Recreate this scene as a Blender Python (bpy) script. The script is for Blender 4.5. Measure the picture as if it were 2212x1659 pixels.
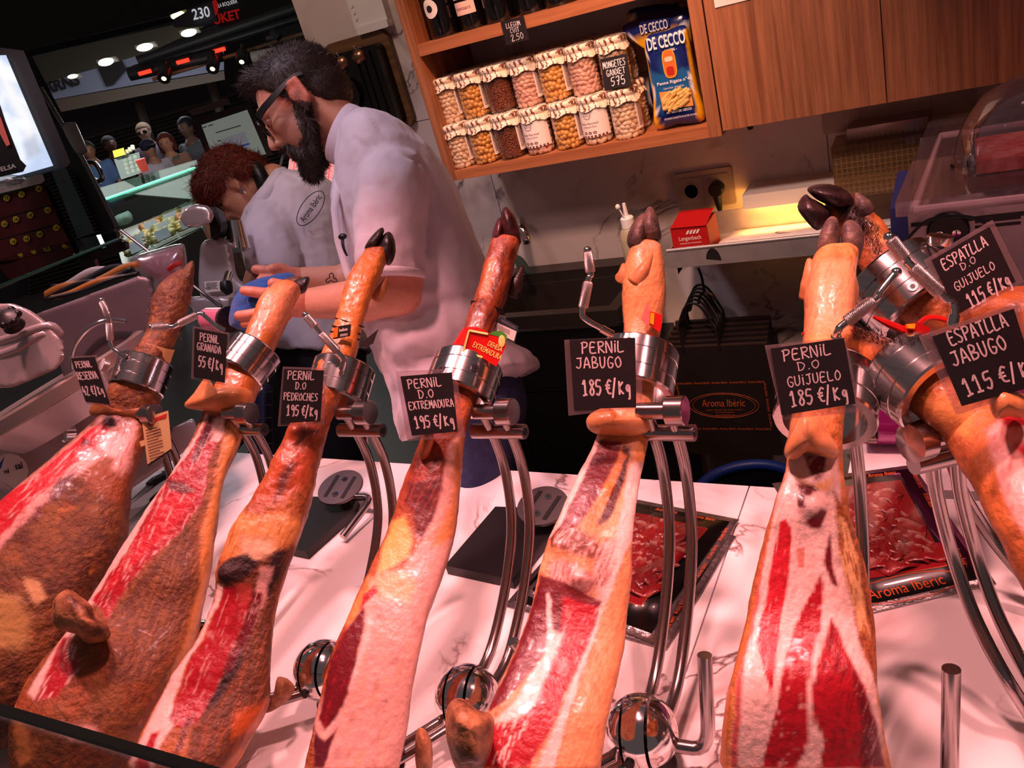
import bpy, bmesh, math, random
import numpy as np
from mathutils import Vector, Matrix

for _o in list(bpy.data.objects): bpy.data.objects.remove(_o, do_unlink=True)
SC = bpy.context.scene
COL = SC.collection
random.seed(7); RNG = np.random.default_rng(7)

# ---------------------------------------------------------------- camera
FPX, CZ = 1800.0, 1.60            # focal length in pixels of the 2212 px wide frame, eye height
TOP = 0.885                       # height of the marble counter
_p, _r, _y = [math.radians(v) for v in (24.9, 16.6, 32.8)]
_h = np.array([-math.sin(_y), math.cos(_y), 0.]); _R0 = np.array([math.cos(_y), math.sin(_y), 0.])
CF = _h*math.cos(_p)+np.array([0, 0, -math.sin(_p)]); _U0 = np.cross(_R0, CF)
CX = _R0*math.cos(_r)-_U0*math.sin(_r); CY = _R0*math.sin(_r)+_U0*math.cos(_r)
CC = np.array([0, 0, CZ])
cam = bpy.data.cameras.new('camera'); cam.sensor_fit = 'HORIZONTAL'; cam.sensor_width = 36.0
cam.lens = FPX/2212*36.0; cam.clip_start = 0.02; cam.clip_end = 60
cam_o = bpy.data.objects.new('camera', cam); COL.objects.link(cam_o)
_m = Matrix.Identity(4)
for i in range(3):
    _m[i][0] = CX[i]; _m[i][1] = CY[i]; _m[i][2] = -CF[i]; _m[i][3] = CC[i]
cam_o.matrix_world = _m; SC.camera = cam_o

# ---------------------------------------------------------------- world, exposure, large lights
SC.view_settings.view_transform = 'Standard'; SC.view_settings.look = 'None'
SC.view_settings.gamma = 1.0; SC.view_settings.use_curve_mapping = False
SC.view_settings.exposure = 0.0
W = bpy.data.worlds.new('market_dark'); SC.world = W; W.use_nodes = True
W.node_tree.nodes['Background'].inputs[0].default_value = (0.62, 0.45, 0.46, 1)
W.node_tree.nodes['Background'].inputs[1].default_value = 0.14

def spot(name, loc, tgt, col, watt, ang=90, blend=.6, rad=.05):
    l = bpy.data.lights.new(name, 'SPOT'); l.color = col; l.energy = watt; l.spot_size = math.radians(ang)
    l.spot_blend = blend; l.shadow_soft_size = rad
    o = bpy.data.objects.new(name, l); COL.objects.link(o); o.location = loc
    o.rotation_euler = (Vector(tgt)-Vector(loc)).to_track_quat('-Z', 'Y').to_euler(); return o
def area(name, loc, tgt, col, watt, sx, sy):
    l = bpy.data.lights.new(name, 'AREA'); l.color = col; l.energy = watt; l.shape = 'RECTANGLE'; l.size = sx; l.size_y = sy
    o = bpy.data.objects.new(name, l); COL.objects.link(o); o.location = loc
    o.rotation_euler = (Vector(tgt)-Vector(loc)).to_track_quat('-Z', 'Y').to_euler(); return o
PINK = (1.0, .385, .38)
for _x, _t, _w, _yy in ((-1.30, -1.20, 48, .74), (-.78, -.78, 56, .74), (-.34, -.36, 54, .74), (-.18, -.04, 54, .52), (.42, .2, 46, .74)):
    spot('counter_spot', (_x, _yy, 2.3), (_t, .50, .9), PINK, _w, 58, .4)
spot('shelf_spot', (-.55, 1.25, 2.3), (-.84, 1.9, 1.27), (1, .46, .27), 60, 52, .6, .05)
spot('tile_spot', (-.40, .80, 2.2), (-.62, 2.05, .95), (1, .58, .47), 66, 50, .8, .06)
spot('aisle_fill', (-.85, .35, 2.35), (-1.03, 1.25, 1.38), (1., .60, .60), 17, 38, .7, .10)  # added frontal fill standing in for pink bounce off the counter
spot('side_fill', (.35, 1.15, 2.3), (.12, 1.5, 1.1), (1., .48, .48), 22, 42, .7, .05)  # fill added to brighten the vacuum packer and its lid
spot('wall_spot', (-1.35, 1.25, 2.4), (-1.45, 2.05, 1.5), (1, .68, .50), 15, 60, .8, .06)
spot('aisle_fill', (-1.25, .95, 2.5), (-1.15, 1.35, 1.2), (.82, .68, .88), 28, 75, .8, .12)
spot('aisle_fill', (-2.3, 1.2, 2.5), (-2.0, 1.3, 1.2), (.9, .60, .66), 14, 85, .8, .12)

# ---------------------------------------------------------------- pixel -> place
def ray(px, py): return CF+(px-1106)/FPX*CX-(py-829.5)/FPX*CY
def pd(px, py, d): return CC+ray(px, py)*d
def pX(px, py, x): r = ray(px, py); return CC+r*(x/r[0])
def pY(px, py, y): r = ray(px, py); return CC+r*(y/r[1])
def pZ(px, py, z): r = ray(px, py); return CC+r*((z-CZ)/r[2])
def depth(P): return float((np.asarray(P)-CC) @ CF)
def proj(P):
    d = np.asarray(P)-CC; z = d @ CF
    return np.stack([1106+FPX*(d @ CX)/z, 829.5-FPX*(d @ CY)/z], -1)

# ---------------------------------------------------------------- colours, noise
def lin(c):
    c = np.asarray(c, float)/255.
    return np.where(c <= .04045, c/12.92, ((c+.055)/1.055)**2.4)
def L4(c): return tuple(lin(c))+(1.0,)
_perm = RNG.permutation(4096); _grad = RNG.normal(size=(4096, 3)); _grad /= np.linalg.norm(_grad, axis=1)[:, None]
def gnoise(p):
    p = np.asarray(p, float); i = np.floor(p).astype(int); f = p-i; u = f*f*f*(f*(f*6-15)+10)
    out = np.zeros(len(p))
    for dx in (0, 1):
        for dy in (0, 1):
            for dz in (0, 1):
                h = _perm[(_perm[(_perm[(i[:, 0]+dx) % 4096]+i[:, 1]+dy) % 4096]+i[:, 2]+dz) % 4096]
                g = _grad[h]; d = f-np.array([dx, dy, dz])
                w = (u[:, 0] if dx else 1-u[:, 0])*(u[:, 1] if dy else 1-u[:, 1])*(u[:, 2] if dz else 1-u[:, 2])
                out += w*(g*d).sum(1)
    return out*1.6
def fbm(p, sc, oct=4, seed=0.):
    p = np.asarray(p, float)*sc+seed; a, s = 1.0, 0.
    for k in range(oct): s = s+a*gnoise(p); p = p*2.03+11.3; a *= .5
    return s/1.6
def sstep(a, b, x): t = np.clip((x-a)/(b-a), 0, 1); return t*t*(3-2*t)

# ---------------------------------------------------------------- materials
MATS = {}
class NT:
    def __init__(s, name):
        s.m = bpy.data.materials.new(name); s.m.use_nodes = True; s.t = s.m.node_tree; s.b = s.t.nodes['Principled BSDF']
    def n(s, typ, **k):
        x = s.t.nodes.new(typ)
        for a, v in k.items():
            if a.startswith('i_'):
                key = a[2:]; key = int(key) if key.isdigit() else key.replace('_', ' ')
                x.inputs[key].default_value = v
            else: setattr(x, a, v)
        return x
    def l(s, a, b): s.t.links.new(a, b)
def mat(name, c, rough=.5, metal=0., var=None, vs=20., bump=0., bs=80., coat=0., trans=0., emit=0., ec=None, stretch=None, alpha=1., ior=1.45, spec=None, sheen=0.):
    if name in MATS: return MATS[name]
    k = NT(name); b = k.b
    b.inputs['Base Color'].default_value = L4(c); b.inputs['Roughness'].default_value = rough; b.inputs['Metallic'].default_value = metal
    b.inputs['Coat Weight'].default_value = coat; b.inputs['Transmission Weight'].default_value = trans; b.inputs['IOR'].default_value = ior
    b.inputs['Alpha'].default_value = alpha; b.inputs['Sheen Weight'].default_value = sheen
    if spec is not None: b.inputs['Specular IOR Level'].default_value = spec
    if emit: b.inputs['Emission Color'].default_value = L4(ec or c); b.inputs['Emission Strength'].default_value = emit
    if var is not None or bump:
        tc = k.n('ShaderNodeTexCoord'); mp = k.n('ShaderNodeMapping'); k.l(tc.outputs['Object'], mp.inputs[0])
        mp.inputs['Scale'].default_value = stretch or (1, 1, 1)
    if var is not None:
        nz = k.n('ShaderNodeTexNoise', i_Scale=vs, i_Detail=5., i_Roughness=.6); k.l(mp.outputs[0], nz.inputs['Vector'])
        rp = k.n('ShaderNodeValToRGB'); rp.color_ramp.elements[0].position = .35; rp.color_ramp.elements[1].position = .65
        rp.color_ramp.elements[0].color = L4(c); rp.color_ramp.elements[1].color = L4(var)
        k.l(nz.outputs['Fac'], rp.inputs[0]); k.l(rp.outputs[0], b.inputs['Base Color'])
    if bump:
        n2 = k.n('ShaderNodeTexNoise', i_Scale=bs, i_Detail=4.); k.l(mp.outputs[0], n2.inputs['Vector'])
        bp = k.n('ShaderNodeBump', i_Strength=bump, i_Distance=.004); k.l(n2.outputs['Fac'], bp.inputs['Height']); k.l(bp.outputs[0], b.inputs['Normal'])
    MATS[name] = k.m; return k.m
def vmat(name, rough=.45, bump=.3, bs=120., grain=.18, gs=220., coat=0., spec=.5, sss=0., rvar=.0, gloss=False):
    """surface whose own colour is stored per vertex, with fine grain and relief on top"""
    if name in MATS: return MATS[name]
    k = NT(name); b = k.b; at = k.n('ShaderNodeAttribute', attribute_name='Col')
    tc = k.n('ShaderNodeTexCoord'); nz = k.n('ShaderNodeTexNoise', i_Scale=gs, i_Detail=4.); k.l(tc.outputs['Object'], nz.inputs['Vector'])
    mr = k.n('ShaderNodeMapRange', i_3=1-grain, i_4=1+grain); k.l(nz.outputs['Fac'], mr.inputs[0]); mr.inputs[1].default_value = .3; mr.inputs[2].default_value = .7
    mx = k.n('ShaderNodeMix', data_type='RGBA', blend_type='MULTIPLY'); mx.inputs[0].default_value = 1.
    k.l(at.outputs['Color'], mx.inputs[6]); k.l(mr.outputs[0], mx.inputs[7]); k.l(mx.outputs[2], b.inputs['Base Color'])
    b.inputs['Roughness'].default_value = rough; b.inputs['Coat Weight'].default_value = coat; b.inputs['Specular IOR Level'].default_value = spec
    b.inputs['Coat Roughness'].default_value = .15
    if gloss:
        mg = k.n('ShaderNodeMapRange', i_3=.68, i_4=rough); k.l(at.outputs['Alpha'], mg.inputs[0]); k.l(mg.outputs[0], b.inputs['Roughness'])
        mc = k.n('ShaderNodeMath', operation='MULTIPLY', i_1=coat); k.l(at.outputs['Alpha'], mc.inputs[0]); k.l(mc.outputs[0], b.inputs['Coat Weight'])
    if rvar:
        n3 = k.n('ShaderNodeTexNoise', i_Scale=45., i_Detail=3.); k.l(tc.outputs['Object'], n3.inputs['Vector'])
        m3 = k.n('ShaderNodeMapRange', i_3=max(.05, rough-rvar), i_4=rough+rvar); m3.inputs[1].default_value = .35; m3.inputs[2].default_value = .65
        k.l(n3.outputs['Fac'], m3.inputs[0]); k.l(m3.outputs[0], b.inputs['Roughness'])
    if sss:
        b.inputs['Subsurface Weight'].default_value = sss; b.inputs['Subsurface Radius'].default_value = (.01, .004, .002); b.inputs['Subsurface Scale'].default_value = 1.
    n2 = k.n('ShaderNodeTexNoise', i_Scale=bs, i_Detail=5.); k.l(tc.outputs['Object'], n2.inputs['Vector'])
    bp = k.n('ShaderNodeBump', i_Strength=bump, i_Distance=.004); k.l(n2.outputs['Fac'], bp.inputs['Height']); k.l(bp.outputs[0], b.inputs['Normal'])
    if gloss: ms = k.n('ShaderNodeMapRange', i_3=1., i_4=bump*.7); k.l(at.outputs['Alpha'], ms.inputs[0]); k.l(ms.outputs[0], bp.inputs['Strength'])
    MATS[name] = k.m; return k.m
def marble(name, base, vein, sc=2.2, rough=.25, width=.018, soft=(225, 214, 208)):
    if name in MATS: return MATS[name]
    k = NT(name); tc = k.n('ShaderNodeTexCoord')
    def ridge(scale, w, dist, det=6.):
        n = k.n('ShaderNodeTexNoise', i_Scale=scale, i_Detail=det, i_Roughness=.55, i_Distortion=dist); k.l(tc.outputs['Object'], n.inputs['Vector'])
        s = k.n('ShaderNodeMath', operation='SUBTRACT', i_1=.5); k.l(n.outputs['Fac'], s.inputs[0])
        a = k.n('ShaderNodeMath', operation='ABSOLUTE'); k.l(s.outputs[0], a.inputs[0])
        r = k.n('ShaderNodeMapRange', i_1=0., i_2=w, i_3=1., i_4=0.); k.l(a.outputs[0], r.inputs[0]); return r.outputs[0]
    mk = k.n('ShaderNodeTexNoise', i_Scale=sc*1.3, i_Detail=2.); k.l(tc.outputs['Object'], mk.inputs['Vector'])
    mm = k.n('ShaderNodeMapRange', i_1=.45, i_2=.60); k.l(mk.outputs['Fac'], mm.inputs[0])
    v1 = k.n('ShaderNodeMath', operation='MULTIPLY'); k.l(ridge(sc, width, .7), v1.inputs[0]); k.l(mm.outputs[0], v1.inputs[1])
    v2 = k.n('ShaderNodeMath', operation='MULTIPLY'); k.l(ridge(sc*.9, width*5, .8, 4.), v2.inputs[0]); k.l(mm.outputs[0], v2.inputs[1])
    m1 = k.n('ShaderNodeMix', data_type='RGBA'); m1.inputs[6].default_value = L4(base); m1.inputs[7].default_value = L4(soft); k.l(v2.outputs[0], m1.inputs[0])
    m2 = k.n('ShaderNodeMix', data_type='RGBA'); m2.inputs[7].default_value = L4(vein); k.l(m1.outputs[2], m2.inputs[6]); k.l(v1.outputs[0], m2.inputs[0])
    k.l(m2.outputs[2], k.b.inputs['Base Color']); k.b.inputs['Roughness'].default_value = rough
    MATS[name] = k.m; return k.m
def wood(name, c1, c2, axis=2, sc=1., rough=.5):
    if name in MATS: return MATS[name]
    k = NT(name); tc = k.n('ShaderNodeTexCoord'); mp = k.n('ShaderNodeMapping'); k.l(tc.outputs['Object'], mp.inputs[0])
    s = [60*sc, 60*sc, 60*sc]; s[axis] = 2.2*sc; mp.inputs['Scale'].default_value = s
    n = k.n('ShaderNodeTexNoise', i_Scale=1.4, i_Detail=7., i_Roughness=.65, i_Distortion=.25); k.l(mp.outputs[0], n.inputs['Vector'])
    rp = k.n('ShaderNodeValToRGB'); e = rp.color_ramp.elements; e[0].position = .36; e[1].position = .62; e[0].color = L4(c1); e[1].color = L4(c2)
    k.l(n.outputs['Fac'], rp.inputs[0]); k.l(rp.outputs[0], k.b.inputs['Base Color']); k.b.inputs['Roughness'].default_value = rough
    bp = k.n('ShaderNodeBump', i_Strength=.25, i_Distance=.002); k.l(n.outputs['Fac'], bp.inputs['Height']); k.l(bp.outputs[0], k.b.inputs['Normal'])
    MATS[name] = k.m; return k.m

# ---------------------------------------------------------------- mesh building
def V(p): return np.asarray(p, float)
def unit(v): v = V(v); return v/max(1e-9, np.linalg.norm(v))
def frame(d):
    d = unit(d); a = V((0, 0, 1)) if abs(d[2]) < .9 else V((1, 0, 0)); u = unit(np.cross(a, d)); return u, np.cross(d, u), d
class MB:
    def __init__(s): s.v = []; s.f = []; s.n = 0
    def add(s, vs, fs):
        vs = np.asarray(vs, float).reshape(-1, 3); s.v.append(vs); s.f += [tuple(i+s.n for i in f) for f in fs]; s.n += len(vs); return s
    def box(s, c, h, ax=None):
        c = V(c); A = np.eye(3) if ax is None else np.array([V(a) for a in ax])
        vs = [c+sx*h[0]*A[0]+sy*h[1]*A[1]+sz*h[2]*A[2] for sx in (-1, 1) for sy in (-1, 1) for sz in (-1, 1)]
        return s.add(vs, [(0, 1, 3, 2), (4, 6, 7, 5), (0, 4, 5, 1), (2, 3, 7, 6), (0, 2, 6, 4), (1, 5, 7, 3)])
    def bb(s, lo, hi): lo, hi = V(lo), V(hi); return s.box((lo+hi)/2, (hi-lo)/2)
    def rings(s, R, close=True, cap=True):
        m = len(R[0]); n = len(R); fs = []
        for i in range(n-1):
            for j in range(m if close else m-1):
                a, b = i*m+j, i*m+(j+1) % m; fs.append((a, b, b+m, a+m))
        if cap: fs.append(tuple(range(m))[::-1]); fs.append(tuple((n-1)*m+j for j in range(m)))
        return s.add(np.concatenate([np.asarray(r, float) for r in R]), fs)
    def cyl(s, a, b, r, r2=None, n=20, cap=True):
        a, b = V(a), V(b); u, w, d = frame(b-a); t = np.linspace(0, 2*math.pi, n, endpoint=False)
        c = np.outer(np.cos(t), u)+np.outer(np.sin(t), w); return s.rings([a+c*r, b+c*(r if r2 is None else r2)], cap=cap)
    def tube(s, pts, r, n=12, smooth=0, cap=True):
        pts = [V(p) for p in pts]
        if smooth: pts = crom(pts, smooth)
        rr = np.interp(np.linspace(0, 1, len(pts)), np.linspace(0, 1, len(r)), r) if hasattr(r, '__len__') else [r]*len(pts)
        t = np.linspace(0, 2*math.pi, n, endpoint=False); R = []; u = None
        for i, p in enumerate(pts):
            d = unit(pts[min(i+1, len(pts)-1)]-pts[max(i-1, 0)])
            if u is None: u, w, _ = frame(d)
            u = unit(u-d*(u @ d)); w = np.cross(d, u); R.append(p+(np.outer(np.cos(t), u)+np.outer(np.sin(t), w))*rr[i])
        return s.rings(R, cap=cap)
    def lathe(s, prof, o, ax=(0, 0, 1), n=32, cap=True):
        u, w, d = frame(ax); o = V(o); t = np.linspace(0, 2*math.pi, n, endpoint=False); c = np.outer(np.cos(t), u)+np.outer(np.sin(t), w)
        return s.rings([o+d*h+c*max(r, 1e-5) for r, h in prof], cap=cap)
    def ell(s, c, r, ax=None, n=20, m=12):
        A = np.eye(3) if ax is None else np.array([V(a) for a in ax]); R = []
        t = np.linspace(0, 2*math.pi, n, endpoint=False)
        for i in range(m+1):
            ph = -math.pi/2+math.pi*i/m; k = max(math.cos(ph), 1e-4)
            R.append(V(c)+np.outer(np.cos(t)*k*r[0], A[0])+np.outer(np.sin(t)*k*r[1], A[1])+math.sin(ph)*r[2]*A[2])
        return s.rings(R)
    def cap(s, a, b, ra, rb, n=16):
        a, b = V(a), V(b); u, w, d = frame(b-a); s_ = []
        for ph in np.linspace(-math.pi/2, 0, 6): s_.append((a+d*ra*math.sin(ph), max(ra*math.cos(ph), 1e-4)))
        for ph in np.linspace(0, math.pi/2, 6): s_.append((b+d*rb*math.sin(ph), max(rb*math.cos(ph), 1e-4)))
        t = np.linspace(0, 2*math.pi, n, endpoint=False); c = np.outer(np.cos(t), u)+np.outer(np.sin(t), w)
        return s.rings([p+c*r for p, r in s_])
    def prism(s, poly, ext):
        p = [V(q) for q in poly]; n = len(p); e = V(ext)
        return s.add(p+[q+e for q in p], [tuple(range(n))[::-1], tuple(range(n, 2*n))]+[(i, (i+1) % n, (i+1) % n+n, i+n) for i in range(n)])
    def quad(s, a, b, c, d): return s.add([a, b, c, d], [(0, 1, 2, 3)])
    def sheet(s, G, th=0.):
        G = np.asarray(G, float); a, b = G.shape[:2]; fs = [(i*b+j, i*b+j+1, (i+1)*b+j+1, (i+1)*b+j) for i in range(a-1) for j in range(b-1)]
        if not th: return s.add(G.reshape(-1, 3), fs)
        du = np.gradient(G, axis=0); dv = np.gradient(G, axis=1); N = np.cross(du, dv); N /= np.maximum(np.linalg.norm(N, axis=2, keepdims=True), 1e-9)
        q = a*b; v2 = np.concatenate([(G).reshape(-1, 3), (G-N*th).reshape(-1, 3)]); f2 = fs+[tuple(i+q for i in f[::-1]) for f in fs]
        bd = [j for j in range(b)]+[i*b+b-1 for i in range(1, a)]+[(a-1)*b+j for j in range(b-2, -1, -1)]+[i*b for i in range(a-2, 0, -1)]
        f2 += [(bd[i], bd[i]+q, bd[(i+1) % len(bd)]+q, bd[(i+1) % len(bd)]) for i in range(len(bd))]
        return s.add(v2, f2)
    def puff(s, poly, d, tf, tb=None, k=6, sub=3, tilt=(0, 0)):
        """solid rounded body with the given outline: centre plane at depth d, bulging tf towards and tb away from the viewer side"""
        tb = tf if tb is None else tb; P = np.array(poly, float); c = P.mean(0)
        if sub: P = np.array(crom2(P, sub))
        R = []
        def at(Q, off): return np.array([pd(x, y, d+off+tilt[0]*(x-c[0])+tilt[1]*(y-c[1])) for x, y in Q])
        for ph in np.linspace(-math.pi/2, math.pi/2, 2*k+1):
            kk = max(math.cos(ph), .02); R.append(at(c+(P-c)*kk, math.sin(ph)*(tf if ph < 0 else tb)))
        return s.rings(R)
    def arr(s): return np.concatenate(s.v) if s.v else np.zeros((0, 3))
    def build(s, name, m, parent=None, sharp=40, cols=None, warp=None):
        return mesh_obj(name, s.arr(), s.f, m, parent, sharp, cols, warp)
def crom(pts, k):
    P = [V(p) for p in pts]; out = []
    for i in range(len(P)-1):
        a, b, c, d = P[max(i-1, 0)], P[i], P[i+1], P[min(i+2, len(P)-1)]
        for j in range(k):
            t = j/k; out.append(.5*((2*b)+(c-a)*t+(2*a-5*b+4*c-d)*t*t+(-a+3*b-3*c+d)*t**3))
    out.append(P[-1]); return out
def crom2(P, k):
    n = len(P); out = []
    for i in range(n):
        a, b, c, d = P[(i-1) % n], P[i], P[(i+1) % n], P[(i+2) % n]
        for j in range(k):
            t = j/k; out.append(.5*((2*b)+(c-a)*t+(2*a-5*b+4*c-d)*t*t+(-a+3*b-3*c+d)*t**3))
    return out
ORG = {}
def mesh_obj(name, vs, fs, m, parent=None, sharp=40, cols=None, warp=None):
    vs = np.array(vs, float)
    if warp is not None: vs = warp(vs)
    if parent is None:
        lo, hi = vs.min(0), vs.max(0); o0 = V(((lo[0]+hi[0])/2, (lo[1]+hi[1])/2, lo[2]))
    else: o0 = ORG[parent.name]
    me = bpy.data.meshes.new(name); me.from_pydata((vs-o0).tolist(), [], fs)
    if cols is not None:
        a = me.color_attributes.new('Col', 'FLOAT_COLOR', 'POINT'); c = np.ones((len(vs), 4)); q_ = np.asarray(cols(vs) if callable(cols) else cols); c[:, :q_.shape[1]] = q_
        a.data.foreach_set('color', c.ravel())
    bm = bmesh.new(); bm.from_mesh(me); bmesh.ops.recalc_face_normals(bm, faces=bm.faces); bm.to_mesh(me); bm.free()
    me.polygons.foreach_set('use_smooth', [True]*len(me.polygons))
    if sharp < 180: me.set_sharp_from_angle(angle=math.radians(sharp))
    o = bpy.data.objects.new(name, me); COL.objects.link(o); me.materials.append(m)
    if parent is not None: o.parent = parent
    else: o.location = o0
    ORG[o.name] = o0; return o
def empty(name, loc, label=None, cat=None, group=None):
    o = bpy.data.objects.new(name, None); o.empty_display_size = .05; COL.objects.link(o); o.location = tuple(loc); ORG[o.name] = V(loc)
    return tag(o, label, cat, group)
def tag(o, label=None, cat=None, group=None, kind=None):
    if label: o['label'] = label
    if cat: o['category'] = cat
    if group: o['group'] = group
    if kind: o['kind'] = kind
    return o
def copy_tree(o, parent=None):
    c = o.copy(); COL.objects.link(c); c.parent = parent
    for ch in list(o.children): copy_tree(ch, c)
    return c
def remesh(mb, vox, sm=4, fac=.5):
    me = bpy.data.meshes.new('tmp'); me.from_pydata(mb.arr().tolist(), [], mb.f)
    bm = bmesh.new(); bm.from_mesh(me); bmesh.ops.recalc_face_normals(bm, faces=bm.faces); bm.to_mesh(me); bm.free()
    o = bpy.data.objects.new('tmp', me); COL.objects.link(o)
    r = o.modifiers.new('r', 'REMESH'); r.mode = 'VOXEL'; r.voxel_size = vox
    if sm: q = o.modifiers.new('s', 'SMOOTH'); q.iterations = sm; q.factor = fac
    bpy.context.view_layer.update(); ev = o.evaluated_get(bpy.context.evaluated_depsgraph_get()); e = ev.to_mesh()
    vs = np.empty(len(e.vertices)*3); e.vertices.foreach_get('co', vs); fs = [tuple(p.vertices) for p in e.polygons]; ev.to_mesh_clear()
    bpy.data.objects.remove(o, do_unlink=True); bpy.data.meshes.remove(me); return vs.reshape(-1, 3), fs
def vnormals(vs, fs):
    N = np.zeros_like(vs); F = np.array([f[:4] if len(f) >= 4 else (f[0], f[1], f[2], f[2]) for f in fs])
    n = np.cross(vs[F[:, 2]]-vs[F[:, 0]], vs[F[:, 3]]-vs[F[:, 1]])
    for k in range(4): np.add.at(N, F[:, k], n)
    return N/np.maximum(np.linalg.norm(N, axis=1, keepdims=True), 1e-12)

# ---------------------------------------------------------------- lettering
_T = {}
def textgeo(s, shear=0., bold=0.):
    k = (s, shear, bold)
    if k in _T: return _T[k]
    cu = bpy.data.curves.new('t', 'FONT'); cu.body = s; cu.shear = shear; cu.offset = bold; cu.resolution_u = 3
    o = bpy.data.objects.new('t', cu); COL.objects.link(o); bpy.context.view_layer.update()
    e = o.evaluated_get(bpy.context.evaluated_depsgraph_get()).to_mesh()
    vs = np.array([v.co[:] for v in e.vertices]).reshape(-1, 3); fs = [tuple(p.vertices) for p in e.polygons]
    bpy.data.objects.remove(o, do_unlink=True); bpy.data.curves.remove(cu); _T[k] = (vs, fs); return _T[k]
def text_into(mb, s, o, xd, yd, w=None, h=None, shear=0., bold=0., lift=None, centre=True):
    """flat letters: o = centre (or lower left), xd/yd = direction of writing and of up"""
    vs, fs = textgeo(s, shear, bold)
    if not len(vs): return
    lo, hi = vs.min(0), vs.max(0); sz = np.maximum(hi-lo, 1e-6); sx = w/sz[0] if w else h/sz[1]; sy = h/sz[1] if h else sx
    q = vs-((lo+hi)/2 if centre else lo); n = unit(np.cross(xd, yd))*(lift or 0)
    mb.add(V(o)+n+np.outer(q[:, 0]*sx, unit(xd))+np.outer(q[:, 1]*sy, unit(yd)), fs)
GL = {  # hand-drawn capitals on a 1 x 1.5 field
 'P': [[(.1, 0), (.12, 1.5)], [(.0, 1.35), (.4, 1.5), (.8, 1.3), (.7, .9), (.12, .75)]], 'E': [[(.8, 1.4), (.15, 1.45), (.1, .05), (.8, 0)], [(.1, .75), (.65, .8)]],
 'R': [[(.1, 0), (.12, 1.5)], [(0, 1.4), (.5, 1.5), (.8, 1.25), (.6, .9), (.12, .75), (.85, 0)]], 'N': [[(.1, 0), (.15, 1.5), (.75, 0), (.8, 1.5)]],
 'i': [[(.2, 0), (.22, 1.15)], [(.22, 1.45), (.25, 1.52)]], 'I': [[(.2, 0), (.2, 1.5)]], 'L': [[(.15, 1.5), (.1, .05), (.8, .1)]], 'S': [[(.8, 1.35), (.4, 1.5), (.1, 1.2), (.7, .5), (.5, .05), (.05, .1)]],
 'V': [[(.05, 1.5), (.4, 0), (.8, 1.5)]], 'A': [[(.02, 0), (.4, 1.5), (.8, 0)], [(.15, .5), (.68, .5)]], 'G': [[(.8, 1.3), (.4, 1.5), (.08, .9), (.2, .1), (.6, 0), (.8, .5), (.45, .65)]],
 'D': [[(.12, 0), (.12, 1.5)], [(0, 1.4), (.5, 1.4), (.85, .8), (.5, .05), (.05, 0)]], 'O': [[(.45, 1.45), (.1, 1.0), (.1, .4), (.4, 0), (.75, .4), (.75, 1.1), (.45, 1.45)]],
 'C': [[(.8, 1.3), (.4, 1.5), (.08, .9), (.2, .1), (.75, .1)]], 'H': [[(.1, 0), (.12, 1.5)], [(.75, 0), (.78, 1.5)], [(.1, .75), (.78, .8)]], 'X': [[(.05, 0), (.8, 1.5)], [(.05, 1.5), (.8, 0)]],
 'T': [[(0, 1.45), (.85, 1.5)], [(.42, 1.48), (.4, 0)]], 'M': [[(.05, 0), (.15, 1.5), (.45, .5), (.75, 1.5), (.85, 0)]], 'U': [[(.1, 1.5), (.12, .4), (.4, 0), (.72, .4), (.75, 1.5)]],
 'J': [[(.2, 1.4), (.8, 1.5)], [(.6, 1.5), (.6, .4), (.35, 0), (.05, .2)]], 'B': [[(.1, 0), (.12, 1.5), (.6, 1.4), (.6, .95), (.15, .8), (.75, .6), (.7, .1), (.1, 0)]],
 '1': [[(.05, 1.1), (.4, 1.5), (.4, 0)], [(.1, 0), (.65, .02)]], '2': [[(.05, 1.2), (.4, 1.5), (.7, 1.2), (.05, .02), (.8, .05)]], '4': [[(.25, 1.5), (.05, .6), (.75, .65)], [(.55, 1.0), (.5, 0)]],
 '5': [[(.75, 1.48), (.2, 1.45), (.12, .85), (.6, .85), (.7, .4), (.4, 0), (.05, .1)]], '7': [[(.05, 1.4), (.75, 1.5), (.35, 0)], [(.2, .75), (.7, .8)]], '8': [[(.7, 1.3), (.4, 1.5), (.15, 1.2), (.7, .4), (.4, 0), (.08, .35), (.7, 1.25)]],
 '9': [[(.7, 1.2), (.35, 1.5), (.08, 1.1), (.35, .8), (.7, 1.2), (.65, 0), (.45, 0)]], '0': [[(.4, 1.5), (.08, 1.0), (.1, .4), (.4, 0), (.7, .5), (.7, 1.1), (.4, 1.5)]], '.': [[(.2, .0), (.25, .06)]],
 '€': [[(.85, 1.3), (.5, 1.45), (.2, .9), (.3, .2), (.8, .1)], [(0, .9), (.6, .95)], [(0, .6), (.6, .62)]], '/': [[(.0, -.3), (.5, 1.6)]], 'K': [[(.1, 0), (.12, 1.3)], [(.6, 1.2), (.12, .6), (.65, 0)]],
 'g': [[(.6, .8), (.25, .9), (.1, .5), (.35, .25), (.6, .8), (.6, -.4), (.4, -.5)]], '-': [[(.1, .7), (.6, .7)]]}
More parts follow.
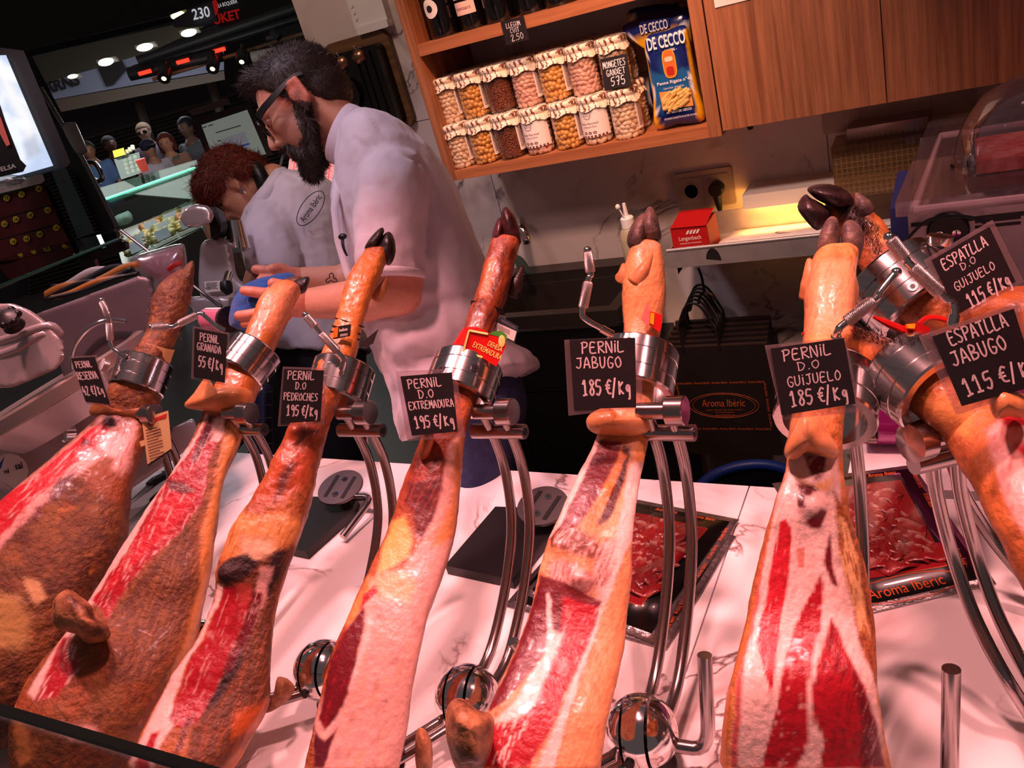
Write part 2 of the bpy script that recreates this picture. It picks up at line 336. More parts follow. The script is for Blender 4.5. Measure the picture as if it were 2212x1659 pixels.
def hand(mb, s, o, xd, yd, h, w=None, pen=.1, step=None, jit=.05, rnd=None):
    """chalk-pen handwriting, centred at o"""
    rnd = rnd or random.Random(len(s)*17+ord(s[0])); xd, yd = unit(xd), unit(yd); sc = h/1.5; adv = 1.05; x = 0; segs = []
    for ch in s:
        if ch == ' ': x += .55; continue
        wd = .5 if ch in 'iI.' else 1.0
        for st in GL[ch]:
            st = [(a+rnd.uniform(-jit, jit)+x, b+rnd.uniform(-jit, jit)) for a, b in st]
            if len(st) > 2: st = [tuple(q) for q in crom([V((a, b, 0)) for a, b in st], 3)]
            segs.append([(q[0], q[1]) for q in st])
        x += adv*wd+rnd.uniform(-.04, .08)
    sx = (w/x) if w else sc; o = V(o)
    for st in segs:
        P = [((a-x/2)*sx, (b-.75)*sc) for a, b in st]; r = pen*sc
        for (a, b) in zip(P[:-1], P[1:]):
            dx, dy = b[0]-a[0], b[1]-a[1]; ln = math.hypot(dx, dy) or 1e-6; nx, ny = -dy/ln*r, dx/ln*r; ex, ey = dx/ln*r*.5, dy/ln*r*.5
            q = [(a[0]+nx-ex, a[1]+ny-ey), (a[0]-nx-ex, a[1]-ny-ey), (b[0]-nx+ex, b[1]-ny+ey), (b[0]+nx+ex, b[1]+ny+ey)]
            mb.add([o+xd*u+yd*v for u, v in q], [(0, 1, 2, 3)])
# ================================================================ the stall: structure
EX, EY, EZ = V((1, 0, 0)), V((0, 1, 0)), V((0, 0, 1))
M_MARB = marble('marble_white', (252, 248, 246), (120, 95, 92), 3.6, .22, .013, (214, 190, 186))
M_WALL = marble('marble_wall', (214, 200, 192), (92, 76, 70), 3.4, .3, .014, (184, 168, 160))
M_WOOD = wood('walnut_veneer', (124, 72, 42), (166, 106, 68), 2, 1.0, .5)
M_WOODH = wood('walnut_veneer_across', (150, 88, 52), (178, 112, 70), 0, .8, .45)
M_STEEL = mat('brushed_steel', (205, 200, 200), .28, 1., (180, 175, 176), 60, 0.05, 200, stretch=(1, 1, 12))
M_CHROME = mat('polished_chrome', (225, 222, 222), .10, 1.)
M_DSTEEL = mat('dark_steel', (120, 116, 116), .3, 1.)
M_BLACK = mat('black_plastic', (16, 15, 16), .4)
M_GREY = mat('grey_cast_metal', (178, 170, 168), .38, .55, (165, 158, 156), 30)
M_WHITE = mat('white_plastic', (228, 224, 218), .4)
M_PAPER = mat('white_paper', (236, 228, 218), .7, 0, (226, 216, 206), 30)
M_INK = mat('black_ink', (22, 18, 18), .6)
M_CHALK = mat('chalk_pen', (250, 240, 238), .6)
M_SLATE = mat('slate_card', (24, 17, 18), .55, 0, (32, 23, 24), 40)
M_RED = mat('red_plastic', (200, 22, 18), .35)
M_YEL = mat('yellow_plastic', (240, 170, 20), .4)
M_ORINK = mat('orange_ink', (205, 92, 34), .6)
def thin_glass(name, tint, gloss=.12, rough=.03, solid=0., sc=(200, 200, 200)):
    if name in MATS: return MATS[name]
    k = NT(name); t = k.t; out = t.nodes['Material Output']
    tr = k.n('ShaderNodeBsdfTransparent'); tr.inputs[0].default_value = L4(tint); gl = k.n('ShaderNodeBsdfGlossy'); gl.inputs['Roughness'].default_value = rough
    lw = k.n('ShaderNodeLayerWeight', i_Blend=.35); mr = k.n('ShaderNodeMapRange', i_3=gloss*.35, i_4=min(1., gloss*5)); k.l(lw.outputs['Facing'], mr.inputs[0])
    mx = k.n('ShaderNodeMixShader'); k.l(mr.outputs[0], mx.inputs[0]); k.l(tr.outputs[0], mx.inputs[1]); k.l(gl.outputs[0], mx.inputs[2])
    if solid:
        df = k.n('ShaderNodeBsdfDiffuse'); df.inputs[0].default_value = L4(sc); m2 = k.n('ShaderNodeMixShader'); m2.inputs[0].default_value = solid
        k.l(mx.outputs[0], m2.inputs[1]); k.l(df.outputs[0], m2.inputs[2]); k.l(m2.outputs[0], out.inputs[0])
    else: k.l(mx.outputs[0], out.inputs[0])
    MATS[name] = k.m; return k.m
M_GLASS = thin_glass('clear_glass', (250, 252, 250))
M_SLEEVE = thin_glass('plastic_sleeve', (244, 240, 240), .10, .12, .10, (225, 205, 205))
M_FILM = thin_glass('plastic_film', (240, 238, 238), .2, .15, .12, (230, 220, 222))
def struct(o): return tag(o, kind='structure')
def simple(name, label, cat, mb, m, group=None, **k): return tag(mb.build(name, m, None, **k), label, cat, group)
YW, YF = 2.05, 1.80

struct(MB().bb((-9, -.3, -.06), (2.5, 12, -.0)).build('floor', mat('dark_floor_tile', (46, 40, 40), .5, 0, (58, 50, 48), 6)))
# back wall of marble tiles (the tile joints at z 1.31 are recessed)
wb = struct(MB().bb((-1.66, YW+.006, 0), (2.2, YW+.16, 2.75)).build('wall_back', mat('tile_grout', (120, 108, 102), .8)))
for (x0, x1, z0, z1) in [(-1.66, -1.19, 1.3235, 2.75), (-1.19, -.45, 1.3235, 2.75), (-.45, .6, 1.3235, 2.75), (.6, 2.2, 1.3235, 2.75),
                         (-1.66, -1.19, .0, 1.3215), (-1.19, -.30, 0, 1.3215), (-.30, .6, 0, 1.3215), (.6, 2.2, 0, 1.3215)]:
    MB().bb((x0+.001, YW, z0), (x1-.001, YW+.02, z1)).build('marble_tile', M_WALL, wb)
struct(MB().bb((1.6, -.3, 0), (1.7, YW+.1, 2.75)).build('wall_right', mat('plaster', (190, 170, 160), .8)))
# marble worktop in three slabs
CE = 1.0
wt = empty('worktop', (-.5, .7, TOP-.05), 'long white marble worktop with dark veins carrying the hams', 'counter')
for x0, x1 in ((-2.05, -.2935), (-.2915, .62), (.622, 1.5)):
    ya = lambda x: 0.965-.045*(x+.04)/1.0
    MB().prism([(x0, .27, TOP-.045), (x1, .27, TOP-.045), (x1, ya(x1), TOP-.045), (x0, ya(x0), TOP-.045)], (0, 0, .045)).build('slab', M_MARB, wt)
MB().bb((-2.0, .30, 0), (1.5, .86, TOP-.046)).build('counter_base', mat('dark_counter_base', (28, 22, 22), .5), wt)
# front glass guard of the counter
g0, g1 = pY(0, 1492, .262), pY(436, 1659, .262)
gz = (g0[2]+g1[2])/2
gg = empty('glass_guard', (-.6, .255, TOP), 'clear glass guard with dark green upper edge along the counter front', 'glass')
MB().bb((-2.0, .252, TOP-.2), (-.45, .2535, gz-.006)).build('pane', M_GLASS, gg)
MB().bb((-2.0, .250, gz-.006), (-.45, .2585, gz)).build('glass_edge', mat('green_glass_edge', (10, 16, 12), .2), gg)

# ================================================================ open shelf unit with jars
SH = empty('shelf_unit', (-.82, 1.93, 1.197), 'open walnut wall shelf holding bottles above jars of pulses', 'shelf')
MB().bb((-1.17, YF, 1.197), (-1.146, YW, 1.95)).build('side_panel', M_WOOD, SH)
MB().bb((-.498, YF-.002, 1.197), (-.470, YW, 1.95)).build('side_panel', M_WOOD, SH)
for z0, z1 in ((1.197, 1.221), (1.499, 1.525), (1.86, 1.885)):
    MB().bb((-1.1455, YF+.001, z0), (-.4985, YW, z1)).build('shelf_board', M_WOODH, SH)
CB = empty('wall_cabinet', (.1, 1.93, 1.207), 'walnut wall cabinet with two plain grained doors', 'cabinet')
MB().bb((-.467, YF+.022, 1.21), (.75, YW, 1.95)).build('body', M_WOOD, CB)
for i, (x0, x1) in enumerate(((-.467, -.1495), (-.1475, .34), (.342, .75))):
    MB().bb((x0, YF, 1.2065), (x1, YF+.02, 1.95)).build('door', M_WOOD, CB)
p = pY(1545, 17, YF-.001)
simple('paper_notice', 'white paper sheet taped high on the cabinet door', 'paper', MB().bb((p[0], YF-.0025, p[2]), (p[0]+.21, YF-.001, p[2]+.28)), M_PAPER)
simple('cabinet_latch', 'small dark catch under the left cabinet door', 'latch', MB().cyl(pY(1620, 271, YF+.02), pY(1620, 271, YF+.02)-EZ*.008, .008, .005), M_BLACK)

# ---- jars
M_CAPB = None
def capmat():
    k = NT('printed_paper_cap'); tc = k.n('ShaderNodeTexCoord'); mp = k.n('ShaderNodeMapping'); k.l(tc.outputs['Object'], mp.inputs[0]); mp.inputs['Rotation'].default_value = (.3, .2, .5)
    w = k.n('ShaderNodeTexWave', i_Scale=26., i_Distortion=3.5, i_Detail=3., i_Detail_Scale=6.); k.l(mp.outputs[0], w.inputs['Vector'])
    nz = k.n('ShaderNodeTexNoise', i_Scale=240., i_Detail=2.); k.l(tc.outputs['Object'], nz.inputs['Vector'])
    m = k.n('ShaderNodeMath', operation='MULTIPLY'); k.l(w.outputs['Fac'], m.inputs[0]); k.l(nz.outputs['Fac'], m.inputs[1])
    rp = k.n('ShaderNodeValToRGB'); e = rp.color_ramp.elements; e[0].position = .34; e[1].position = .40; e[0].color = L4((244, 224, 196)); e[1].color = L4((120, 62, 44))
    k.l(m.outputs[0], rp.inputs[0]); k.l(rp.outputs[0], k.b.inputs['Base Color']); k.b.inputs['Roughness'].default_value = .45; return k.m
M_CAP = capmat()
RJ, HJ = .0345, .106
M_LABEL = mat('jar_label', (240, 222, 210), .5)
M_LINK = mat('brown_print', (120, 70, 60), .6)
BEANM = {'white': mat('white_beans', (240, 204, 168), .35, 0, (228, 186, 150), 90), 'pea': mat('chickpeas', (232, 168, 88), .35, 0, (216, 148, 70), 90),
         'lentil': mat('lentils', (150, 78, 42), .45, 0, (122, 58, 32), 200), 'pink': mat('pink_beans', (232, 178, 156), .35, 0, (218, 158, 134), 90)}
BROTH = {'white': mat('bean_broth', (206, 156, 122), .3), 'pea': mat('chickpea_broth', (176, 108, 50), .3), 'lentil': mat('lentil_broth', (70, 34, 20), .3), 'pink': mat('pink_broth', (214, 150, 128), .3)}
def beans(kind, rnd):
    mb = MB(); rr = RJ-.0045
    spec = {'white': (.0064, .0088, 9.5e-3, 13e-3), 'pink': (.0060, .0096, 9.6e-3, 13e-3), 'pea': (.0070, .0070, 11e-3, 11.5e-3), 'lentil': (.0026, .0026, 4.4e-3, 4.6e-3)}[kind]
    a, b, dz, dt = spec; z = .007; row = 0
    while z < .082:
        nn = int(2*math.pi*rr/dt)
        for i in range(nn):
            th = 2*math.pi*(i+.5*(row % 2))/nn+rnd.uniform(-.2, .2)*dt/rr; zz = z+rnd.uniform(-.25, .25)*dz
            er = V((math.cos(th), math.sin(th), 0)); et = V((-math.sin(th), math.cos(th), 0)); ph = rnd.uniform(-.9, .9) if kind != 'pea' else 0
            l1 = et*math.cos(ph)+EZ*math.sin(ph); l2 = EZ*math.cos(ph)-et*math.sin(ph)
            mb.ell(er*(rr-.002+rnd.uniform(-.0012, .0008))+EZ*zz, (b*rnd.uniform(.85, 1.1), a*rnd.uniform(.85, 1.1), a*.8), (l1, l2, er), 8 if kind != 'lentil' else 5, 5 if kind != 'lentil' else 3)
        z += dz; row += 1
    return mb
PROTO = {}
def jar_proto(kind, lab):
    r = empty('preserve_jar', (0, 0, 0)); rnd = random.Random(kind+str(lab))
    MB().lathe([(RJ-.006, .0), (RJ-.001, .003), (RJ, .008), (RJ, .076), (RJ-.004, .086), (RJ-.005, .098)], (0, 0, 0), n=36).build('glass', M_GLASS, r)
    b = beans(kind, rnd).build('beans', BEANM[kind], r); b['kind'] = 'stuff'
    MB().lathe([(RJ-.010, .003), (RJ-.0065, .006), (RJ-.0065, .084)], (0, 0, 0), n=28).build('broth', BROTH[kind], r)
    t = np.linspace(0, 2*math.pi, 72, endpoint=False); R = []
    for rad, h, wv in [(.004, .1085, 0), (.026, .1085, 0), (.0350, .1070, .1), (.0365, .1020, .25), (.0362, .0960, .3), (.0332, .0935, .1), (.0350, .0905, .7), (.0370, .0850, 1.3), (.0388, .0790, 1.9)]:
        w = 1+.018*wv*np.sin(t*17+2*np.sin(t*3))+.012*wv*np.sin(t*29)
        R.append(np.stack([np.cos(t)*rad*w, np.sin(t)*rad*w, h+.0016*wv*np.sin(t*5+1)], 1))
    MB().rings(R, cap=False).build('paper_cap', M_CAP, r, sharp=180)
    def patch(a0, a1, z0, z1, rad): 
        th = np.linspace(a0, a1, 16); return [[V((math.cos(x)*rad, math.sin(x)*rad, z)) for z in (z0, z1)] for x in th]
    if lab == 'front':
        l = MB().sheet(patch(-2.9, -.35, .018, .082, RJ+.0004)).build('label', M_LABEL, r, sharp=180)
        mb = MB()
        def on(u, z): a = -1.85+u/RJ; return V((math.cos(a)*(RJ+.0008), math.sin(a)*(RJ+.0008), z))
        def ring(cu, cz, ru, rz, wd, n=20):
            for i in range(n):
                q = [2*math.pi*(i+k)/n for k in (0, 1)]
                mb.add([on(cu+ru*math.cos(q[0]), cz+rz*math.sin(q[0])), on(cu+ru*math.cos(q[1]), cz+rz*math.sin(q[1])), on(cu+(ru-wd)*math.cos(q[1]), cz+(rz-wd)*math.sin(q[1])), on(cu+(ru-wd)*math.cos(q[0]), cz+(rz-wd)*math.sin(q[0]))], [(0, 1, 2, 3)])
        ring(0, .068, .0095, .0085, .0012)
        for cu, cz, h, s in ((0, .0675, .0042, 'MOLERA'), (.001, .050, .0048, 'Alubia Planchada'), (.002, .0425, .0036, 'al Natural Extra')):
            vs, fs = textgeo(s, .3 if cz < .06 else 0); lo, hi = vs.min(0), vs.max(0); sc = h/(hi[1]-lo[1])
            sc = min(sc, .046/(hi[0]-lo[0]) if cz < .06 else .016/(hi[0]-lo[0])); q = (vs-(lo+hi)/2)*sc
            mb.add([on(cu+a[0], cz+a[1]) for a in q], fs)
        for k in range(3): ring(-.012+.012*k, .029, .0045, .0032, .002, 10)
        for k in range(9): u = -.036+.009*k; mb.add([on(u, .018), on(u+.006, .018), on(u+.005, .0235), on(u, .0225)], [(0, 1, 2, 3)])
        mb.build('lettering', M_LINK, l)
    elif lab:
        a0, a1 = lab; l = MB().sheet(patch(a0, a1, .016, .080, RJ+.0004)).build('label', M_LABEL, r, sharp=180); mb = MB()
        for k in range(14): 
            z = .024+k*.0036; mb.sheet(patch(a0+.12, a0+.12+(a1-a0-.25)*(.6+.4*((k*7) % 5)/5), z, z+.0014, RJ+.0008))
        mb.build('lettering', M_LINK, l)
    return r
def jar(kind, lab, loc, rz, label, group):
    k = (kind, lab)
    if k not in PROTO: PROTO[k] = jar_proto(kind, lab); o = PROTO[k]
    else: o = copy_tree(PROTO[k])
    o.location = tuple(loc); o.rotation_euler = (0, 0, rz); return tag(o, label, 'jar', group)
SIDE = (-.62, .15)
xb = [pY(px, py, 1.842)[0] for px, py in ((1002, 345), (1055, 338), (1110, 330), (1170, 318), (1233, 305), (1295, 295), (1360, 284))]
xt = [pY(px, py, 1.865)[0] for px, py in ((982, 255), (1035, 245), (1090, 230), (1147, 215), (1208, 205), (1270, 190), (1335, 165))]
NM = {'white': 'white beans', 'pea': 'chickpeas', 'lentil': 'brown lentils', 'pink': 'pale pink beans'}
ORD = ['at the left end', 'second from left', 'third from left', 'fourth from left', 'fifth from left', 'sixth from left', 'at the right end']
kb = ['white', 'pea', 'lentil', 'pink', 'pea', 'white', 'white']; lb = [SIDE, SIDE, SIDE, 'front', SIDE, 'front', SIDE]
kt = ['white', 'pea', 'lentil', 'pink', 'pea', 'pink', 'white']; lt = [SIDE, SIDE, None, SIDE, SIDE, None, None]
for i in range(7):
    jar(kb[i], lb[i], (xb[i], 1.842, 1.2215), .1, 'jar of %s%s, lower front row, %s' % (NM[kb[i]], ' with cream label' if lb[i] == 'front' else '', ORD[i]), 'preserve jars on the lower shelf')
    jar(kb[i], None, (xb[i]-.008, 1.919, 1.2215), .9, 'jar of %s half hidden in the lower back row, %s' % (NM[kb[i]], ORD[i]), 'preserve jars on the lower shelf')
    jar(kt[i], lt[i], (xt[i], 1.862, 1.2215+.1088), .1, 'jar of %s with paper cap, upper front row, %s' % (NM[kt[i]], ORD[i]), 'preserve jars on the lower shelf')
    jar(kt[i], None, (xt[i]-.01, 1.938, 1.2215+.1088), 1.7, 'jar of %s hidden but for its cap, upper back row, %s' % (NM[kt[i]], ORD[i]), 'preserve jars on the lower shelf')
for k, (dz, y) in enumerate(((0, 1.855), (.1088, 1.875))):
    jar('lentil', None, (xb[6]+.082, 1.935+.01*k, 1.2215+dz), 2.2+k, 'dark jar tucked behind the pasta bags, %s' % ('lower' if not k else 'upper'), 'preserve jars on the lower shelf')
# ---- chalk cards on the shelf
def card(name, label, cat, c, w, h, lines, xd=EX, yd=EZ, rot=0., m=None, th=.0012, parent=None, ink=None):
    xd, yd = unit(xd), unit(yd); xr = xd*math.cos(rot)+yd*math.sin(rot); yr = yd*math.cos(rot)-xd*math.sin(rot); n = np.cross(xr, yr)
    o = MB().box(c, (w/2, h/2, th/2), (xr, yr, n)).build(name, m or M_SLATE, parent)
    if label: tag(o, label, cat)
    mb = MB()
    for s, u, v, hh, ww in lines: hand(mb, s, V(c)+xr*u*w+yr*v*h+n*(th/2+.0006), xr, yr, hh*h, ww*w if ww else None, pen=.085)
    mb.build('lettering', ink or M_CHALK, o); return o
card('price_card', 'small slate card reading LLEGUM CUIT 2.50 hung on the upper shelf edge', 'price card', pY(1112, 66, YF-.004), .058, .050,
     [('LLEGUM', 0, .26, .2, .62), ('CUIT', .02, .02, .18, .42), ('2.50', .06, -.27, .26, .56)], rot=.0)
card('price_card', 'small slate card reading MONGETES GANXET 575 leaning on an upper jar', 'price card', pY(1330, 156, 1.815), .062, .066,
     [('MONGETES', 0, .28, .2, .85), ('GANXET', .02, .02, .19, .72), ('575', .06, -.27, .26, .56)], yd=(0, .12, 1), rot=.0)
# ---- bottles
BOT = [('dark wine bottle with round white label, leftmost on the upper shelf', 905, 'round'), ('dark wine bottle with pink printed label beside the leftmost bottle', 962, 'tag'),
       ('plain black wine bottle, third from left on the upper shelf', 1012, None), ('plain black wine bottle, fourth from left on the upper shelf', 1060, None),
       ('plain black wine bottle, fifth from left on the upper shelf', 1108, None), ('plain black wine bottle, sixth from left on the upper shelf', 1156, None),
       ('plain black wine bottle, rightmost of the bottles in view', 1204, None)]
M_BOT = mat('black_bottle_glass', (10, 8, 9), .08, 0, coat=.6); bot0 = None
for i, (lab, px, k) in enumerate(BOT):
    x = -1.095+.076*i; y = 1.865+.012*(i % 2)
    r = empty('wine_bottle', (x, y, 1.5255), lab, 'bottle', 'wine bottles on the upper shelf')
    MB().lathe([(.030, .002), (.036, 0), (.037, .006), (.037, .19), (.034, .205), (.018, .235), (.0145, .25), (.0145, .30)], (x, y, 1.5255), n=28).build('glass', M_BOT, r)
    MB().lathe([(.0155, .262), (.0155, .302), (.012, .304)], (x, y, 1.5255), n=20).build('capsule', mat('bottle_capsule', (60, 20, 22), .4), r)
    if k == 'round':
        c = V((x, y, 1.5255+.066)); ph = -1.75
        def on(u, v, rad): a = ph+u/.037; return V((x+math.cos(a)*rad, y+math.sin(a)*rad, c[2]+v))
        for nm, ro, m_, rad in (('label', .021, M_PAPER, .0374), ('label_mark', .008, M_INK, .0378)):
            t = np.linspace(0, 2*math.pi, 25); R = [[on(q*math.cos(a), q*math.sin(a), rad) for a in t[:-1]] for q in (ro*.05, ro*.5, ro)]
            MB().rings(R, cap=False).build(nm, m_, r, sharp=180)
    if k == 'tag':
        ph = -1.6
        def on(u, v, rad=.0376): a = ph+u/.037; return V((x+math.cos(a)*rad, y+math.sin(a)*rad, 1.5255+v))
        for z0, z1 in ((.034, .062), (.068, .16)):
            l = MB().sheet([[on(u, z) for z in (z0, z1)] for u in np.linspace(-.03, .028, 10)]).build('label', mat('pink_label', (244, 200, 186), .5), r, sharp=180); mb = MB()
            if z0 < .05:
                vs, fs = textgeo('montsant'); lo, hi = vs.min(0), vs.max(0); sc = .04/(hi[0]-lo[0]); mb.add([on(a[0]-.002, .048+a[1], .0381) for a in (vs-(lo+hi)/2)*sc], fs)
            else:
                for q in range(16): u = -.008+q*.0009; mb.sheet([[on(u, z, .0381) for z in (.085, .118)], [on(u+.0004+.0003*(q % 3 == 0), z, .0381) for z in (.085, .118)]])
                for q in range(7): z = .084+.006*q; mb.sheet([[on(u, zz, .0381) for zz in (z, z+.0012)] for u in (.010, .018, .025)])
            mb.build('lettering', M_LINK, l)
# ---- pasta bags
def bag(name, label, poly, y, tf, lines, win=None, emblem=None, tilt=0, yellow=False, box=None):
    P = np.array([pY(a, b, y) for a, b in poly]); c = P.mean(0); r = empty(name, (c[0], y, P[:, 2].min()), label, 'pasta bag', 'pasta bags on the lower shelf')
    Q = np.array(crom2(P, 4)); R = []
    for ph in np.linspace(-math.pi/2, math.pi/2, 13):
        kk = max(math.cos(ph)**.45, .02); R.append(c+(Q-c)*kk+EY*math.sin(ph)*tf)
    mb = MB().rings(R); lo, hi = P.min(0), P.max(0)
    def warp(vs): return vs+np.outer(fbm(vs, 45, 3)*.0022+.0016*np.abs(fbm(vs, 24, 2, 5.)), (0, -1, 0))
    def cols(vs):
        xl = np.interp(vs[:, 2], *zip(*sorted([(q[2], q[0]) for q in P[:len(P)//2]]))) if False else lo[0]
        u = (vs[:, 0]-lo[0])/(hi[0]-lo[0]); v = (vs[:, 2]-lo[2])/(hi[2]-lo[2]); u = u-tilt*(v-.5)
        o = np.tile(lin((28, 92, 150)), (len(vs), 1)); nav = lin((18, 34, 100)); yel = lin((244, 176, 22)); wh = lin((230, 230, 235))
        o[v > .60] = nav; o[v < .19] = nav
        e = np.abs(u-.52); o[e > .385] = wh; o[e > .40] = yel; o[v > .965] = nav
        if yellow: o[:] = yel; o[v > .86] = nav; o[(v > .83) & (v < .86)] = wh
        return o
    mb.build('wrapper', vmat('glossy_wrapper', .22, .15, 60, .06, 300, coat=.4), r, sharp=180, cols=cols, warp=warp)
    yf = y-tf-.0022
    if box: MB().prism([pY(a, b_, yf-.0003) for a, b_ in box], (0, .001, 0)).build('logo_field', mat('navy_field', (18, 34, 100), .4), r); yf -= .0006
    ln = MB()
    for s, px, py, w, h, b in lines: text_into(ln, s, pY(px, py, yf), EX, EZ, w, h, bold=b)
    ln.build('lettering', mat('white_print', (240, 236, 232), .5), r)
    if win:
        wp = [pY(a, b, yf) for a, b in win]; w = MB().prism(wp, (0, .002, 0)).build('window', mat('pasta_window', (214, 150, 70), .5), r)
        rnd = random.Random(3); lo2, hi2 = np.array(wp).min(0), np.array(wp).max(0)
        for k in range(26):
            a = rnd.uniform(.1, .9); x = rnd.uniform(lo2[0]+.012, hi2[0]-.012); z = lo2[2]+(hi2[2]-lo2[2])*(.12+.76*k/25); an = rnd.uniform(.1, .9); dv = V((math.cos(an), rnd.uniform(-.15, .15), math.sin(an)))*.012
            MB().cyl(V((x, yf-.001, z))-dv, V((x, yf-.001, z))+dv, .0042, n=8).build('penne', mat('penne_pasta', (232, 182, 100), .5), w)
    if emblem:
        ex, ez = pY(*emblem, yf)[0], pY(*emblem, yf)[2]
        def oval(a, b, m_, nm, dx=0, dz=0, off=0): 
            t = np.linspace(0, 2*math.pi, 24, endpoint=False); MB().prism([(ex+dx+a*np.sign(math.cos(q))*abs(math.cos(q))**.6, yf-off, ez+dz+b*np.sign(math.sin(q))*abs(math.sin(q))**.6) for q in t], (0, .001, 0)).build(nm, m_, r)
        oval(.0145, .029, mat('emblem_yellow', (240, 170, 40), .5), 'emblem'); oval(.0125, .0265, mat('emblem_orange', (214, 110, 40), .5), 'emblem_field', 0, 0, .0006)
        oval(.008, .009, mat('emblem_red', (176, 36, 22), .5), 'emblem_patch', 0, -.014, .0012); oval(.009, .005, mat('emblem_cream', (236, 206, 170), .5), 'emblem_patch', 0, .010, .0012)
    return r
bag('pasta_bag', 'blue and yellow pasta bag standing in front at the right shelf end',
    [(1394, 82), (1440, 66), (1478, 54), (1488, 80), (1497, 130), (1508, 190), (1522, 258), (1468, 268), (1418, 276), (1412, 210), (1400, 140)], 1.845, .024,
    [('DE CECCO', 1438, 88, .082, .026, .02), ('- dal 1886 -', 1446, 108, .032, .006, 0), ('Penne Rigate n°41', 1456, 176, .075, .0095, .012), ('METODO DE CECCO', 1467, 239, .056, .005, .01),
     ('SECONDO LA RICETTA IN OLTRE 130 ANNI', 1470, 252, .072, .004, 0), ('Cottura 10 min   al dente 8 min', 1455, 188, .045, .004, 0)],
    win=[(1424, 200), (1492, 192), (1498, 228), (1432, 238)], emblem=(1446, 138))
bag('pasta_bag', 'yellow pasta bag behind the front one, its top folded over the jars',
    [(1345, 58), (1380, 40), (1430, 26), (1486, 16), (1492, 60), (1498, 120), (1512, 190), (1522, 240), (1470, 250), (1420, 255), (1410, 170), (1392, 100), (1362, 78)], 1.905, .026,
    [('DE CECCO', 1412, 58, .062, .020, .02)], yellow=True, box=[(1378, 58), (1384, 46), (1446, 38), (1447, 58), (1420, 66), (1382, 72)])
bag('pasta_bag', 'dark blue pasta bag at the very back of the shelf end', [(1355, 30), (1400, 12), (1450, 8), (1480, 14), (1500, 100), (1515, 200), (1460, 225), (1410, 225), (1395, 100)], 1.975, .022, [])
# ================================================================ things on the back wall
def slab_on(name, x0, x1, z0, z1, y, th, m, parent, bev=.004):
    """upright plate with softened corners, front face at y"""
    b = bev; P = [(x0+b, z0), (x1-b, z0), (x1-b*.3, z0+b*.3), (x1, z0+b), (x1, z1-b), (x1-b*.3, z1-b*.3), (x1-b, z1), (x0+b, z1), (x0+b*.3, z1-b*.3), (x0, z1-b), (x0, z0+b), (x0+b*.3, z0+b*.3)]
    return MB().prism([(a, y, c) for a, c in P], (0, th, 0)).build(name, m, parent)
# air-conditioning control
r = empty('wall_controller', (-1.41, 2.03, 1.58), 'cream plastic climate controller with three round buttons on the marble wall', 'controller')
slab_on('case', -1.462, -1.352, 1.592, 1.72, 2.024, .026, M_WHITE, r); slab_on('flap', -1.456, -1.352, 1.578, 1.598, 2.018, .03, M_WHITE, r)
for k in range(3): MB().cyl((-1.449, 2.025, 1.652-.0165*k), (-1.449, 2.0215, 1.652-.0165*k), .005).build('button', M_WHITE, r)
t = MB(); text_into(t, 'SAMSUNG', (-1.405, 2.0235, 1.668), EX, EZ, .028, .006, bold=.01); t.build('lettering', M_INK, r)
# old wall telephone
r = empty('wall_telephone', (-1.49, 2.0, 1.30), 'antique black telephone with two bells on a wooden board', 'telephone')
def rrect(x0, x1, z0, z1, rad, n=6):
    P = []
    for cx, cz, a in ((x1-rad, z1-rad, 0), (x0+rad, z1-rad, 90), (x0+rad, z0+rad, 180), (x1-rad, z0+rad, 270)):
        for k in range(n+1): q = math.radians(a+90*k/n); P.append((cx+rad*math.cos(q), cz+rad*math.sin(q)))
    return P
MB().prism([(a, 2.03, c) for a, c in rrect(-1.60, -1.372, 1.312, 1.578, .035)], (0, .019, 0)).build('board', wood('oak_board', (88, 60, 34), (120, 84, 48), 0, .7), r)
MB().prism([(a, 1.985, c) for a, c in rrect(-1.585, -1.390, 1.330, 1.548, .02)], (0, .044, 0)).build('case', mat('black_lacquer', (14, 11, 10), .25), r)
for px, py in ((742, 134), (779, 120)):
    c = pY(px, py, 1.995); b = MB().lathe([(.026, -.004), (.026, 0), (.022, .012), (.012, .019), (.001, .021)], c, (0, -.55, .85), n=24).build('bell', mat('copper_bell', (150, 108, 84), .3, 1.), r)
    MB().cyl(c+V((0, -.010, .017)), c+V((0, -.016, .027)), .003, n=10).build('bell_screw', M_CHROME, b)
dc = pY(752, 205, 1.975); d_ = MB().lathe([(.042, 0), (.042, .006), (.030, .010), (.001, .010)], dc, (0, -1, 0), n=32).build('dial', mat('black_lacquer', 0), r)
MB().lathe([(.013, .010), (.013, .012), (.001, .012)], dc, (0, -1, 0), n=20).build('dial_centre', mat('dial_brass', (150, 98, 40), .4, .6), d_)
for x in (-1.462, -1.440, -1.414): MB().cyl((x, 1.982, 1.345), (x, 1.982, 1.535), .0035, n=10).build('rib', mat('black_lacquer', 0), r)
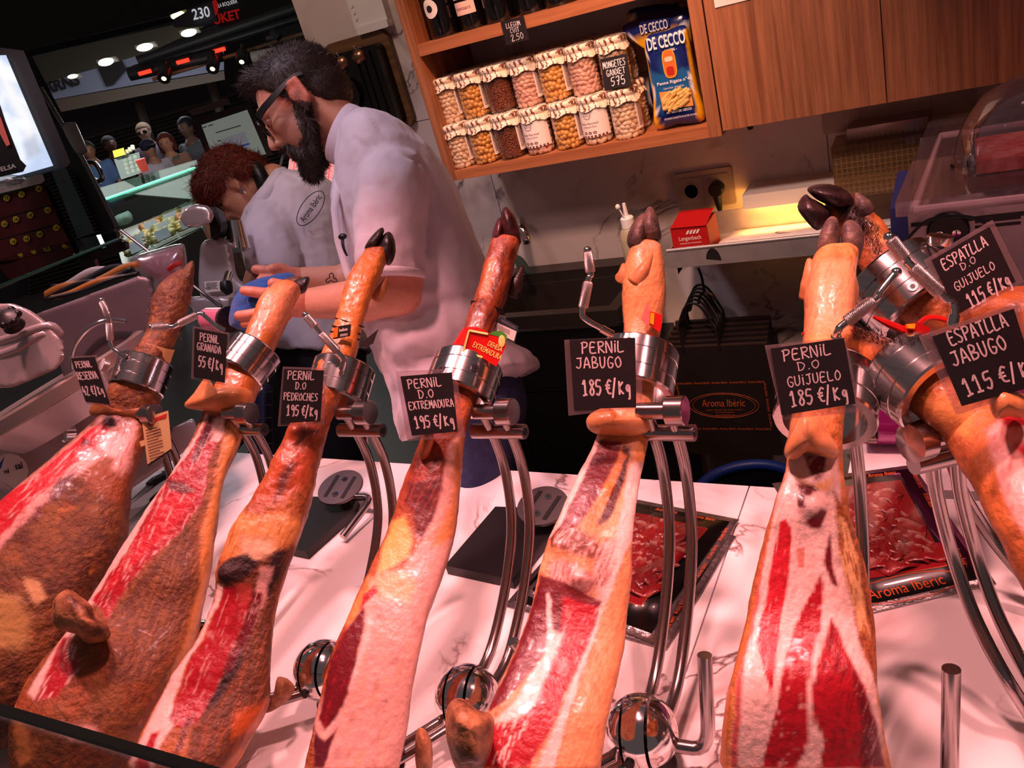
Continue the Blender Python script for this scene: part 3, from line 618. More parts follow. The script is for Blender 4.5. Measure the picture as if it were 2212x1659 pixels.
# power sockets
M_SOCK = mat('socket_frame', (168, 152, 142), .4, .3)
def socket_frame(name, label, x0, x1, z0, z1, n, plug=None):
    r = empty(name, ((x0+x1)/2, YW, z0), label, 'socket'); slab_on('frame', x0, x1, z0, z1, YW-.010, .010, M_SOCK, r, .005); w = (x1-x0-.018)/n
    for i in range(n):
        a = x0+.009+w*i; cx, cz = a+w/2, (z0+z1)/2; c = slab_on('insert', a+.002, a+w-.002, z0+.013, z1-.013, YW-.0125, .004, M_SOCK, r, .003)
        if n == 2:
            MB().lathe([(.0205, 0), (.0205, .004), (.018, .004), (.018, -.001)], (cx, YW-.0125, cz), (0, -1, 0), n=28, cap=False).build('socket_rim', M_SOCK, c)
            MB().lathe([(.018, .0005), (.001, .0005)], (cx, YW-.0125, cz), (0, -1, 0), n=28).build('socket_face', mat('socket_grey', (140, 126, 118), .5), c)
            for s in (-.007, .007): MB().cyl((cx+s, YW-.013, cz), (cx+s, YW-.0145, cz), .0028, n=12).build('socket_hole', M_BLACK, c)
            for s in (-.016, .016): MB().box((cx, YW-.0142, cz+s), (.003, .001, .0015)).build('earth_clip', M_CHROME, c)
    return r
socket_frame('socket_plate', 'double grey wall socket with one black plug in it', -.671, -.523, .972, 1.066, 2)
socket_frame('socket_plate', 'wide four gang grey plate under the cabinet', -.305, -.002, 1.106, 1.196, 4)
r = empty('power_plug', (-.5625, YW-.02, .99), 'black plug with strain relief and curved cable in the double socket', 'plug')
cx, cz = -.5625, 1.0195
MB().lathe([(.0185, .0), (.0185, .022), (.015, .028), (.001, .029)], (cx, YW-.014, cz), (0, -1, 0), n=28).build('plug_head', M_BLACK, r)
MB().cyl((cx, YW-.030, cz-.004), (cx+.001, YW-.030, cz-.048), .0125, .007).build('plug_body', M_BLACK, r)
for k in range(5): MB().cyl((cx+.001, YW-.030, cz-.048-.004*k), (cx+.001, YW-.030, cz-.0505-.004*k), .0062-.0004*k, n=14).build('strain_relief', M_BLACK, r)
e1 = pY(1620, 436, 2.02)
MB().tube([(cx+.001, YW-.03, cz-.05), (cx+.003, YW-.03, cz-.075), (cx+.02, YW-.03, cz-.087), (cx+.045, YW-.03, cz-.078), e1], .0034, 10, 6).build('cable', M_BLACK, r)
# light strip above the wrapping tray
r = empty('light_strip', (-.36, 2.03, .97), 'slim white light strip on the wall above the wrapping tray', 'lamp')
MB().bb((-.485, 1.950, 1.0005), (-.10, YW-.001, 1.016)).build('housing', M_WHITE, r)
MB().bb((-.48, 1.958, .989), (-.105, 1.976, .9995)).build('diffuser', mat('warm_tube', (255, 190, 100), .5, emit=55., ec=(255, 176, 84)), r)
MB().bb((-.485, 1.950, .982), (-.10, 1.956, 1.0005)).build('front_lip', M_WHITE, r)
# wrapping tray
r = empty('wrap_tray', (-.36, 1.9, .905), 'long steel tray with wrapping paper sheets fixed to the wall', 'tray')
MB().bb((-.640, 1.80, .908), (-.06, 1.806, .951)).build('front_panel', M_GREY, r); MB().cyl((-.640, 1.803, .952), (-.06, 1.803, .952), .0045, n=12).build('front_lip', M_GREY, r)
MB().bb((-.640, 1.806, .908), (-.06, 1.99, .914)).build('tray_floor', M_GREY, r); MB().bb((-.640, 1.99, .908), (-.06, 1.996, .972)).build('back_panel', M_GREY, r)
MB().bb((-.640, 1.806, .914), (-.635, 1.99, .950)).build('end_panel', M_GREY, r)
MB().prism([(-.632, 1.83, .907), (-.61, 1.83, .907), (-.632, 1.83, .88)], (0, .02, 0)).build('bracket', M_BLACK, r)
c = pY(1540, 552, 1.799); P = [(c[0]+.018*math.cos(q), 1.7985, c[2]-.018+.036*math.sin(q)) for q in np.linspace(.15, math.pi-.35, 12)]
st = MB().prism(P, (0, .0012, 0)).build('round_sticker', M_INK, r)
ps = empty('paper_stack', (-.4, 1.9, .915), 'stack of printed wrapping sheets glowing under the light strip', 'paper')
G = []
for x in np.linspace(-.525, -.075, 12): G.append([(x, y, .917+.030*sstep(1.98, 1.83, y)*(1-.15*math.sin(x*9))) for y in np.linspace(1.985, 1.815, 8)])
MB().sheet(G, .004).build('sheets', M_PAPER, ps, sharp=180)
mb = MB()
for x in (-.47, -.36, -.25, -.14):
    for a, b in ((.045, .028), (.041, .025)):
        t = np.linspace(0, 2*math.pi, 33); Z = lambda y: .9185+.030*sstep(1.98, 1.83, y)*(1-.15*math.sin(x*9))+.0015
        mb.tube([(x+a*math.cos(q), 1.875+b*math.sin(q), Z(1.875+b*math.sin(q))) for q in t], .0006, 5)
mb.build('printed_ovals', M_LINK, ps)
# red carton
r = empty('red_box', (-.585, 1.86, .916), 'red carton printed Langenbach standing at the left end of the steel tray', 'box')
MB().prism([(-.628, 1.815, .916), (-.538, 1.815, .916), (-.540, 1.815, 1.000), (-.626, 1.815, 1.002)], (0, .085, 0)).build('carton', mat('red_card', (176, 20, 20), .5, 0, (164, 16, 18), 20), r)
MB().prism([(-.624, 1.8125, 1.0025), (-.542, 1.8125, 1.0005), (-.542, 1.9, 1.012), (-.624, 1.9, 1.014)], (0, 0, -.001)).build('open_flap', mat('red_card', 0), r)
t = MB(); text_into(t, 'Langenbach', (-.5835, 1.8143, .972), EX, EZ, .052, .013); text_into(t, 'PREMIUM MODERN', (-.5835, 1.8143, .961), EX, EZ, .050, .003); text_into(t, 'das Produkt der guten Hausfrau', (-.584, 1.8143, .952), EX, EZ, .066, .004)
for k in range(4): a = -.592+.008*k; t.add([(a, 1.8143, .983), (a+.005, 1.8143, .983), (a+.011, 1.8143, .992), (a+.006, 1.8143, .992)], [(0, 1, 2, 3)])
t.build('lettering', M_PAPER, r)
# squeeze bottle
c = pY(1378, 585, 1.86); c[2] = .868
r = empty('squeeze_bottle', c, 'translucent squeeze bottle with white nozzle cap behind the sink', 'bottle')
MB().lathe([(.024, 0), (.026, .004), (.027, .105), (.022, .128), (.013, .136)], c, n=24).build('body', thin_glass('cloudy_plastic', (220, 210, 180), .1, .2, .55, (206, 196, 160)), r)
MB().lathe([(.0165, .135), (.0165, .158), (.013, .162), (.006, .164), (.004, .195), (.001, .196)], c, n=20).build('nozzle_cap', M_WHITE, r)
MB().tube([c+V((.006, -.012, .15)), c+V((-.004, -.014, .172)), c+V((-.010, -.014, .19))], .0016, 6).build('cap_strap', M_WHITE, r)
MB().ell(c+V((-.011, -.014, .192)), (.006, .006, .007)).build('cap_plug', M_WHITE, r)
# sink with cabinet
r = empty('sink_unit', (-1.05, 1.86, 0), 'dark steel sink with deep basin set in a black base unit', 'sink')
M_SINK = mat('sink_steel', (96, 86, 80), .4, .9)
x0, x1, ya, yb, zt = -1.42, -.74, 1.675, 2.03, .866
MB().bb((x0, ya, zt-.035), (x1, ya+.03, zt)).build('front_rim', M_SINK, r); MB().bb((x0, yb-.06, zt-.03), (x1, yb, zt)).build('back_rim', M_SINK, r)
MB().bb((x0, ya+.03, zt-.03), (x0+.26, yb-.06, zt)).build('drainer', M_SINK, r); MB().bb((x1-.03, ya+.03, zt-.03), (x1, yb-.06, zt)).build('side_rim', M_SINK, r)
MB().bb((x0+.26, ya+.03, zt-.2), (x1-.03, yb-.06, zt-.19)).build('basin_floor', M_SINK, r); MB().bb((x0+.26, yb-.064, zt-.19), (x1-.03, yb-.06, zt-.03)).build('basin_wall', M_SINK, r)
MB().bb((x0+.26, ya+.03, zt-.19), (x0+.264, yb-.064, zt-.03)).build('basin_wall', M_SINK, r)
MB().bb((x0, ya+.03, .02), (x1, yb, zt-.205)).build('cabinet', M_BLACK, r)
for a, b in ((x0, -1.09), (-1.085, x1)): MB().bb((a, ya+.008, .03), (b, ya+.028, .64)).build('cabinet_door', M_BLACK, r)
MB().bb((x0, ya+.008, .646), (x1, ya+.028, .82)).build('drawer_front', M_BLACK, r)
f = pY(1130, 500, 1.90)
simple('tap', 'chrome tap spout bending down over the sink', 'tap', MB().tube([f+V((-.06, .12, -.02)), f+V((-.045, .09, .004)), f+V((-.02, .04, .012)), f+V((0, 0, .010)), f+V((.008, -.01, -.006)), f+V((.010, -.012, -.03))], .0115, 16, 5), M_CHROME)
b = pY(1140, 575, 1.90)
simple('dark_wedge', 'dark green wedge leaning behind the sink rim', 'sponge', MB().puff([(1112, 552), (1128, 556), (1142, 575), (1152, 592), (1140, 594), (1118, 580)], depth(b), .01), mat('wedge_green', (24, 44, 38), .9, bump=.5))  # small wedge added for an unidentified dark shape
# carrier bags on a hook
r = empty('bag_hook', pY(1512, 585, 1.93), 'bent steel hook hanging from the tray above the carrier bags', 'hook')
HK = [pY(a, b, 1.93) for a, b in ((1508, 578), (1516, 600), (1522, 628))]
MB().tube(HK+[pY(1535, 636, 1.93), pY(1548, 650, 1.93)], .0035, 8, 4).build('rod', M_DSTEEL, r); MB().tube([HK[2], pY(1512, 640, 1.93), pY(1509, 655, 1.93)], .0035, 8, 4).build('prong', M_DSTEEL, r)
M_BAG = mat('black_kraft', (20, 13, 12), .6, 0, (28, 18, 16), 15)
NB = 6
for k in range(NB):
    y = 1.885+.018*k; dz = .006*k
    lab = 'front black paper carrier bag with orange oval shop print' if k == 0 else 'black paper carrier bag hanging %s behind the printed one' % ['', 'first', 'second', 'third', 'fourth', 'last'][k]
    tl, tr = pY(1437, 752, 1.885), pY(1655, 742, 1.885); bl, br = pY(1480, 985, 1.885), pY(1692, 978, 1.885)
    xl, xr, zt_, zb_ = (tl[0]+bl[0])/2, (tr[0]+br[0])/2, (tl[2]+tr[2])/2, (bl[2]+br[2])/2
    q = empty('carrier_bag', ((xl+xr)/2, y, zb_), lab, 'bag', 'black carrier bags on the hook')
    MB().bb((xl+.002*k, y, zb_), (xr-.001*k, y+.010, zt_+dz)).build('bag_body', M_BAG, q)
    MB().bb((xl+.002*k, y-.0006, zt_+dz-.003), (xr-.001*k, y+.0106, zt_+dz+.0012)).build('top_fold', mat('kraft_edge', (44, 30, 26), .5), q)
    a, b = xl+.052, xl+.140; hz = pY(1545, 660, 1.885)[2]
    MB().tube([(a, y, zt_-.01), (a-.004, y, zt_+.06), (a-.004+.004*(k % 3), y+.01, hz-.05), ((a+b)/2-.02, y+.01, hz+.002*k), ((a+b)/2+.012, y+.01, hz+.002*k), (b-.006+.003*(k % 2), y+.01, hz-.05), (b+.004, y, zt_+.05), (b+.006, y, zt_-.01)], .0034, 8, 5).build('handle', M_BAG, q)
    if k == 0:
        t = MB(); yy = y-.0012; cc = pY(1562, 872, yy); text_into(t, 'Aroma Ibèric', cc+EZ*.002, EX, EZ, .115, .022, shear=.12)
        text_into(t, 'parades nº 186-194 i 780 - tel. 93 317 04 17', cc-EZ*.020, EX, EZ, .098, .005); text_into(t, 'mercat de la boqueria', cc-EZ*.027, EX, EZ, .05, .005); text_into(t, 'www.aromaiberic.com', cc-EZ*.035, EX, EZ, .05, .005)
        for sc_ in (1., .9):
            th = np.linspace(0, 2*math.pi, 49); t.tube([cc+EX*.092*sc_*math.cos(v)+EZ*(.038*sc_*math.sin(v)-.006) for v in th], .0006 if sc_ == 1 else .0004, 5)
        W2 = .116
        for sx in (-1, 1):
            for j in range(3): text_into(t, 'Aroma Ibèric', cc+EX*sx*W2+EZ*(-.052+.046*j), EZ*(-sx), EX*sx, .040, .007, shear=.12)
        for sz in (.064, -.078):
            for j in range(5): text_into(t, 'Aroma Ibèric', cc+EX*(-.094+.047*j)+EZ*sz, EX, EZ, .043, .007, shear=.12)
        t.build('lettering', mat('bag_print', (190, 84, 34), .6), q)
# waste bin with blue liner rim
bc = pZ(1620, 1075, .42)
r = empty('waste_bin', (bc[0], bc[1], 0), 'black waste bin with blue rim below the carrier bags', 'bin')
MB().lathe([(.11, 0), (.125, .42), (.118, .42), (.10, .05)], (bc[0], bc[1], 0), n=32, cap=False).build('bin_body', M_BLACK, r)
t = np.linspace(0, 2*math.pi, 41); MB().tube([(bc[0]+.127*math.cos(q), bc[1]+.127*math.sin(q), .425) for q in t], .014, 10).build('rim', mat('blue_plastic', (20, 44, 110), .4), r)
# clear punnets on the wall side
q0, q1 = pY(1795, 325, 1.93), pY(1980, 400, 1.93)
def punnet(label, x0, x1, y0, y1, z0, z1):
    r = empty('clear_punnet', ((x0+x1)/2, (y0+y1)/2, z0), label, 'container', 'clear ribbed punnets')
    MB().bb((x0, y0, z0), (x1, y1, z1)).build('shell', thin_glass('punnet_plastic', (214, 196, 172), .16, .1, .16, (196, 160, 120)), r)
    n = int((x1-x0)/.011); mb = MB()
    for i in range(n): x = x0+.006+.011*i; mb.bb((x, y0-.0012, z0+.004), (x+.0035, y0, z1-.004))
    for i in range(9): z = z0+.008+(z1-z0)*i/10; mb.bb((x0+.003, y0-.0016, z), (x1-.003, y0-.0004, z+.002))
    mb.build('ribs', thin_glass('punnet_ribs', (235, 215, 185), .35, .08, .2, (220, 180, 130)), r)
punnet('clear ribbed plastic punnets stacked against the wall', q0[0], q1[0]+.05, 1.93, 2.03, q1[2]-.01, q0[2]+.005)
punnet('smaller clear lid lying on the stacked punnets', q0[0]+.03, q1[0]+.03, 1.95, 2.03, q0[2]+.0055, q0[2]+.03)
simple('wall_ledge', 'dark ledge carrying the clear punnets', 'shelf', MB().bb((q0[0]-.02, 1.86, q1[2]-.13), (.7, YW-.001, q1[2]-.0105)), mat('ledge_brown', (70, 50, 38), .5))
# vacuum packing machine
r = empty('vacuum_packer', (.2, 1.6, TOP), 'vacuum packing machine with clear acrylic lid behind the hams', 'machine')
mx0, mx1, my0, my1, mz = -.100, .46, 1.385, 1.84, 1.118
MB().bb((mx0+.004, my0, .6), (mx1, my1, mz)).build('body', M_GREY, r); MB().bb((mx0+.008, my0-.002, mz-.018), (mx1, my0+.01, mz-.012)).build('body_seam', M_BLACK, r)
M_ACR = thin_glass('acrylic', (246, 240, 242), .14, .04, .03, (235, 215, 220))
lo = [(mx0-.012, my0-.012), (mx1, my0-.012), (mx1, my1+.01), (mx0+.02, my1+.01)]
MB().prism([(a, b, mz+.004) for a, b in lo], (0, 0, .024)).build('lid', M_ACR, r)
in_ = [(mx0+.012, my0+.015), (mx1-.02, my0+.015), (mx1-.02, my1-.02), (mx0+.04, my1-.02)]
MB().tube([V((a, b, mz+.0035)) for a, b in in_+in_[:1]], .0065, 8).build('gasket', mat('pink_gasket', (238, 205, 208), .4), r)
for px, py in ((2100, 275), (2076, 357)):
    c = pZ(px, py, mz+.029); k_ = MB().lathe([(.016, 0), (.016, .002), (.001, .0025)], c, n=24).build('washer', M_BLACK, r); MB().lathe([(.006, .002), (.006, .007), (.004, .011), (.0005, .0125)], c, n=14).build('cap_nut', M_CHROME, k_)
dc = pZ(2240, 330, mz+.028); MB().lathe([(.12, 0), (.118, .02), (.105, .06), (.075, .10), (.03, .122), (.001, .125)], dc, n=36).build('dome', M_ACR, r)
simple('meat_pack', 'sealed red meat pack lying under the acrylic dome', 'meat', MB().box(dc+V((.0, -.01, .012)), (.085, .07, .010)), mat('pack_red', (190, 50, 52), .25, 0, (228, 150, 140), 30))
kc = pY(2048, 497, my0); k_ = MB().lathe([(.030, 0), (.030, .006), (.027, .009), (.001, .009)], kc, (0, -1, 0), n=28).build('cover_disc', M_BLACK, r)
for s in (-.0115, .0115):
    s_ = MB().lathe([(.006, .009), (.006, .0105), (.001, .011)], kc+EX*s+EZ*(-.003), (0, -1, 0), n=16).build('screw', M_CHROME, k_); MB().box(kc+EX*s+EZ*(-.003)-EY*.0112, (.0008, .0006, .005)).build('screw_slot', M_BLACK, k_)
for k in range(2): c = pY(2155, 474+12*k, my0); MB().box(c-EY*.0005, (.030, .001, .0022)).build('vent_slot', M_BLACK, r)
MB().tube([pY(a, b, my0-.02) for a, b in ((1945, 540), (1962, 515), (1985, 490), (2010, 474), (2060, 467), (2100, 470), (2128, 482))], .0026, 8, 4).build('cable', M_BLACK, r)
simple('blue_crate', 'blue plastic crate standing behind the vacuum packer', 'crate', MB().bb((mx0-.040, 1.60, .75), (mx0-.004, 1.83, 1.06)), mat('crate_blue', (58, 60, 120), .5))
# side return of the counter with purple film roll
simple('side_worktop', 'pale marble side worktop joining the counter under the purple roll', 'counter', MB().bb((-.165, .985, TOP-.045), (1.5, 1.375, TOP-.001)), M_MARB)
r = empty('film_roll', (0, 1.1, TOP), 'purple foil roll lying behind the ham rings', 'roll')
ra, rb = pY(1868, 897, 1.10), pY(2090, 880, 1.10); ra[2] = rb[2] = TOP+.044
MB().cyl(ra, rb+EX*.3, .043, n=40).build('film', mat('purple_foil', (168, 30, 128), .22, .25, coat=.5), r)
MB().cyl(ra-EX*.006, ra+EX*.001, .018, n=20).build('core', mat('card_core', (150, 110, 80), .7), r)
# ================================================================ hams, their stands and price tags
FAT, FATW, YFAT = (226, 170, 158), (240, 202, 190), (230, 184, 100)
MEAT, MEATB, DMEAT, PUR = (168, 20, 34), (198, 30, 44), (108, 18, 28), (88, 26, 36)
DARK, SKIN, SKINL, SKIND, BRN, MOLD = (48, 20, 18), (196, 112, 52), (222, 150, 84), (150, 78, 36), (104, 56, 28), (142, 88, 44)
def psd(P, poly):
    """signed distance of points to a polygon, positive inside"""
    Q = np.array(poly, float); d = np.full(len(P), 1e9); ins = np.zeros(len(P), bool)
    for i in range(len(Q)):
        a, b = Q[i], Q[(i+1) % len(Q)]; e = b-a; w = P-a; t = np.clip((w @ e)/max(e @ e, 1e-9), 0, 1); d = np.minimum(d, np.linalg.norm(w-t[:, None]*e, axis=1))
        c = ((a[1] > P[:, 1]) != (b[1] > P[:, 1])); xx = (b[0]-a[0])*(P[:, 1]-a[1])/((b[1]-a[1]) if abs(b[1]-a[1]) > 1e-9 else 1e-9)+a[0]; ins ^= c & (P[:, 0] < xx)
    return np.where(ins, d, -d)
M_HAM = vmat('cured_ham', .32, .28, 150, .07, 260, coat=.22, gloss=True)
DULL = {MOLD, BRN, SKIND, DARK}
M_HOOF = mat('hoof_horn', (30, 22, 22), .38, 0, (64, 44, 42), 45, .8, 60)
M_HOOFG = mat('hoof_grey', (70, 56, 54), .5, 0, (128, 100, 88), 45, 1., 70)
M_DEW = mat('dewclaw_skin', (190, 112, 60), .4, 0, (214, 150, 100), 40, .3, 90)
M_RIND = mat('ham_rind', (206, 128, 70), .38, 0, (226, 158, 108), 30, .35, 70, coat=.2)
M_BONE = mat('dried_bone_end', (84, 42, 22), .5, 0, (198, 136, 92), 40, 1., 60)
def paint(vs, base, layers, front, g0=.5):
    G = np.full(len(vs), g0)
    P = proj(vs); n1 = fbm(vs, 55, 3); n2 = fbm(vs, 160, 3, 7.); n3 = fbm(vs, 22, 3, 31.)
    c0, c1, c2 = [lin(c) for c in base]
    k = sstep(-.35, .35, n3+.5*n1)[:, None]; C = c0*(1-k)+c1*k; k = (sstep(.12, .5, n1+.4*n2-.1)*.8)[:, None]; C = C*(1-k)+c2*k
    rd = 1-np.abs(fbm(vs, 34, 4, 51.))*6; k = (np.clip(rd, 0, 1)*(1-g0)*.55)[:, None]; C = C*(1-k)+lin((60, 30, 16))*k; k = (sstep(.25, .6, fbm(vs, 75, 3, 17.))*(1-g0)*.7)[:, None]; C = C*(1-k)+lin((206, 128, 60))*k
    wob = np.stack([n1*7+n2*4, fbm(vs, 60, 3, 90.)*7], 1)
    for L in layers:
        col, poly = L[0], L[1]; fe = L[2] if len(L) > 2 else 5; mar = L[3] if len(L) > 3 else None
        a = sstep(-fe, fe, psd(P+wob*(.6 if fe < 10 else 1.2), poly))*front
        q = np.tile(lin(col), (len(vs), 1))
        if mar is not None:
            cc, amt, st = mar[0], mar[1], (mar[2] if len(mar) > 2 else .22); ax = mar[3] if len(mar) > 3 else (-.36, .93)
            al = P[:, 0]*ax[0]+P[:, 1]*ax[1]; ac = P[:, 0]*ax[1]-P[:, 1]*ax[0]
            s = fbm(np.stack([ac*.16, al*.014, 0*al+len(poly)], 1), 1., 4); s2 = fbm(np.stack([ac*.05, al*.022, 0*al+3.], 1), 1., 4)
            m = np.maximum(sstep(st, st+.22, s), sstep(.30, .5, s2)*.8)[:, None]*amt; q = q*(1-m)+lin(cc)*m
            dk = (sstep(.05, .6, -s2)*.35)[:, None]; q = q*(1-dk*.8)
        C = C*(1-a[:, None])+q*a[:, None]; G = G*(1-a)+a*(.2 if col in DULL else .85)
    return np.concatenate([np.clip(C, .003, 1), np.clip(G, 0, 1)[:, None]], 1)
def ham_body(parent, xh, st, base, layers, rough=.0016, M=168, N=340, bump=None, g0=.5):
    st = sorted(st); ys = np.array([s[0] for s in st], float); yy = np.linspace(ys[0], ys[-1], N)
    L = np.interp(yy, ys, [s[1] for s in st]); R = np.interp(yy, ys, [s[2] for s in st]); T = np.interp(yy, ys, [s[3] for s in st]); FF = np.interp(yy, ys, [s[4] for s in st])
    for A in (L, R, T, FF):
        for _q in range(3 if A is not T and A is not FF else 5): k = np.ones(13)/13; A[:] = np.convolve(np.pad(A, 6, 'reflect', reflect_type='odd'), k, 'valid')
    C = np.array([pX((l+r)/2, y, xh) for l, r, y in zip(L, R, yy)]); D = np.array([depth(c) for c in C])
    W = np.array([(pd(r, y, d)-pd(l, y, d))/2 for l, r, y, d in zip(L, R, yy, D)]); tg = np.gradient(C, axis=0); tg /= np.linalg.norm(tg, axis=1)[:, None]
    Tn = np.cross(W, tg); Tn /= np.linalg.norm(Tn, axis=1)[:, None]; s = np.sign((Tn*(CC-C)).sum(1)); Tn *= s[:, None]
    th = np.linspace(0, 2*math.pi, M, endpoint=False); th = th-.28*np.sin(2*th)*0
    cs, sn = np.cos(th), np.sin(th); ex = .82
    cx = np.sign(cs)*np.abs(cs)**ex; sx = np.sign(sn)*np.abs(sn)**ex; rings = []; fr = []
    w = np.linalg.norm(W, axis=1)
    for i in range(N):
        hh = w[i]*T[i]*np.where(sn > 0, FF[i], 1.0); rings.append(C[i]+np.outer(cx, W[i])+np.outer(sx*hh, Tn[i])); fr.append(sstep(-.45, .0, sn))
    # close both ends
    vs = np.concatenate(rings); fr = np.concatenate(fr)
    for (i, sg) in ((0, -1), (N-1, 1)):
        pass
    mb = MB(); e0 = [C[0]+(r_-C[0])*k-tg[0]*w[0]*q for k, q, r_ in ((.25, .42, rings[0]), (.7, .30, rings[0]))]; e1 = [C[-1]+(rings[-1]-C[-1])*k+tg[-1]*w[-1]*q for k, q in ((.75, .25), (.3, .40))]
    allr = e0+rings+e1; mb.rings(allr); vs = mb.arr(); fr = np.concatenate([np.zeros(2*M), fr, np.zeros(2*M)])
    cen = np.concatenate([np.repeat(np.array([C[0]]*2+list(C)+[C[-1]]*2), M, axis=0)]); nr = vs-cen; nr /= np.maximum(np.linalg.norm(nr, axis=1)[:, None], 1e-9)
    cut = np.repeat(np.concatenate([[1, 1], FF, [1, 1]]), M)
    amp = rough*(1.0+.3*sstep(.5, 1., cut)); dsp = fbm(vs, 24, 3)*amp*1.0+fbm(vs, 110, 3, 9.)*amp*.35
    if bump:
        P = proj(vs)
        for (bx, by, br, bh) in bump: dsp = dsp+bh*np.exp(-((P[:, 0]-bx)**2+(P[:, 1]-by)**2)/(2*br*br))*fr
    col = paint(vs, base, layers, fr, g0)
    return mesh_obj('meat', vs+nr*dsp[:, None], mb.f, M_HAM, parent, 180, col)
def hooves(parent, polys, d, m, tf=.016):
    for p in polys: 
        MB().puff(p, d, tf).build('hoof_toe', m, parent, sharp=180, warp=lambda v: v+np.outer(fbm(v, 90, 3)*.0012, -CF))
def dew(parent, a, b, d, r, m=None, nm='dewclaw'):
    MB().tube([pd(*a, d), pd((a[0]*.6+b[0]*.4)+2, a[1]*.6+b[1]*.4, d-.004), pd(*b, d)], [r, r*.8, r*.12], 12, 4).build(nm, m or M_DEW, parent, sharp=180)
def band(parent, name, m, xh, l, r, pyl, pyr, hpx, fat=1.06):
    """strip wound round the shank: runs from (l,pyl) to (r,pyr), hpx tall"""
    c = pX((l+r)/2, (pyl+pyr)/2, xh); d = depth(c); w = (pd(r, pyr, d)-pd(l, pyl, d))/2*fat; up = (pd((l+r)/2+hpx*.34, (pyl+pyr)/2-hpx, d)-pd((l+r)/2, (pyl+pyr)/2, d))
    n = unit(np.cross(w, up)); n = n if n @ CF < 0 else -n; tt = unit(np.cross(up, w)); t = np.linspace(0, 2*math.pi, 40, endpoint=False); hw = np.linalg.norm(w)
    ring = np.outer(np.cos(t), w)+np.outer(np.sin(t), n*hw*.95)
    R = [c+ring*k+up*q for k, q in ((.97, -.5), (1., -.5), (1., .5), (.97, .5))]
    o = MB().rings(R, cap=False).build(name, m, parent); return o, c, unit(w), unit(up), n, hw, d
HAMS = {}
def ham(key, label, xh, base_px, st, base, layers, **k):
    c = pX(*base_px, xh); r = empty('cured_ham', (c[0], c[1], c[2]), label, 'ham', 'cured hams in stands on the counter'); HAMS[key] = r; ham_body(r, xh, st, base, layers, **k); return r

# ---- 1 reserva
X1, X2, X3, X4, X5, X6 = -1.14, -.94, -.74, -.535, -.335, -.118
h = ham(1, 'brown mould-crusted ham at far left with bare hairy shank and paper band', X1, (80, 1560),
    [(590, 385, 416, .9, 1), (628, 336, 413, .9, 1), (679, 327, 400, .9, 1), (717, 321, 381, .9, 1), (745, 312, 368, .9, 1), (800, 262, 350, .95, 1), (860, 232, 342, .9, 1), (903, 226, 327, .85, .7), (953, 162, 309, .75, .55), (1004, 104, 291, .7, .5), (1054, 43, 275, .7, .5), (1119, -30, 270, .7, .5), (1200, -90, 255, .7, .6), (1300, -150, 200, .7, .7), (1400, -180, 170, .7, .8), (1500, -200, 130, .7, .9), (1580, -190, 60, .7, 1)],
    (MOLD, BRN, SKIND),
    [(SKIND, [(225, 900), (330, 905), (300, 1010), (270, 1100), (200, 1060), (160, 1010), (185, 960)], 16), (FAT, [(226, 896), (300, 912), (292, 950), (262, 990), (225, 985), (160, 1030), (95, 1090), (40, 1140), (-60, 1250), (-90, 1210), (40, 1050), (110, 995)], 7, (MEAT, .45, .1)),
     (MEATB, [(228, 903), (255, 908), (225, 945), (185, 985), (150, 1010), (95, 1062), (45, 1110), (0, 1160), (-70, 1240), (-90, 1180), (0, 1080), (45, 1048), (110, 1000), (165, 952)], 4, (FATW, .75, .16, (-.72, .69))), (DMEAT, [(236, 905), (262, 907), (240, 925), (218, 925)], 4), (DMEAT, [(180, 945), (200, 950), (190, 966), (176, 962)], 4), (PUR, [(120, 1040), (165, 1015), (150, 1050), (118, 1085), (105, 1075)], 8), (DMEAT, [(78, 1098), (96, 1090), (88, 1118), (74, 1122)], 4),
     ((224, 176, 120), [(50, 1245), (85, 1255), (98, 1290), (75, 1310), (60, 1280)], 5), ((206, 160, 96), [(-20, 1280), (40, 1290), (70, 1350), (50, 1400), (-20, 1400)], 18), (FAT, [(262, 960), (285, 945), (285, 1000), (262, 1030), (240, 1010)], 12, (MEAT, .5, .15))], rough=.0028, g0=.08)
hooves(h, [[(385, 605), (398, 577), (417, 563), (420, 588), (412, 628), (394, 640)], [(352, 622), (368, 598), (392, 580), (400, 600), (385, 640), (362, 650)]], depth(pX(395, 600, X1)), mat('hairy_trotter', (120, 78, 42), .7, 0, (84, 50, 28), 60, .9, 160), .02)
b, c, w, u, n, hw, d = band(h, 'paper_band', mat('cream_band', (226, 178, 112), .6), X1, 306, 366, 752, 770, 30, 1.12)
t = MB(); cb = c+n*hw*1.0; text_into(t, 'MONTE', cb-w*hw*.35+u*.004, w, u, .022, .006, bold=.02, lift=.003); text_into(t, 'NEVADO', cb-w*hw*.3-u*.004, w, u, .024, .006, bold=.02, lift=.003); t.build('lettering', M_LINK, b)
for k in range(70):   # stray bristles on the shank
    pass
hb = MB(); rr = random.Random(5)
for k in range(260):
    y = rr.uniform(640, 748); x = rr.choice([np.interp(y, [628, 679, 717, 748], [334, 327, 321, 311])+rr.uniform(-1, 6), rr.uniform(320, 395)]); d0 = depth(pX(360, 690, X1))-.012+rr.uniform(0, .01); p0 = pd(x, y, d0); hb.tube([p0, p0+pd(x-rr.uniform(2, 9), y-rr.uniform(-2, 9), d0)-pd(x, y, d0)], [.0003, .00008], 3)
o = hb.build('bristles', mat('boar_bristle', (120, 74, 38), .6), h); o['kind'] = 'stuff'
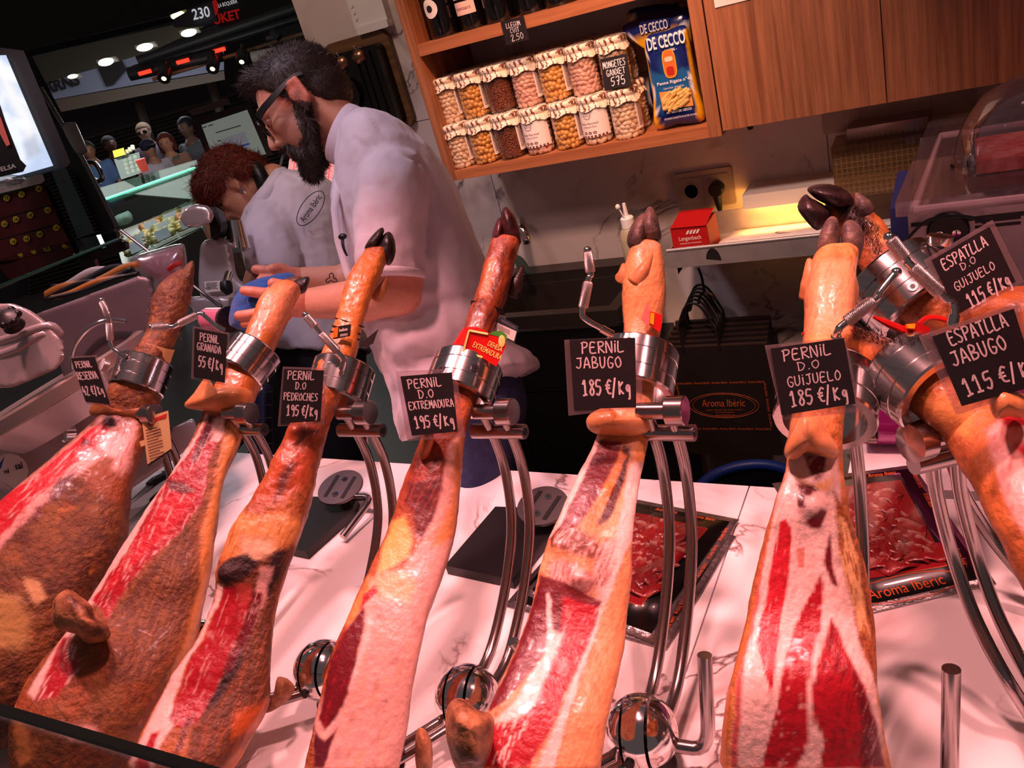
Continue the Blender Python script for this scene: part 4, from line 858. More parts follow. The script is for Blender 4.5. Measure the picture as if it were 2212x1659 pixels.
MB().puff([(192, 890), (200, 872), (208, 866), (240, 880), (290, 886), (344, 874), (342, 905), (295, 912), (245, 902), (205, 900)], depth(pX(285, 890, X1))-.012, .024, .03).build('skin_collar', mat('brown_rind', (150, 86, 44), .5, 0, (182, 116, 70), 40, .6, 80), h, sharp=180)
# brochure tag hanging from the shank
d = depth(pX(330, 950, X1))-.075
P = [pd(a, b_, d) for a, b_ in ((306, 905), (363, 887), (371, 972), (319, 1007))]
lt = empty('leaflet_tag', P[3], 'cream printed leaflet hanging beside the far left ham', 'leaflet'); fx, fy = unit(P[1]-P[0]), unit(P[0]-P[3])
MB().prism(P, CF*.001).build('card', mat('cream_card', (222, 184, 128), .6), lt)
MB().prism([pd(a, b_, d-.0006) for a, b_ in ((316, 919), (330, 905), (360, 893), (358, 903), (340, 908), (325, 922))], CF*.0004).build('red_picture', mat('leaflet_red', (196, 50, 40), .5), lt)
t = MB()
for k in range(12):
    y = 925+6.2*k; a = pd(314+k*.9, y+4, d-.0006); wd = (.0185 if k % 4 else .014)*1.25; t.add([a, a+fx*wd, a+fx*wd-fy*.0012, a-fy*.0012], [(0, 1, 2, 3)])
t.build('lettering', M_LINK, lt); MB().prism([pd(a, b_, d-.0007) for a, b_ in ((319, 1003), (370, 969), (371, 973), (319, 1008))], CF*.0003).build('dark_edge', M_INK, lt)
MB().prism([pd(a, b_, d-.0004) for a, b_ in ((297, 955), (312, 950), (314, 962), (299, 967))], CF*.0012).build('tape', mat('cream_card', 0), lt)

# ---- 2 granada
h = ham(2, 'ham with amber skin collar, long bright red cut face and white fat edge', X2, (150, 1640),
    [(625, 590, 648, .9, 1), (654, 556, 633, .9, 1), (704, 542, 615, .9, 1), (752, 520, 587, .9, 1), (800, 492, 572, .95, 1), (850, 462, 552, .95, 1), (880, 446, 540, .9, .9), (893, 440, 534, .85, .6), (953, 415, 519, .75, .5), (1004, 384, 492, .7, .45), (1054, 351, 474, .7, .45), (1119, 305, 467, .7, .45), (1159, 282, 463, .7, .45), (1238, 230, 449, .7, .5), (1318, 185, 431, .7, .5), (1397, 131, 417, .7, .6), (1477, 62, 362, .7, .7), (1556, 32, 318, .7, .9), (1659, 36, 274, .7, 1)],
    (MOLD, SKIND, BRN),
    [(SKIN, [(480, 600), (670, 600), (620, 760), (560, 895), (440, 890), (470, 760)], 12), ((232, 152, 104), [(570, 625), (640, 610), (640, 660), (600, 720), (560, 700)], 14),
     (SKINL, [(560, 885), (505, 890), (480, 960), (462, 1050), (436, 1140), (430, 1260), (400, 1380), (360, 1470), (420, 1400), (455, 1240), (470, 1110), (500, 1000)], 7, (SKIND, .5)),
     (BRN, [(440, 1030), (425, 1130), (420, 1250), (390, 1370), (330, 1470), (240, 1480), (240, 1330), (300, 1240), (380, 1160), (420, 1090)], 12, (MOLD, .8, .0)),
     (FATW, [(446, 893), (425, 940), (378, 1005), (345, 1058), (300, 1118), (225, 1238), (183, 1300), (183, 1318), (210, 1300), (250, 1245), (290, 1187), (330, 1119), (372, 1040), (420, 960), (455, 893)], 4),
     (MEAT, [(452, 893), (482, 900), (487, 930), (468, 958), (448, 1005), (445, 1050), (432, 1095), (395, 1140), (357, 1182), (320, 1215), (286, 1250), (258, 1290), (240, 1338), (225, 1320), (198, 1296), (238, 1238), (278, 1187), (314, 1119), (357, 1042), (402, 985), (432, 940)], 3, (FATW, .62, .17)),
     (MEATB, [(372, 1060), (425, 1060), (400, 1110), (345, 1170), (290, 1220), (235, 1275), (212, 1290), (250, 1235), (300, 1160), (335, 1100)], 7, (FATW, .7, .13)),
     (PUR, [(452, 893), (475, 900), (468, 925), (420, 1000), (412, 990), (440, 930)], 4, (FAT, .6, .2)), (DMEAT, [(356, 1036), (395, 1040), (425, 1062), (400, 1068), (365, 1058)], 4, (DARK, .8, .0)), (FATW, [(462, 905), (484, 902), (486, 935), (470, 955), (456, 950)], 5, (MEAT, .4)),
     (FATW, [(158, 1340), (120, 1400), (85, 1450), (58, 1500), (72, 1512), (110, 1450), (150, 1400), (172, 1360)], 4), (MEAT, [(135, 1378), (160, 1375), (176, 1420), (165, 1455), (120, 1505), (75, 1515), (95, 1460)], 5, (FATW, .8, .12)),
     (SKINL, [(32, 1520), (60, 1580), (70, 1640), (40, 1659), (30, 1600)], 8), (FAT, [(130, 1560), (200, 1570), (225, 1590), (160, 1600), (130, 1585)], 10)], rough=.0018, g0=.15, bump=[(230, 1400, 40, .010), (380, 1250, 30, .006)])
dh = depth(pX(640, 620, X2))
hooves(h, [[(636, 614), (648, 602), (666, 597), (669, 608), (660, 630), (646, 634)]], dh, M_HOOF, .014); hooves(h, [[(602, 614), (618, 601), (650, 597), (652, 608), (630, 618), (612, 622)]], dh+.012, mat('brown_hoof', (104, 66, 40), .5, 0, (70, 42, 28), 60, .5), .014)
dew(h, (570, 665), (574, 634), dh-.01, .012)
MB().puff([(398, 878), (418, 850), (440, 818), (448, 811), (455, 826), (454, 840), (500, 834), (545, 846), (544, 880), (520, 893), (450, 889)], depth(pX(490, 870, X2))-.014, .028, .03).build('skin_collar', M_RIND, h, sharp=180)
MB().puff([(112, 1318), (120, 1290), (145, 1274), (175, 1290), (198, 1308), (205, 1335), (230, 1350), (235, 1380), (190, 1390), (165, 1370), (130, 1360), (114, 1345)], depth(pX(200, 1340, X2))-.03, .032, .05).build('hip_bone', M_BONE, h, sharp=180, warp=lambda v: v+np.outer(fbm(v, 60, 3)*.004, -CF))

# ---- 3 pedroches
h = ham(3, 'ham with glossy reddish skin, black strap tag and dark dried cavity', X3, (380, 1640),
    [(550, 786, 840, .9, 1), (575, 768, 828, .9, 1), (603, 752, 815, .9, 1), (654, 735, 797, .9, 1), (704, 725, 782, .9, 1), (755, 701, 772, .9, 1), (830, 670, 745, .95, 1), (915, 630, 709, .95, 1), (953, 615, 698, .9, 1), (1004, 590, 689, .85, 1), (1054, 562, 677, .8, 1), (1090, 545, 668, .8, .9), (1115, 518, 664, .75, .8), (1159, 493, 644, .7, .75), (1222, 471, 624, .7, .7), (1258, 472, 612, .68, .55), (1318, 457, 592, .68, .5), (1397, 417, 582, .68, .5), (1457, 373, 580, .68, .5), (1516, 342, 585, .68, .55), (1580, 312, 545, .68, .7), (1659, 278, 500, .68, .9)],
    (SKIN, SKIND, (170, 70, 40)),
    [((212, 128, 60), [(780, 540), (850, 560), (820, 640), (775, 780), (690, 780), (730, 640)], 14), ((176, 74, 38), [(625, 915), (690, 915), (660, 1040), (590, 1090), (550, 1085), (590, 1000)], 18, (SKIN, .5, .05)), ((92, 40, 26), [(626, 1000), (640, 1000), (615, 1060), (590, 1090), (600, 1040)], 8), ((92, 40, 26), [(650, 920), (690, 930), (640, 960)], 8),
     (SKINL, [(505, 1110), (600, 1110), (660, 1120), (640, 1180), (580, 1200), (480, 1200), (490, 1150)], 14, (SKIND, .6, .1)), ((236, 190, 150), [(520, 1160), (590, 1165), (600, 1200), (570, 1230), (520, 1210)], 14),
     (BRN, [(470, 1258), (615, 1180), (640, 1180), (590, 1330), (585, 1460), (600, 1500), (540, 1590), (480, 1659), (400, 1659), (420, 1500), (480, 1350)], 8, ((150, 78, 40), .8, .0)),
     (DARK, [(480, 1225), (500, 1205), (535, 1195), (560, 1215), (535, 1245), (500, 1262), (484, 1250)], 4), (DARK, [(590, 1195), (618, 1185), (600, 1250), (580, 1300), (572, 1240)], 5), (FAT, [(562, 1225), (590, 1225), (575, 1290), (558, 1330), (548, 1300)], 6), (DARK, [(480, 1430), (520, 1330), (550, 1330), (520, 1440), (470, 1520), (440, 1540)], 8, (BRN, .7)),
     (FATW, [(474, 1262), (455, 1320), (416, 1398), (372, 1458), (340, 1520), (308, 1590), (275, 1660), (330, 1660), (352, 1600), (378, 1560), (372, 1520), (400, 1440), (440, 1370), (470, 1310), (490, 1265)], 4),
     (MEAT, [(488, 1265), (540, 1272), (545, 1320), (520, 1370), (490, 1440), (455, 1510), (425, 1560), (385, 1572), (366, 1550), (376, 1520), (404, 1440), (444, 1370), (472, 1312)], 4, (FAT, .55, .22)), (DMEAT, [(545, 1275), (570, 1280), (555, 1340), (530, 1390), (500, 1450), (480, 1450), (525, 1350)], 6, (FAT, .6, .15)), ((190, 70, 60), [(512, 1262), (545, 1262), (540, 1300), (520, 1310)], 6), (MEAT, [(330, 1585), (346, 1580), (318, 1659), (288, 1659)], 4), (PUR, [(400, 1560), (420, 1540), (390, 1620), (370, 1640)], 7), ((200, 96, 44), [(510, 1540), (560, 1520), (590, 1500), (560, 1570), (500, 1600)], 12)],
    rough=.0022, bump=[(500, 1240, 18, .010), (640, 930, 10, .006), (620, 1000, 18, .004)])
dh = depth(pX(820, 545, X3)); hooves(h, [[(788, 538), (795, 520), (812, 500), (825, 491), (830, 500), (820, 522), (806, 548)], [(806, 545), (822, 515), (838, 500), (850, 511), (855, 540), (849, 564), (838, 573), (820, 560)]], dh, M_HOOF, .018)
dew(h, (812, 645), (837, 597), dh-.004, .010); MB().puff([(590, 1500), (600, 1462), (620, 1466), (638, 1484), (625, 1510), (600, 1530), (570, 1540)], depth(pX(560, 1500, X3))+.0, .02).build('hip_bone', M_BONE, h, sharp=180, warp=lambda v: v+np.outer(fbm(v, 70, 3)*.005, -CF))
for k, (l, r_, yl, yr) in enumerate(((727, 784, 688, 706), (720, 778, 704, 722), (716, 776, 716, 734))): band(h, 'black_strap', M_BLACK, X3, l, r_, yl, yr, 3.0, 1.1)
d = depth(pX(745, 712, X3))-.034; tg_ = MB().prism([pd(a, b_, d) for a, b_ in ((722, 706), (758, 700), (756, 726), (719, 733))], CF*.0015).build('strap_tag', M_INK, h)
t = MB(); text_into(t, 'bellota', pd(742, 712, d-.0006), pd(758, 700, d)-pd(722, 706, d), pd(722, 706, d)-pd(719, 733, d), .011, .004, bold=.03)
for k in range(9): a = pd(735+k*1.8, 727-k*.3, d-.0006); t.add([a, a+CX*.0005, a+CX*.0005+CY*.003, a+CY*.003], [(0, 1, 2, 3)])
t.build('lettering', M_PAPER, tg_); MB().prism([pd(a, b_, d-.0008) for a, b_ in ((722, 708), (731, 706), (729, 728), (720, 730))], CF*.0008).build('orange_mark', mat('orange_plastic', (240, 120, 20), .4), tg_)
MB().prism([pd(a, b_, d+.02) for a, b_ in ((785, 737), (817, 711), (806, 742), (790, 750), (778, 748))], CF*.0012).build('dark_label', mat('dark_label', (40, 26, 24), .5), h)

# ---- 4 extremadura
h = ham(4, 'ham with dark purple skin, broad pale fat face and narrow red strip', X4, (760, 1640),
    [(525, 1060, 1122, .9, 1), (545, 1053, 1119, .9, 1), (590, 1040, 1106, .9, 1), (640, 1029, 1100, .95, 1), (658, 1022, 1086, .9, 1), (704, 1004, 1068, .9, 1), (760, 985, 1055, .9, 1), (850, 945, 1035, .95, 1), (925, 916, 1006, .95, 1), (952, 911, 1003, .9, 1), (1003, 890, 998, .85, .95), (1054, 866, 994, .8, .9), (1104, 855, 990, .75, .8), (1159, 834, 983, .72, .7), (1238, 794, 957, .7, .55), (1318, 758, 927, .68, .5), (1397, 722, 909, .66, .5), (1477, 699, 891, .66, .5), (1556, 680, 883, .66, .5), (1659, 657, 862, .66, .6)],
    ((190, 98, 52), (150, 70, 44), (206, 120, 60)),
    [((136, 62, 30), [(1040, 530), (1130, 530), (1100, 680), (1075, 800), (960, 800), (1010, 700), (1030, 620)], 12, ((70, 30, 22), .75, .0)), ((196, 110, 50), [(1052, 560), (1072, 560), (1055, 640), (1035, 640)], 8), ((170, 70, 50), [(915, 920), (960, 940), (960, 1100), (900, 1110), (860, 1080), (890, 1000)], 14, ((112, 48, 44), .7, .0)),
     ((104, 46, 50), [(880, 1040), (960, 1030), (975, 1080), (940, 1120), (912, 1172), (893, 1160), (895, 1110), (872, 1080)], 8, ((150, 74, 60), .7, .0)), (FAT, [(1000, 930), (965, 960), (955, 1060), (935, 1120), (912, 1170), (870, 1230), (800, 1250), (760, 1330), (640, 1659), (880, 1659), (893, 1480), (930, 1320), (985, 1165), (1000, 1000)], 6, ((226, 160, 120), .5, .1)),
     ((216, 140, 86), [(1003, 925), (985, 960), (975, 1080), (930, 1180), (985, 1165), (1000, 1020)], 10), (YFAT, [(850, 1125), (875, 1115), (890, 1160), (885, 1200), (850, 1225), (815, 1240), (830, 1175)], 7), (FATW, [(795, 1320), (780, 1400), (760, 1440), (750, 1500), (690, 1600), (720, 1560), (770, 1460), (810, 1330)], 8), (SKINL, [(800, 1240), (770, 1290), (742, 1350), (760, 1350), (800, 1280)], 5, (MEAT, .5)),
     ((236, 180, 132), [(815, 1240), (870, 1230), (900, 1260), (880, 1300), (830, 1290), (800, 1270)], 12),
     (DMEAT, [(786, 1310), (742, 1365), (718, 1415), (700, 1480), (688, 1555), (700, 1575), (722, 1555), (752, 1500), (766, 1440), (776, 1395), (786, 1345)], 4, (MEATB, .35, .3)), (MEAT, [(790, 1280), (810, 1265), (818, 1275), (795, 1300), (775, 1320)], 4), (PUR, [(678, 1580), (700, 1600), (728, 1575), (700, 1659), (672, 1659)], 4), (SKIND, [(655, 1560), (676, 1540), (678, 1659), (655, 1659)], 4)], rough=.0014)
dh = depth(pX(1092, 510, X4)); hooves(h, [[(1062, 525), (1067, 492), (1078, 470), (1087, 478), (1086, 520), (1074, 545)], [(1081, 480), (1086, 452), (1096, 447), (1112, 468), (1124, 505), (1124, 528), (1100, 532), (1088, 518)]], dh, mat('hoof_brown', (40, 18, 20), .3, 0, (84, 44, 44), 60, .3, 100), .017)
dew(h, (1102, 636), (1130, 573), dh-.005, .012, M_HOOF); MB().puff([(902, 970), (915, 932), (924, 921), (934, 930), (938, 950), (926, 985), (910, 992)], depth(pX(940, 950, X4))-.02, .014).build('skin_collar', mat('red_rind', (176, 84, 48), .35, 0, (206, 120, 74), 40), h, sharp=180)
for k in range(3): band(h, 'black_strap', M_BLACK, X4, 1022, 1086, 652+3*k, 672+3*k, 3, 1.16)
# red cone label
ra, rb_ = (pX(1030, 726, X4), pX(1010, 792, X4)); ax_ = unit(ra-rb_); u_, w_, d_ = frame(ax_); da = depth(ra); r0, r1 = 36/FPX*da, 52/FPX*da*1.02
M_RLAB = mat('red_label', (206, 26, 20), .25, 0, coat=.3); cone = MB().lathe([(r1, 0), (r0, np.linalg.norm(ra-rb_))], rb_, ax_, n=40, cap=False).build('red_sleeve', M_RLAB, h)
lx = unit(CX*.97-CY*.28); ly = unit(np.cross(-CF, lx)); ly = ly if ly @ CY > 0 else -ly
dl = da-.054
def lq(pts, off=0): return [pd(a, b_, dl-off) for a, b_ in pts]
lab = MB().prism(lq([(1008, 712), (1062, 722), (1090, 735), (1094, 745), (1072, 792), (1045, 775), (998, 763)]), CF*.001).build('front_label', M_RLAB, h)
MB().prism(lq([(1056, 722), (1066, 716), (1082, 714), (1095, 724), (1095, 735), (1075, 726)], .0005), CF*.0012).build('green_leaf_edge', mat('label_green', (70, 150, 50), .4), lab)
for a, b_ in (((1013, 714), (1054, 722)), ((1013, 714), (1001, 760)), ((1001, 760), (1042, 772))): MB().tube([pd(*a, dl-.0006), pd(*b_, dl-.0006)], .0016, 4).build('yellow_border', mat('label_yellow', (244, 222, 120), .4), lab)
t = MB(); text_into(t, 'DEHESA', pd(1070, 748, dl-.0008), CX*.9-CY*.44, CY*.9+CX*.44, .018, .0062, bold=.01); text_into(t, 'EXTREMADURA', pd(1053, 758, dl-.0008), CX*.9-CY*.44, CY*.9+CX*.44, .036, .0066, bold=.01); t.build('lettering', mat('label_yellow', 0), lab)
oc = pd(1084, 737, dl-.0008); MB().ell(oc, (.004, .007, .0006), (CX, CY, CF)).build('gold_seal', mat('label_yellow', 0), lab)
oq = MB().prism([pd(a, b_, da+.01) for a, b_ in ((1075, 690), (1083, 684), (1120, 705), (1112, 741), (1074, 722))], CF*.001).build('origin_card', mat('origin_dark', (38, 48, 58), .5), h)
MB().prism([pd(a, b_, da+.0095) for a, b_ in ((1074, 697), (1116, 716), (1110, 737), (1073, 719))], CF*.0004).build('white_field', M_PAPER, oq); t = MB()
text_into(t, 'DENOMINACION DE ORIGEN', pd(1098, 700, da+.009), pd(1120, 705, da)-pd(1083, 684, da), CY, .020, .003)
for k in range(9): a = pd(1075+k*3, 700+k*1.5, da+.009); t.add([a, a+CX*.0008, a+CX*.0008-CY*.006, a-CY*.006], [(0, 1, 2, 3)])
t.build('lettering', M_GREY, oq)
MB().puff([(898, 1585), (912, 1572), (928, 1590), (935, 1625), (930, 1665), (900, 1665)], depth(pX(800, 1600, X4))+.02, .02).build('hip_bone', M_BONE, h, sharp=180)

# ---- 5 jabugo
h = ham(5, 'ham with exposed shank bone, deep red centre and pale skin at right', X5, (1180, 1640),
    [(535, 1362, 1428, .9, 1), (575, 1348, 1434, .9, 1), (640, 1342, 1440, .9, 1), (680, 1347, 1434, .9, 1), (715, 1352, 1424, .9, 1), (780, 1335, 1418, .9, 1), (860, 1315, 1412, .9, 1), (930, 1292, 1406, .9, .9), (945, 1290, 1404, .85, .55), (1000, 1262, 1388, .75, .45), (1060, 1232, 1380, .7, .42), (1110, 1210, 1372, .7, .42), (1159, 1188, 1367, .7, .45), (1238, 1163, 1363, .68, .45), (1318, 1147, 1356, .66, .45), (1397, 1118, 1350, .66, .45), (1477, 1078, 1331, .66, .45), (1556, 1045, 1311, .66, .5), (1659, 1020, 1296, .66, .6)],
    ((224, 164, 116), (208, 138, 90), (190, 116, 72)),
    [((226, 158, 100), [(1340, 540), (1440, 540), (1440, 700), (1340, 700)], 14, ((200, 110, 60), .4, .15)), (SKINL, [(1380, 940), (1405, 930), (1390, 1010), (1372, 1120), (1368, 1190), (1340, 1160), (1350, 1060)], 6),
     (FATW, [(1290, 945), (1255, 1010), (1215, 1100), (1188, 1160), (1205, 1165), (1240, 1100), (1280, 1010), (1300, 945)], 4, (FAT, .5)), (FATW, [(1362, 1000), (1395, 1000), (1380, 1080), (1368, 1165), (1345, 1200), (1300, 1330), (1268, 1420), (1230, 1540), (1195, 1659), (1160, 1659), (1215, 1530), (1260, 1400), (1290, 1290), (1325, 1180), (1345, 1090)], 5, (FAT, .5)),
     ((226, 154, 104), [(1368, 1180), (1364, 1240), (1352, 1390), (1330, 1480), (1296, 1659), (1200, 1659), (1240, 1540), (1290, 1390), (1320, 1290)], 6, ((206, 128, 78), .6, .05)),
     (DMEAT, [(1296, 950), (1345, 955), (1330, 1010), (1290, 1080), (1262, 1120), (1235, 1165), (1205, 1180), (1192, 1165), (1225, 1105), (1262, 1030)], 4, (PUR, .5, .1)), ((70, 22, 22), [(1348, 960), (1362, 965), (1350, 1040), (1320, 1120), (1290, 1140), (1310, 1080), (1335, 1010)], 4, (SKIND, .5)),
     ((220, 130, 70), [(1340, 975), (1354, 985), (1330, 1040), (1300, 1100), (1280, 1150), (1262, 1145), (1290, 1080), (1318, 1020)], 4, (SKIND, .5, .15)), ((120, 60, 40), [(1200, 1150), (1250, 1140), (1290, 1170), (1310, 1200), (1280, 1210), (1220, 1190)], 8, (FAT, .8, .0)), (FAT, [(1185, 1220), (1215, 1205), (1260, 1230), (1290, 1250), (1270, 1290), (1220, 1290), (1190, 1260)], 9, (MEAT, .6, .05)),
     (FAT, [(1300, 1170), (1330, 1160), (1320, 1240), (1290, 1290), (1275, 1250)], 8, (DMEAT, .7, .0)),
     (DMEAT, [(1168, 1240), (1230, 1262), (1300, 1300), (1285, 1350), (1262, 1400), (1240, 1400), (1200, 1370), (1180, 1400), (1150, 1450), (1085, 1520), (1060, 1540), (1050, 1520), (1080, 1475), (1120, 1395), (1148, 1315)], 4, (PUR, .6, .0)), (MEAT, [(1215, 1290), (1295, 1310), (1270, 1390), (1235, 1470), (1195, 1570), (1165, 1620), (1145, 1659), (1080, 1659), (1130, 1540), (1180, 1440), (1210, 1380)], 5, (FATW, .5, .24)),
     (FATW, [(1185, 1360), (1215, 1370), (1205, 1400), (1190, 1440), (1155, 1520), (1110, 1560), (1070, 1560), (1110, 1520), (1150, 1450), (1178, 1410)], 6, (FAT, .4)), (FATW, [(1180, 1280), (1188, 1280), (1196, 1370), (1184, 1370)], 3), (MEAT, [(1060, 1570), (1100, 1560), (1140, 1545), (1120, 1620), (1100, 1659), (1040, 1659)], 5, (FATW, .85, .02)), ((110, 34, 36), [(1165, 1245), (1230, 1265), (1295, 1300), (1290, 1310), (1220, 1285), (1165, 1255)], 3)],
    rough=.0014, bump=[(1255, 1250, 16, .010), (1215, 1175, 14, .006), (1310, 1060, 8, .003), (1240, 1190, 30, .004)])
dh = depth(pX(1395, 510, X5)); hooves(h, [[(1354, 522), (1362, 490), (1385, 462), (1398, 468), (1394, 520), (1386, 548), (1364, 540)], [(1386, 480), (1396, 452), (1405, 446), (1416, 458), (1424, 485), (1428, 516), (1405, 524), (1388, 510)]], dh, M_HOOFG, .019)
dew(h, (1372, 610), (1409, 548), dh-.022, .010); dew(h, (1352, 600), (1346, 570), dh, .013)
b, *_ = band(h, 'red_tie', M_RED, X5, 1352, 1425, 700, 706, 4, 1.08); d = dh-.02
sl = MB().prism([pd(a, b_, d-.03) for a, b_ in ((1405, 672), (1430, 680), (1429, 705), (1424, 718), (1403, 700))], CF*.006).build('seal', M_RED, h); MB().prism([pd(a, b_, d-.031) for a, b_ in ((1406, 675), (1414, 677), (1412, 702), (1404, 698))], CF*.003).build('yellow_insert', M_YEL, sl)
MB().prism([pd(a, b_, d-.028) for a, b_ in ((1385, 690), (1399, 650), (1404, 680), (1404, 700), (1396, 702))], CF*.001).build('seal_flap', mat('pale_red', (226, 120, 110), .4), sl)
MB().puff([(1266, 908), (1278, 892), (1300, 881), (1312, 878), (1328, 886), (1345, 900), (1402, 900), (1406, 928), (1370, 942), (1300, 940), (1272, 928)], depth(pX(1345, 920, X5))-.014, .026, .03).build('skin_collar', M_RIND, h, sharp=180)
MB().puff([(966, 1600), (962, 1545), (975, 1515), (1000, 1510), (1030, 1530), (1060, 1545), (1068, 1570), (1060, 1620), (1040, 1665), (990, 1665)], depth(pX(1120, 1590, X5))-.01, .035, .05).build('hip_bone', M_BONE, h, sharp=180, warp=lambda v: v+np.outer(fbm(v, 55, 4)*.006, -CF))

# ---- 6 guijuelo
h = ham(6, 'wide ham with broad bright red slices divided by white fat bands', X6, (1740, 1640),
    [(560, 1756, 1852, .9, 1), (616, 1744, 1844, .9, 1), (654, 1741, 1842, .9, 1), (704, 1740, 1838, .9, 1), (760, 1732, 1832, .9, 1), (860, 1716, 1826, .9, 1), (960, 1702, 1818, .9, .9), (985, 1708, 1818, .85, .6), (1020, 1698, 1822, .75, .5), (1060, 1680, 1826, .7, .45), (1118, 1668, 1834, .66, .42), (1159, 1656, 1850, .64, .4), (1238, 1635, 1871, .62, .4), (1318, 1619, 1885, .62, .4), (1397, 1599, 1891, .62, .4), (1477, 1577, 1892, .62, .4), (1556, 1568, 1903, .62, .4), (1659, 1560, 1925, .62, .5)],
    (SKINL, SKIN, (182, 120, 60)),
    [((228, 160, 110), [(1740, 560), (1860, 560), (1845, 720), (1735, 720)], 14, ((196, 120, 70), .4, .1)), (FATW, [(1712, 985), (1812, 985), (1815, 1100), (1835, 1200), (1850, 1290), (1880, 1400), (1895, 1500), (1915, 1659), (1575, 1659), (1592, 1480), (1618, 1380), (1640, 1270), (1660, 1160), (1680, 1070)], 5, (FAT, .5, .1)),
     ((200, 90, 80), [(1652, 1180), (1640, 1300), (1610, 1420), (1600, 1500), (1590, 1659), (1575, 1659), (1590, 1480), (1618, 1370), (1638, 1260)], 5), (SKIN, [(1625, 1260), (1605, 1390), (1580, 1480), (1572, 1659), (1555, 1659), (1570, 1480), (1600, 1380)], 4),
     (SKIND, [(1800, 1060), (1835, 1120), (1860, 1200), (1890, 1330), (1893, 1480), (1860, 1400), (1830, 1260), (1808, 1160)], 7, ((90, 50, 24), .6, .0, (.22, .97))), ((226, 176, 120), [(1805, 1100), (1830, 1130), (1850, 1200), (1880, 1380), (1858, 1360), (1830, 1260), (1812, 1180)], 6, (SKIND, .8, .0, (.22, .97))),
     (DMEAT, [(1735, 980), (1785, 985), (1778, 1025), (1765, 1045), (1750, 1020)], 4, (FAT, .4)), ((236, 170, 90), [(1718, 1020), (1750, 1050), (1800, 1030), (1790, 1060), (1740, 1060)], 9), (DMEAT, [(1720, 1045), (1755, 1050), (1765, 1060), (1750, 1075), (1735, 1070)], 4, (FATW, .5, .1)), (PUR, [(1725, 1070), (1742, 1070), (1744, 1100), (1730, 1098)], 3), (DMEAT, [(1740, 1128), (1770, 1100), (1785, 1105), (1770, 1142), (1750, 1140)], 4),
     (MEATB, [(1685, 1125), (1697, 1120), (1710, 1140), (1712, 1165), (1695, 1300), (1682, 1360), (1675, 1440), (1662, 1505), (1652, 1460), (1634, 1390), (1640, 1345), (1655, 1300), (1668, 1200)], 3, (FATW, .45, .30, (-.12, .99))),
     (MEAT, [(1770, 1246), (1778, 1262), (1776, 1330), (1760, 1400), (1746, 1480), (1748, 1560), (1742, 1620), (1720, 1659), (1645, 1659), (1670, 1560), (1692, 1440), (1715, 1360), (1745, 1290)], 3, (FATW, .42, .30, (-.25, .97))),
     (MEAT, [(1795, 1336), (1808, 1360), (1835, 1420), (1870, 1490), (1890, 1560), (1915, 1659), (1770, 1659), (1780, 1600), (1760, 1560), (1752, 1500), (1770, 1420)], 4, (DMEAT, .6, .1, (-.1, .99))), (DMEAT, [(1840, 1440), (1872, 1500), (1895, 1580), (1915, 1659), (1860, 1659), (1862, 1560)], 9, (FAT, .4, .2)), ((216, 130, 110), [(1722, 1185), (1738, 1182), (1736, 1225), (1722, 1228)], 3), (DMEAT, [(1782, 1210), (1792, 1150), (1800, 1200), (1808, 1270), (1795, 1260)], 4)],
    rough=.0012, bump=[(1750, 1090, 20, .006)])
dh = depth(pX(1810, 520, X6)); hooves(h, [[(1764, 546), (1770, 508), (1783, 478), (1797, 467), (1811, 476), (1814, 520), (1806, 548), (1785, 560)], [(1817, 522), (1820, 488), (1833, 475), (1851, 481), (1866, 505), (1863, 545), (1849, 570), (1825, 564)]], dh, M_HOOFG, .017)
dew(h, (1758, 640), (1747, 559), dh-.016, .014); dew(h, (1820, 650), (1837, 572), dh-.016, .014)
band(h, 'red_tie', M_RED, X6, 1737, 1838, 720, 716, 4, 1.06); sl = MB().prism([pd(a, b_, dh-.035) for a, b_ in ((1830, 728), (1844, 704), (1855, 752), (1846, 765), (1832, 758))], CF*.005).build('seal', M_RED, h); MB().prism([pd(a, b_, dh-.0355) for a, b_ in ((1833, 730), (1843, 712), (1849, 745), (1836, 752))], CF*.0006).build('white_field', mat('pale_red', 0), sl)
MB().puff([(1693, 972), (1708, 935), (1726, 898), (1739, 885), (1765, 893), (1788, 930), (1815, 978), (1790, 990), (1745, 976), (1722, 992), (1700, 990)], depth(pX(1760, 950, X6))-.012, .022, .022).build('skin_collar', M_RIND, h, sharp=180, warp=lambda v: v+np.outer(fbm(v, 90, 3)*.003, -CF))
# ---- shoulders at the right
def loft3(stations, base, layers, parent, name='meat', M=72, N=90, rough=.0016, mt=None):
    """stations: (px, py, depth, half width px across the axis, thickness ratio)"""
    C = np.array(crom([pd(s[0], s[1], s[2]) for s in stations], 12)); n = len(C); w = np.interp(np.linspace(0, 1, n), np.linspace(0, 1, len(stations)), [s[3]*s[2]/FPX for s in stations]); T = np.interp(np.linspace(0, 1, n), np.linspace(0, 1, len(stations)), [s[4] for s in stations])
    tg = np.gradient(C, axis=0); tg /= np.linalg.norm(tg, axis=1)[:, None]; th = np.linspace(0, 2*math.pi, M, endpoint=False); R = []; fr = []
    for i in range(n):
        u = unit(np.cross(tg[i], CF)); v = unit(np.cross(u, tg[i])); v = v if v @ CF < 0 else -v
        R.append(C[i]+np.outer(np.cos(th)*w[i], u)+np.outer(np.sin(th)*w[i]*T[i], v)); fr.append(sstep(-.45, 0, np.sin(th)))
    mb = MB().rings(R); vs = mb.arr(); fr = np.concatenate(fr); cen = np.repeat(C, M, axis=0); nr = vs-cen; nr /= np.maximum(np.linalg.norm(nr, axis=1)[:, None], 1e-9)
    return mesh_obj(name, vs+nr*(fbm(vs, 30, 4)*rough*1.5)[:, None], mb.f, mt or M_HAM, parent, 180, paint(vs, base, layers, fr))
D7, D8 = .66, .86
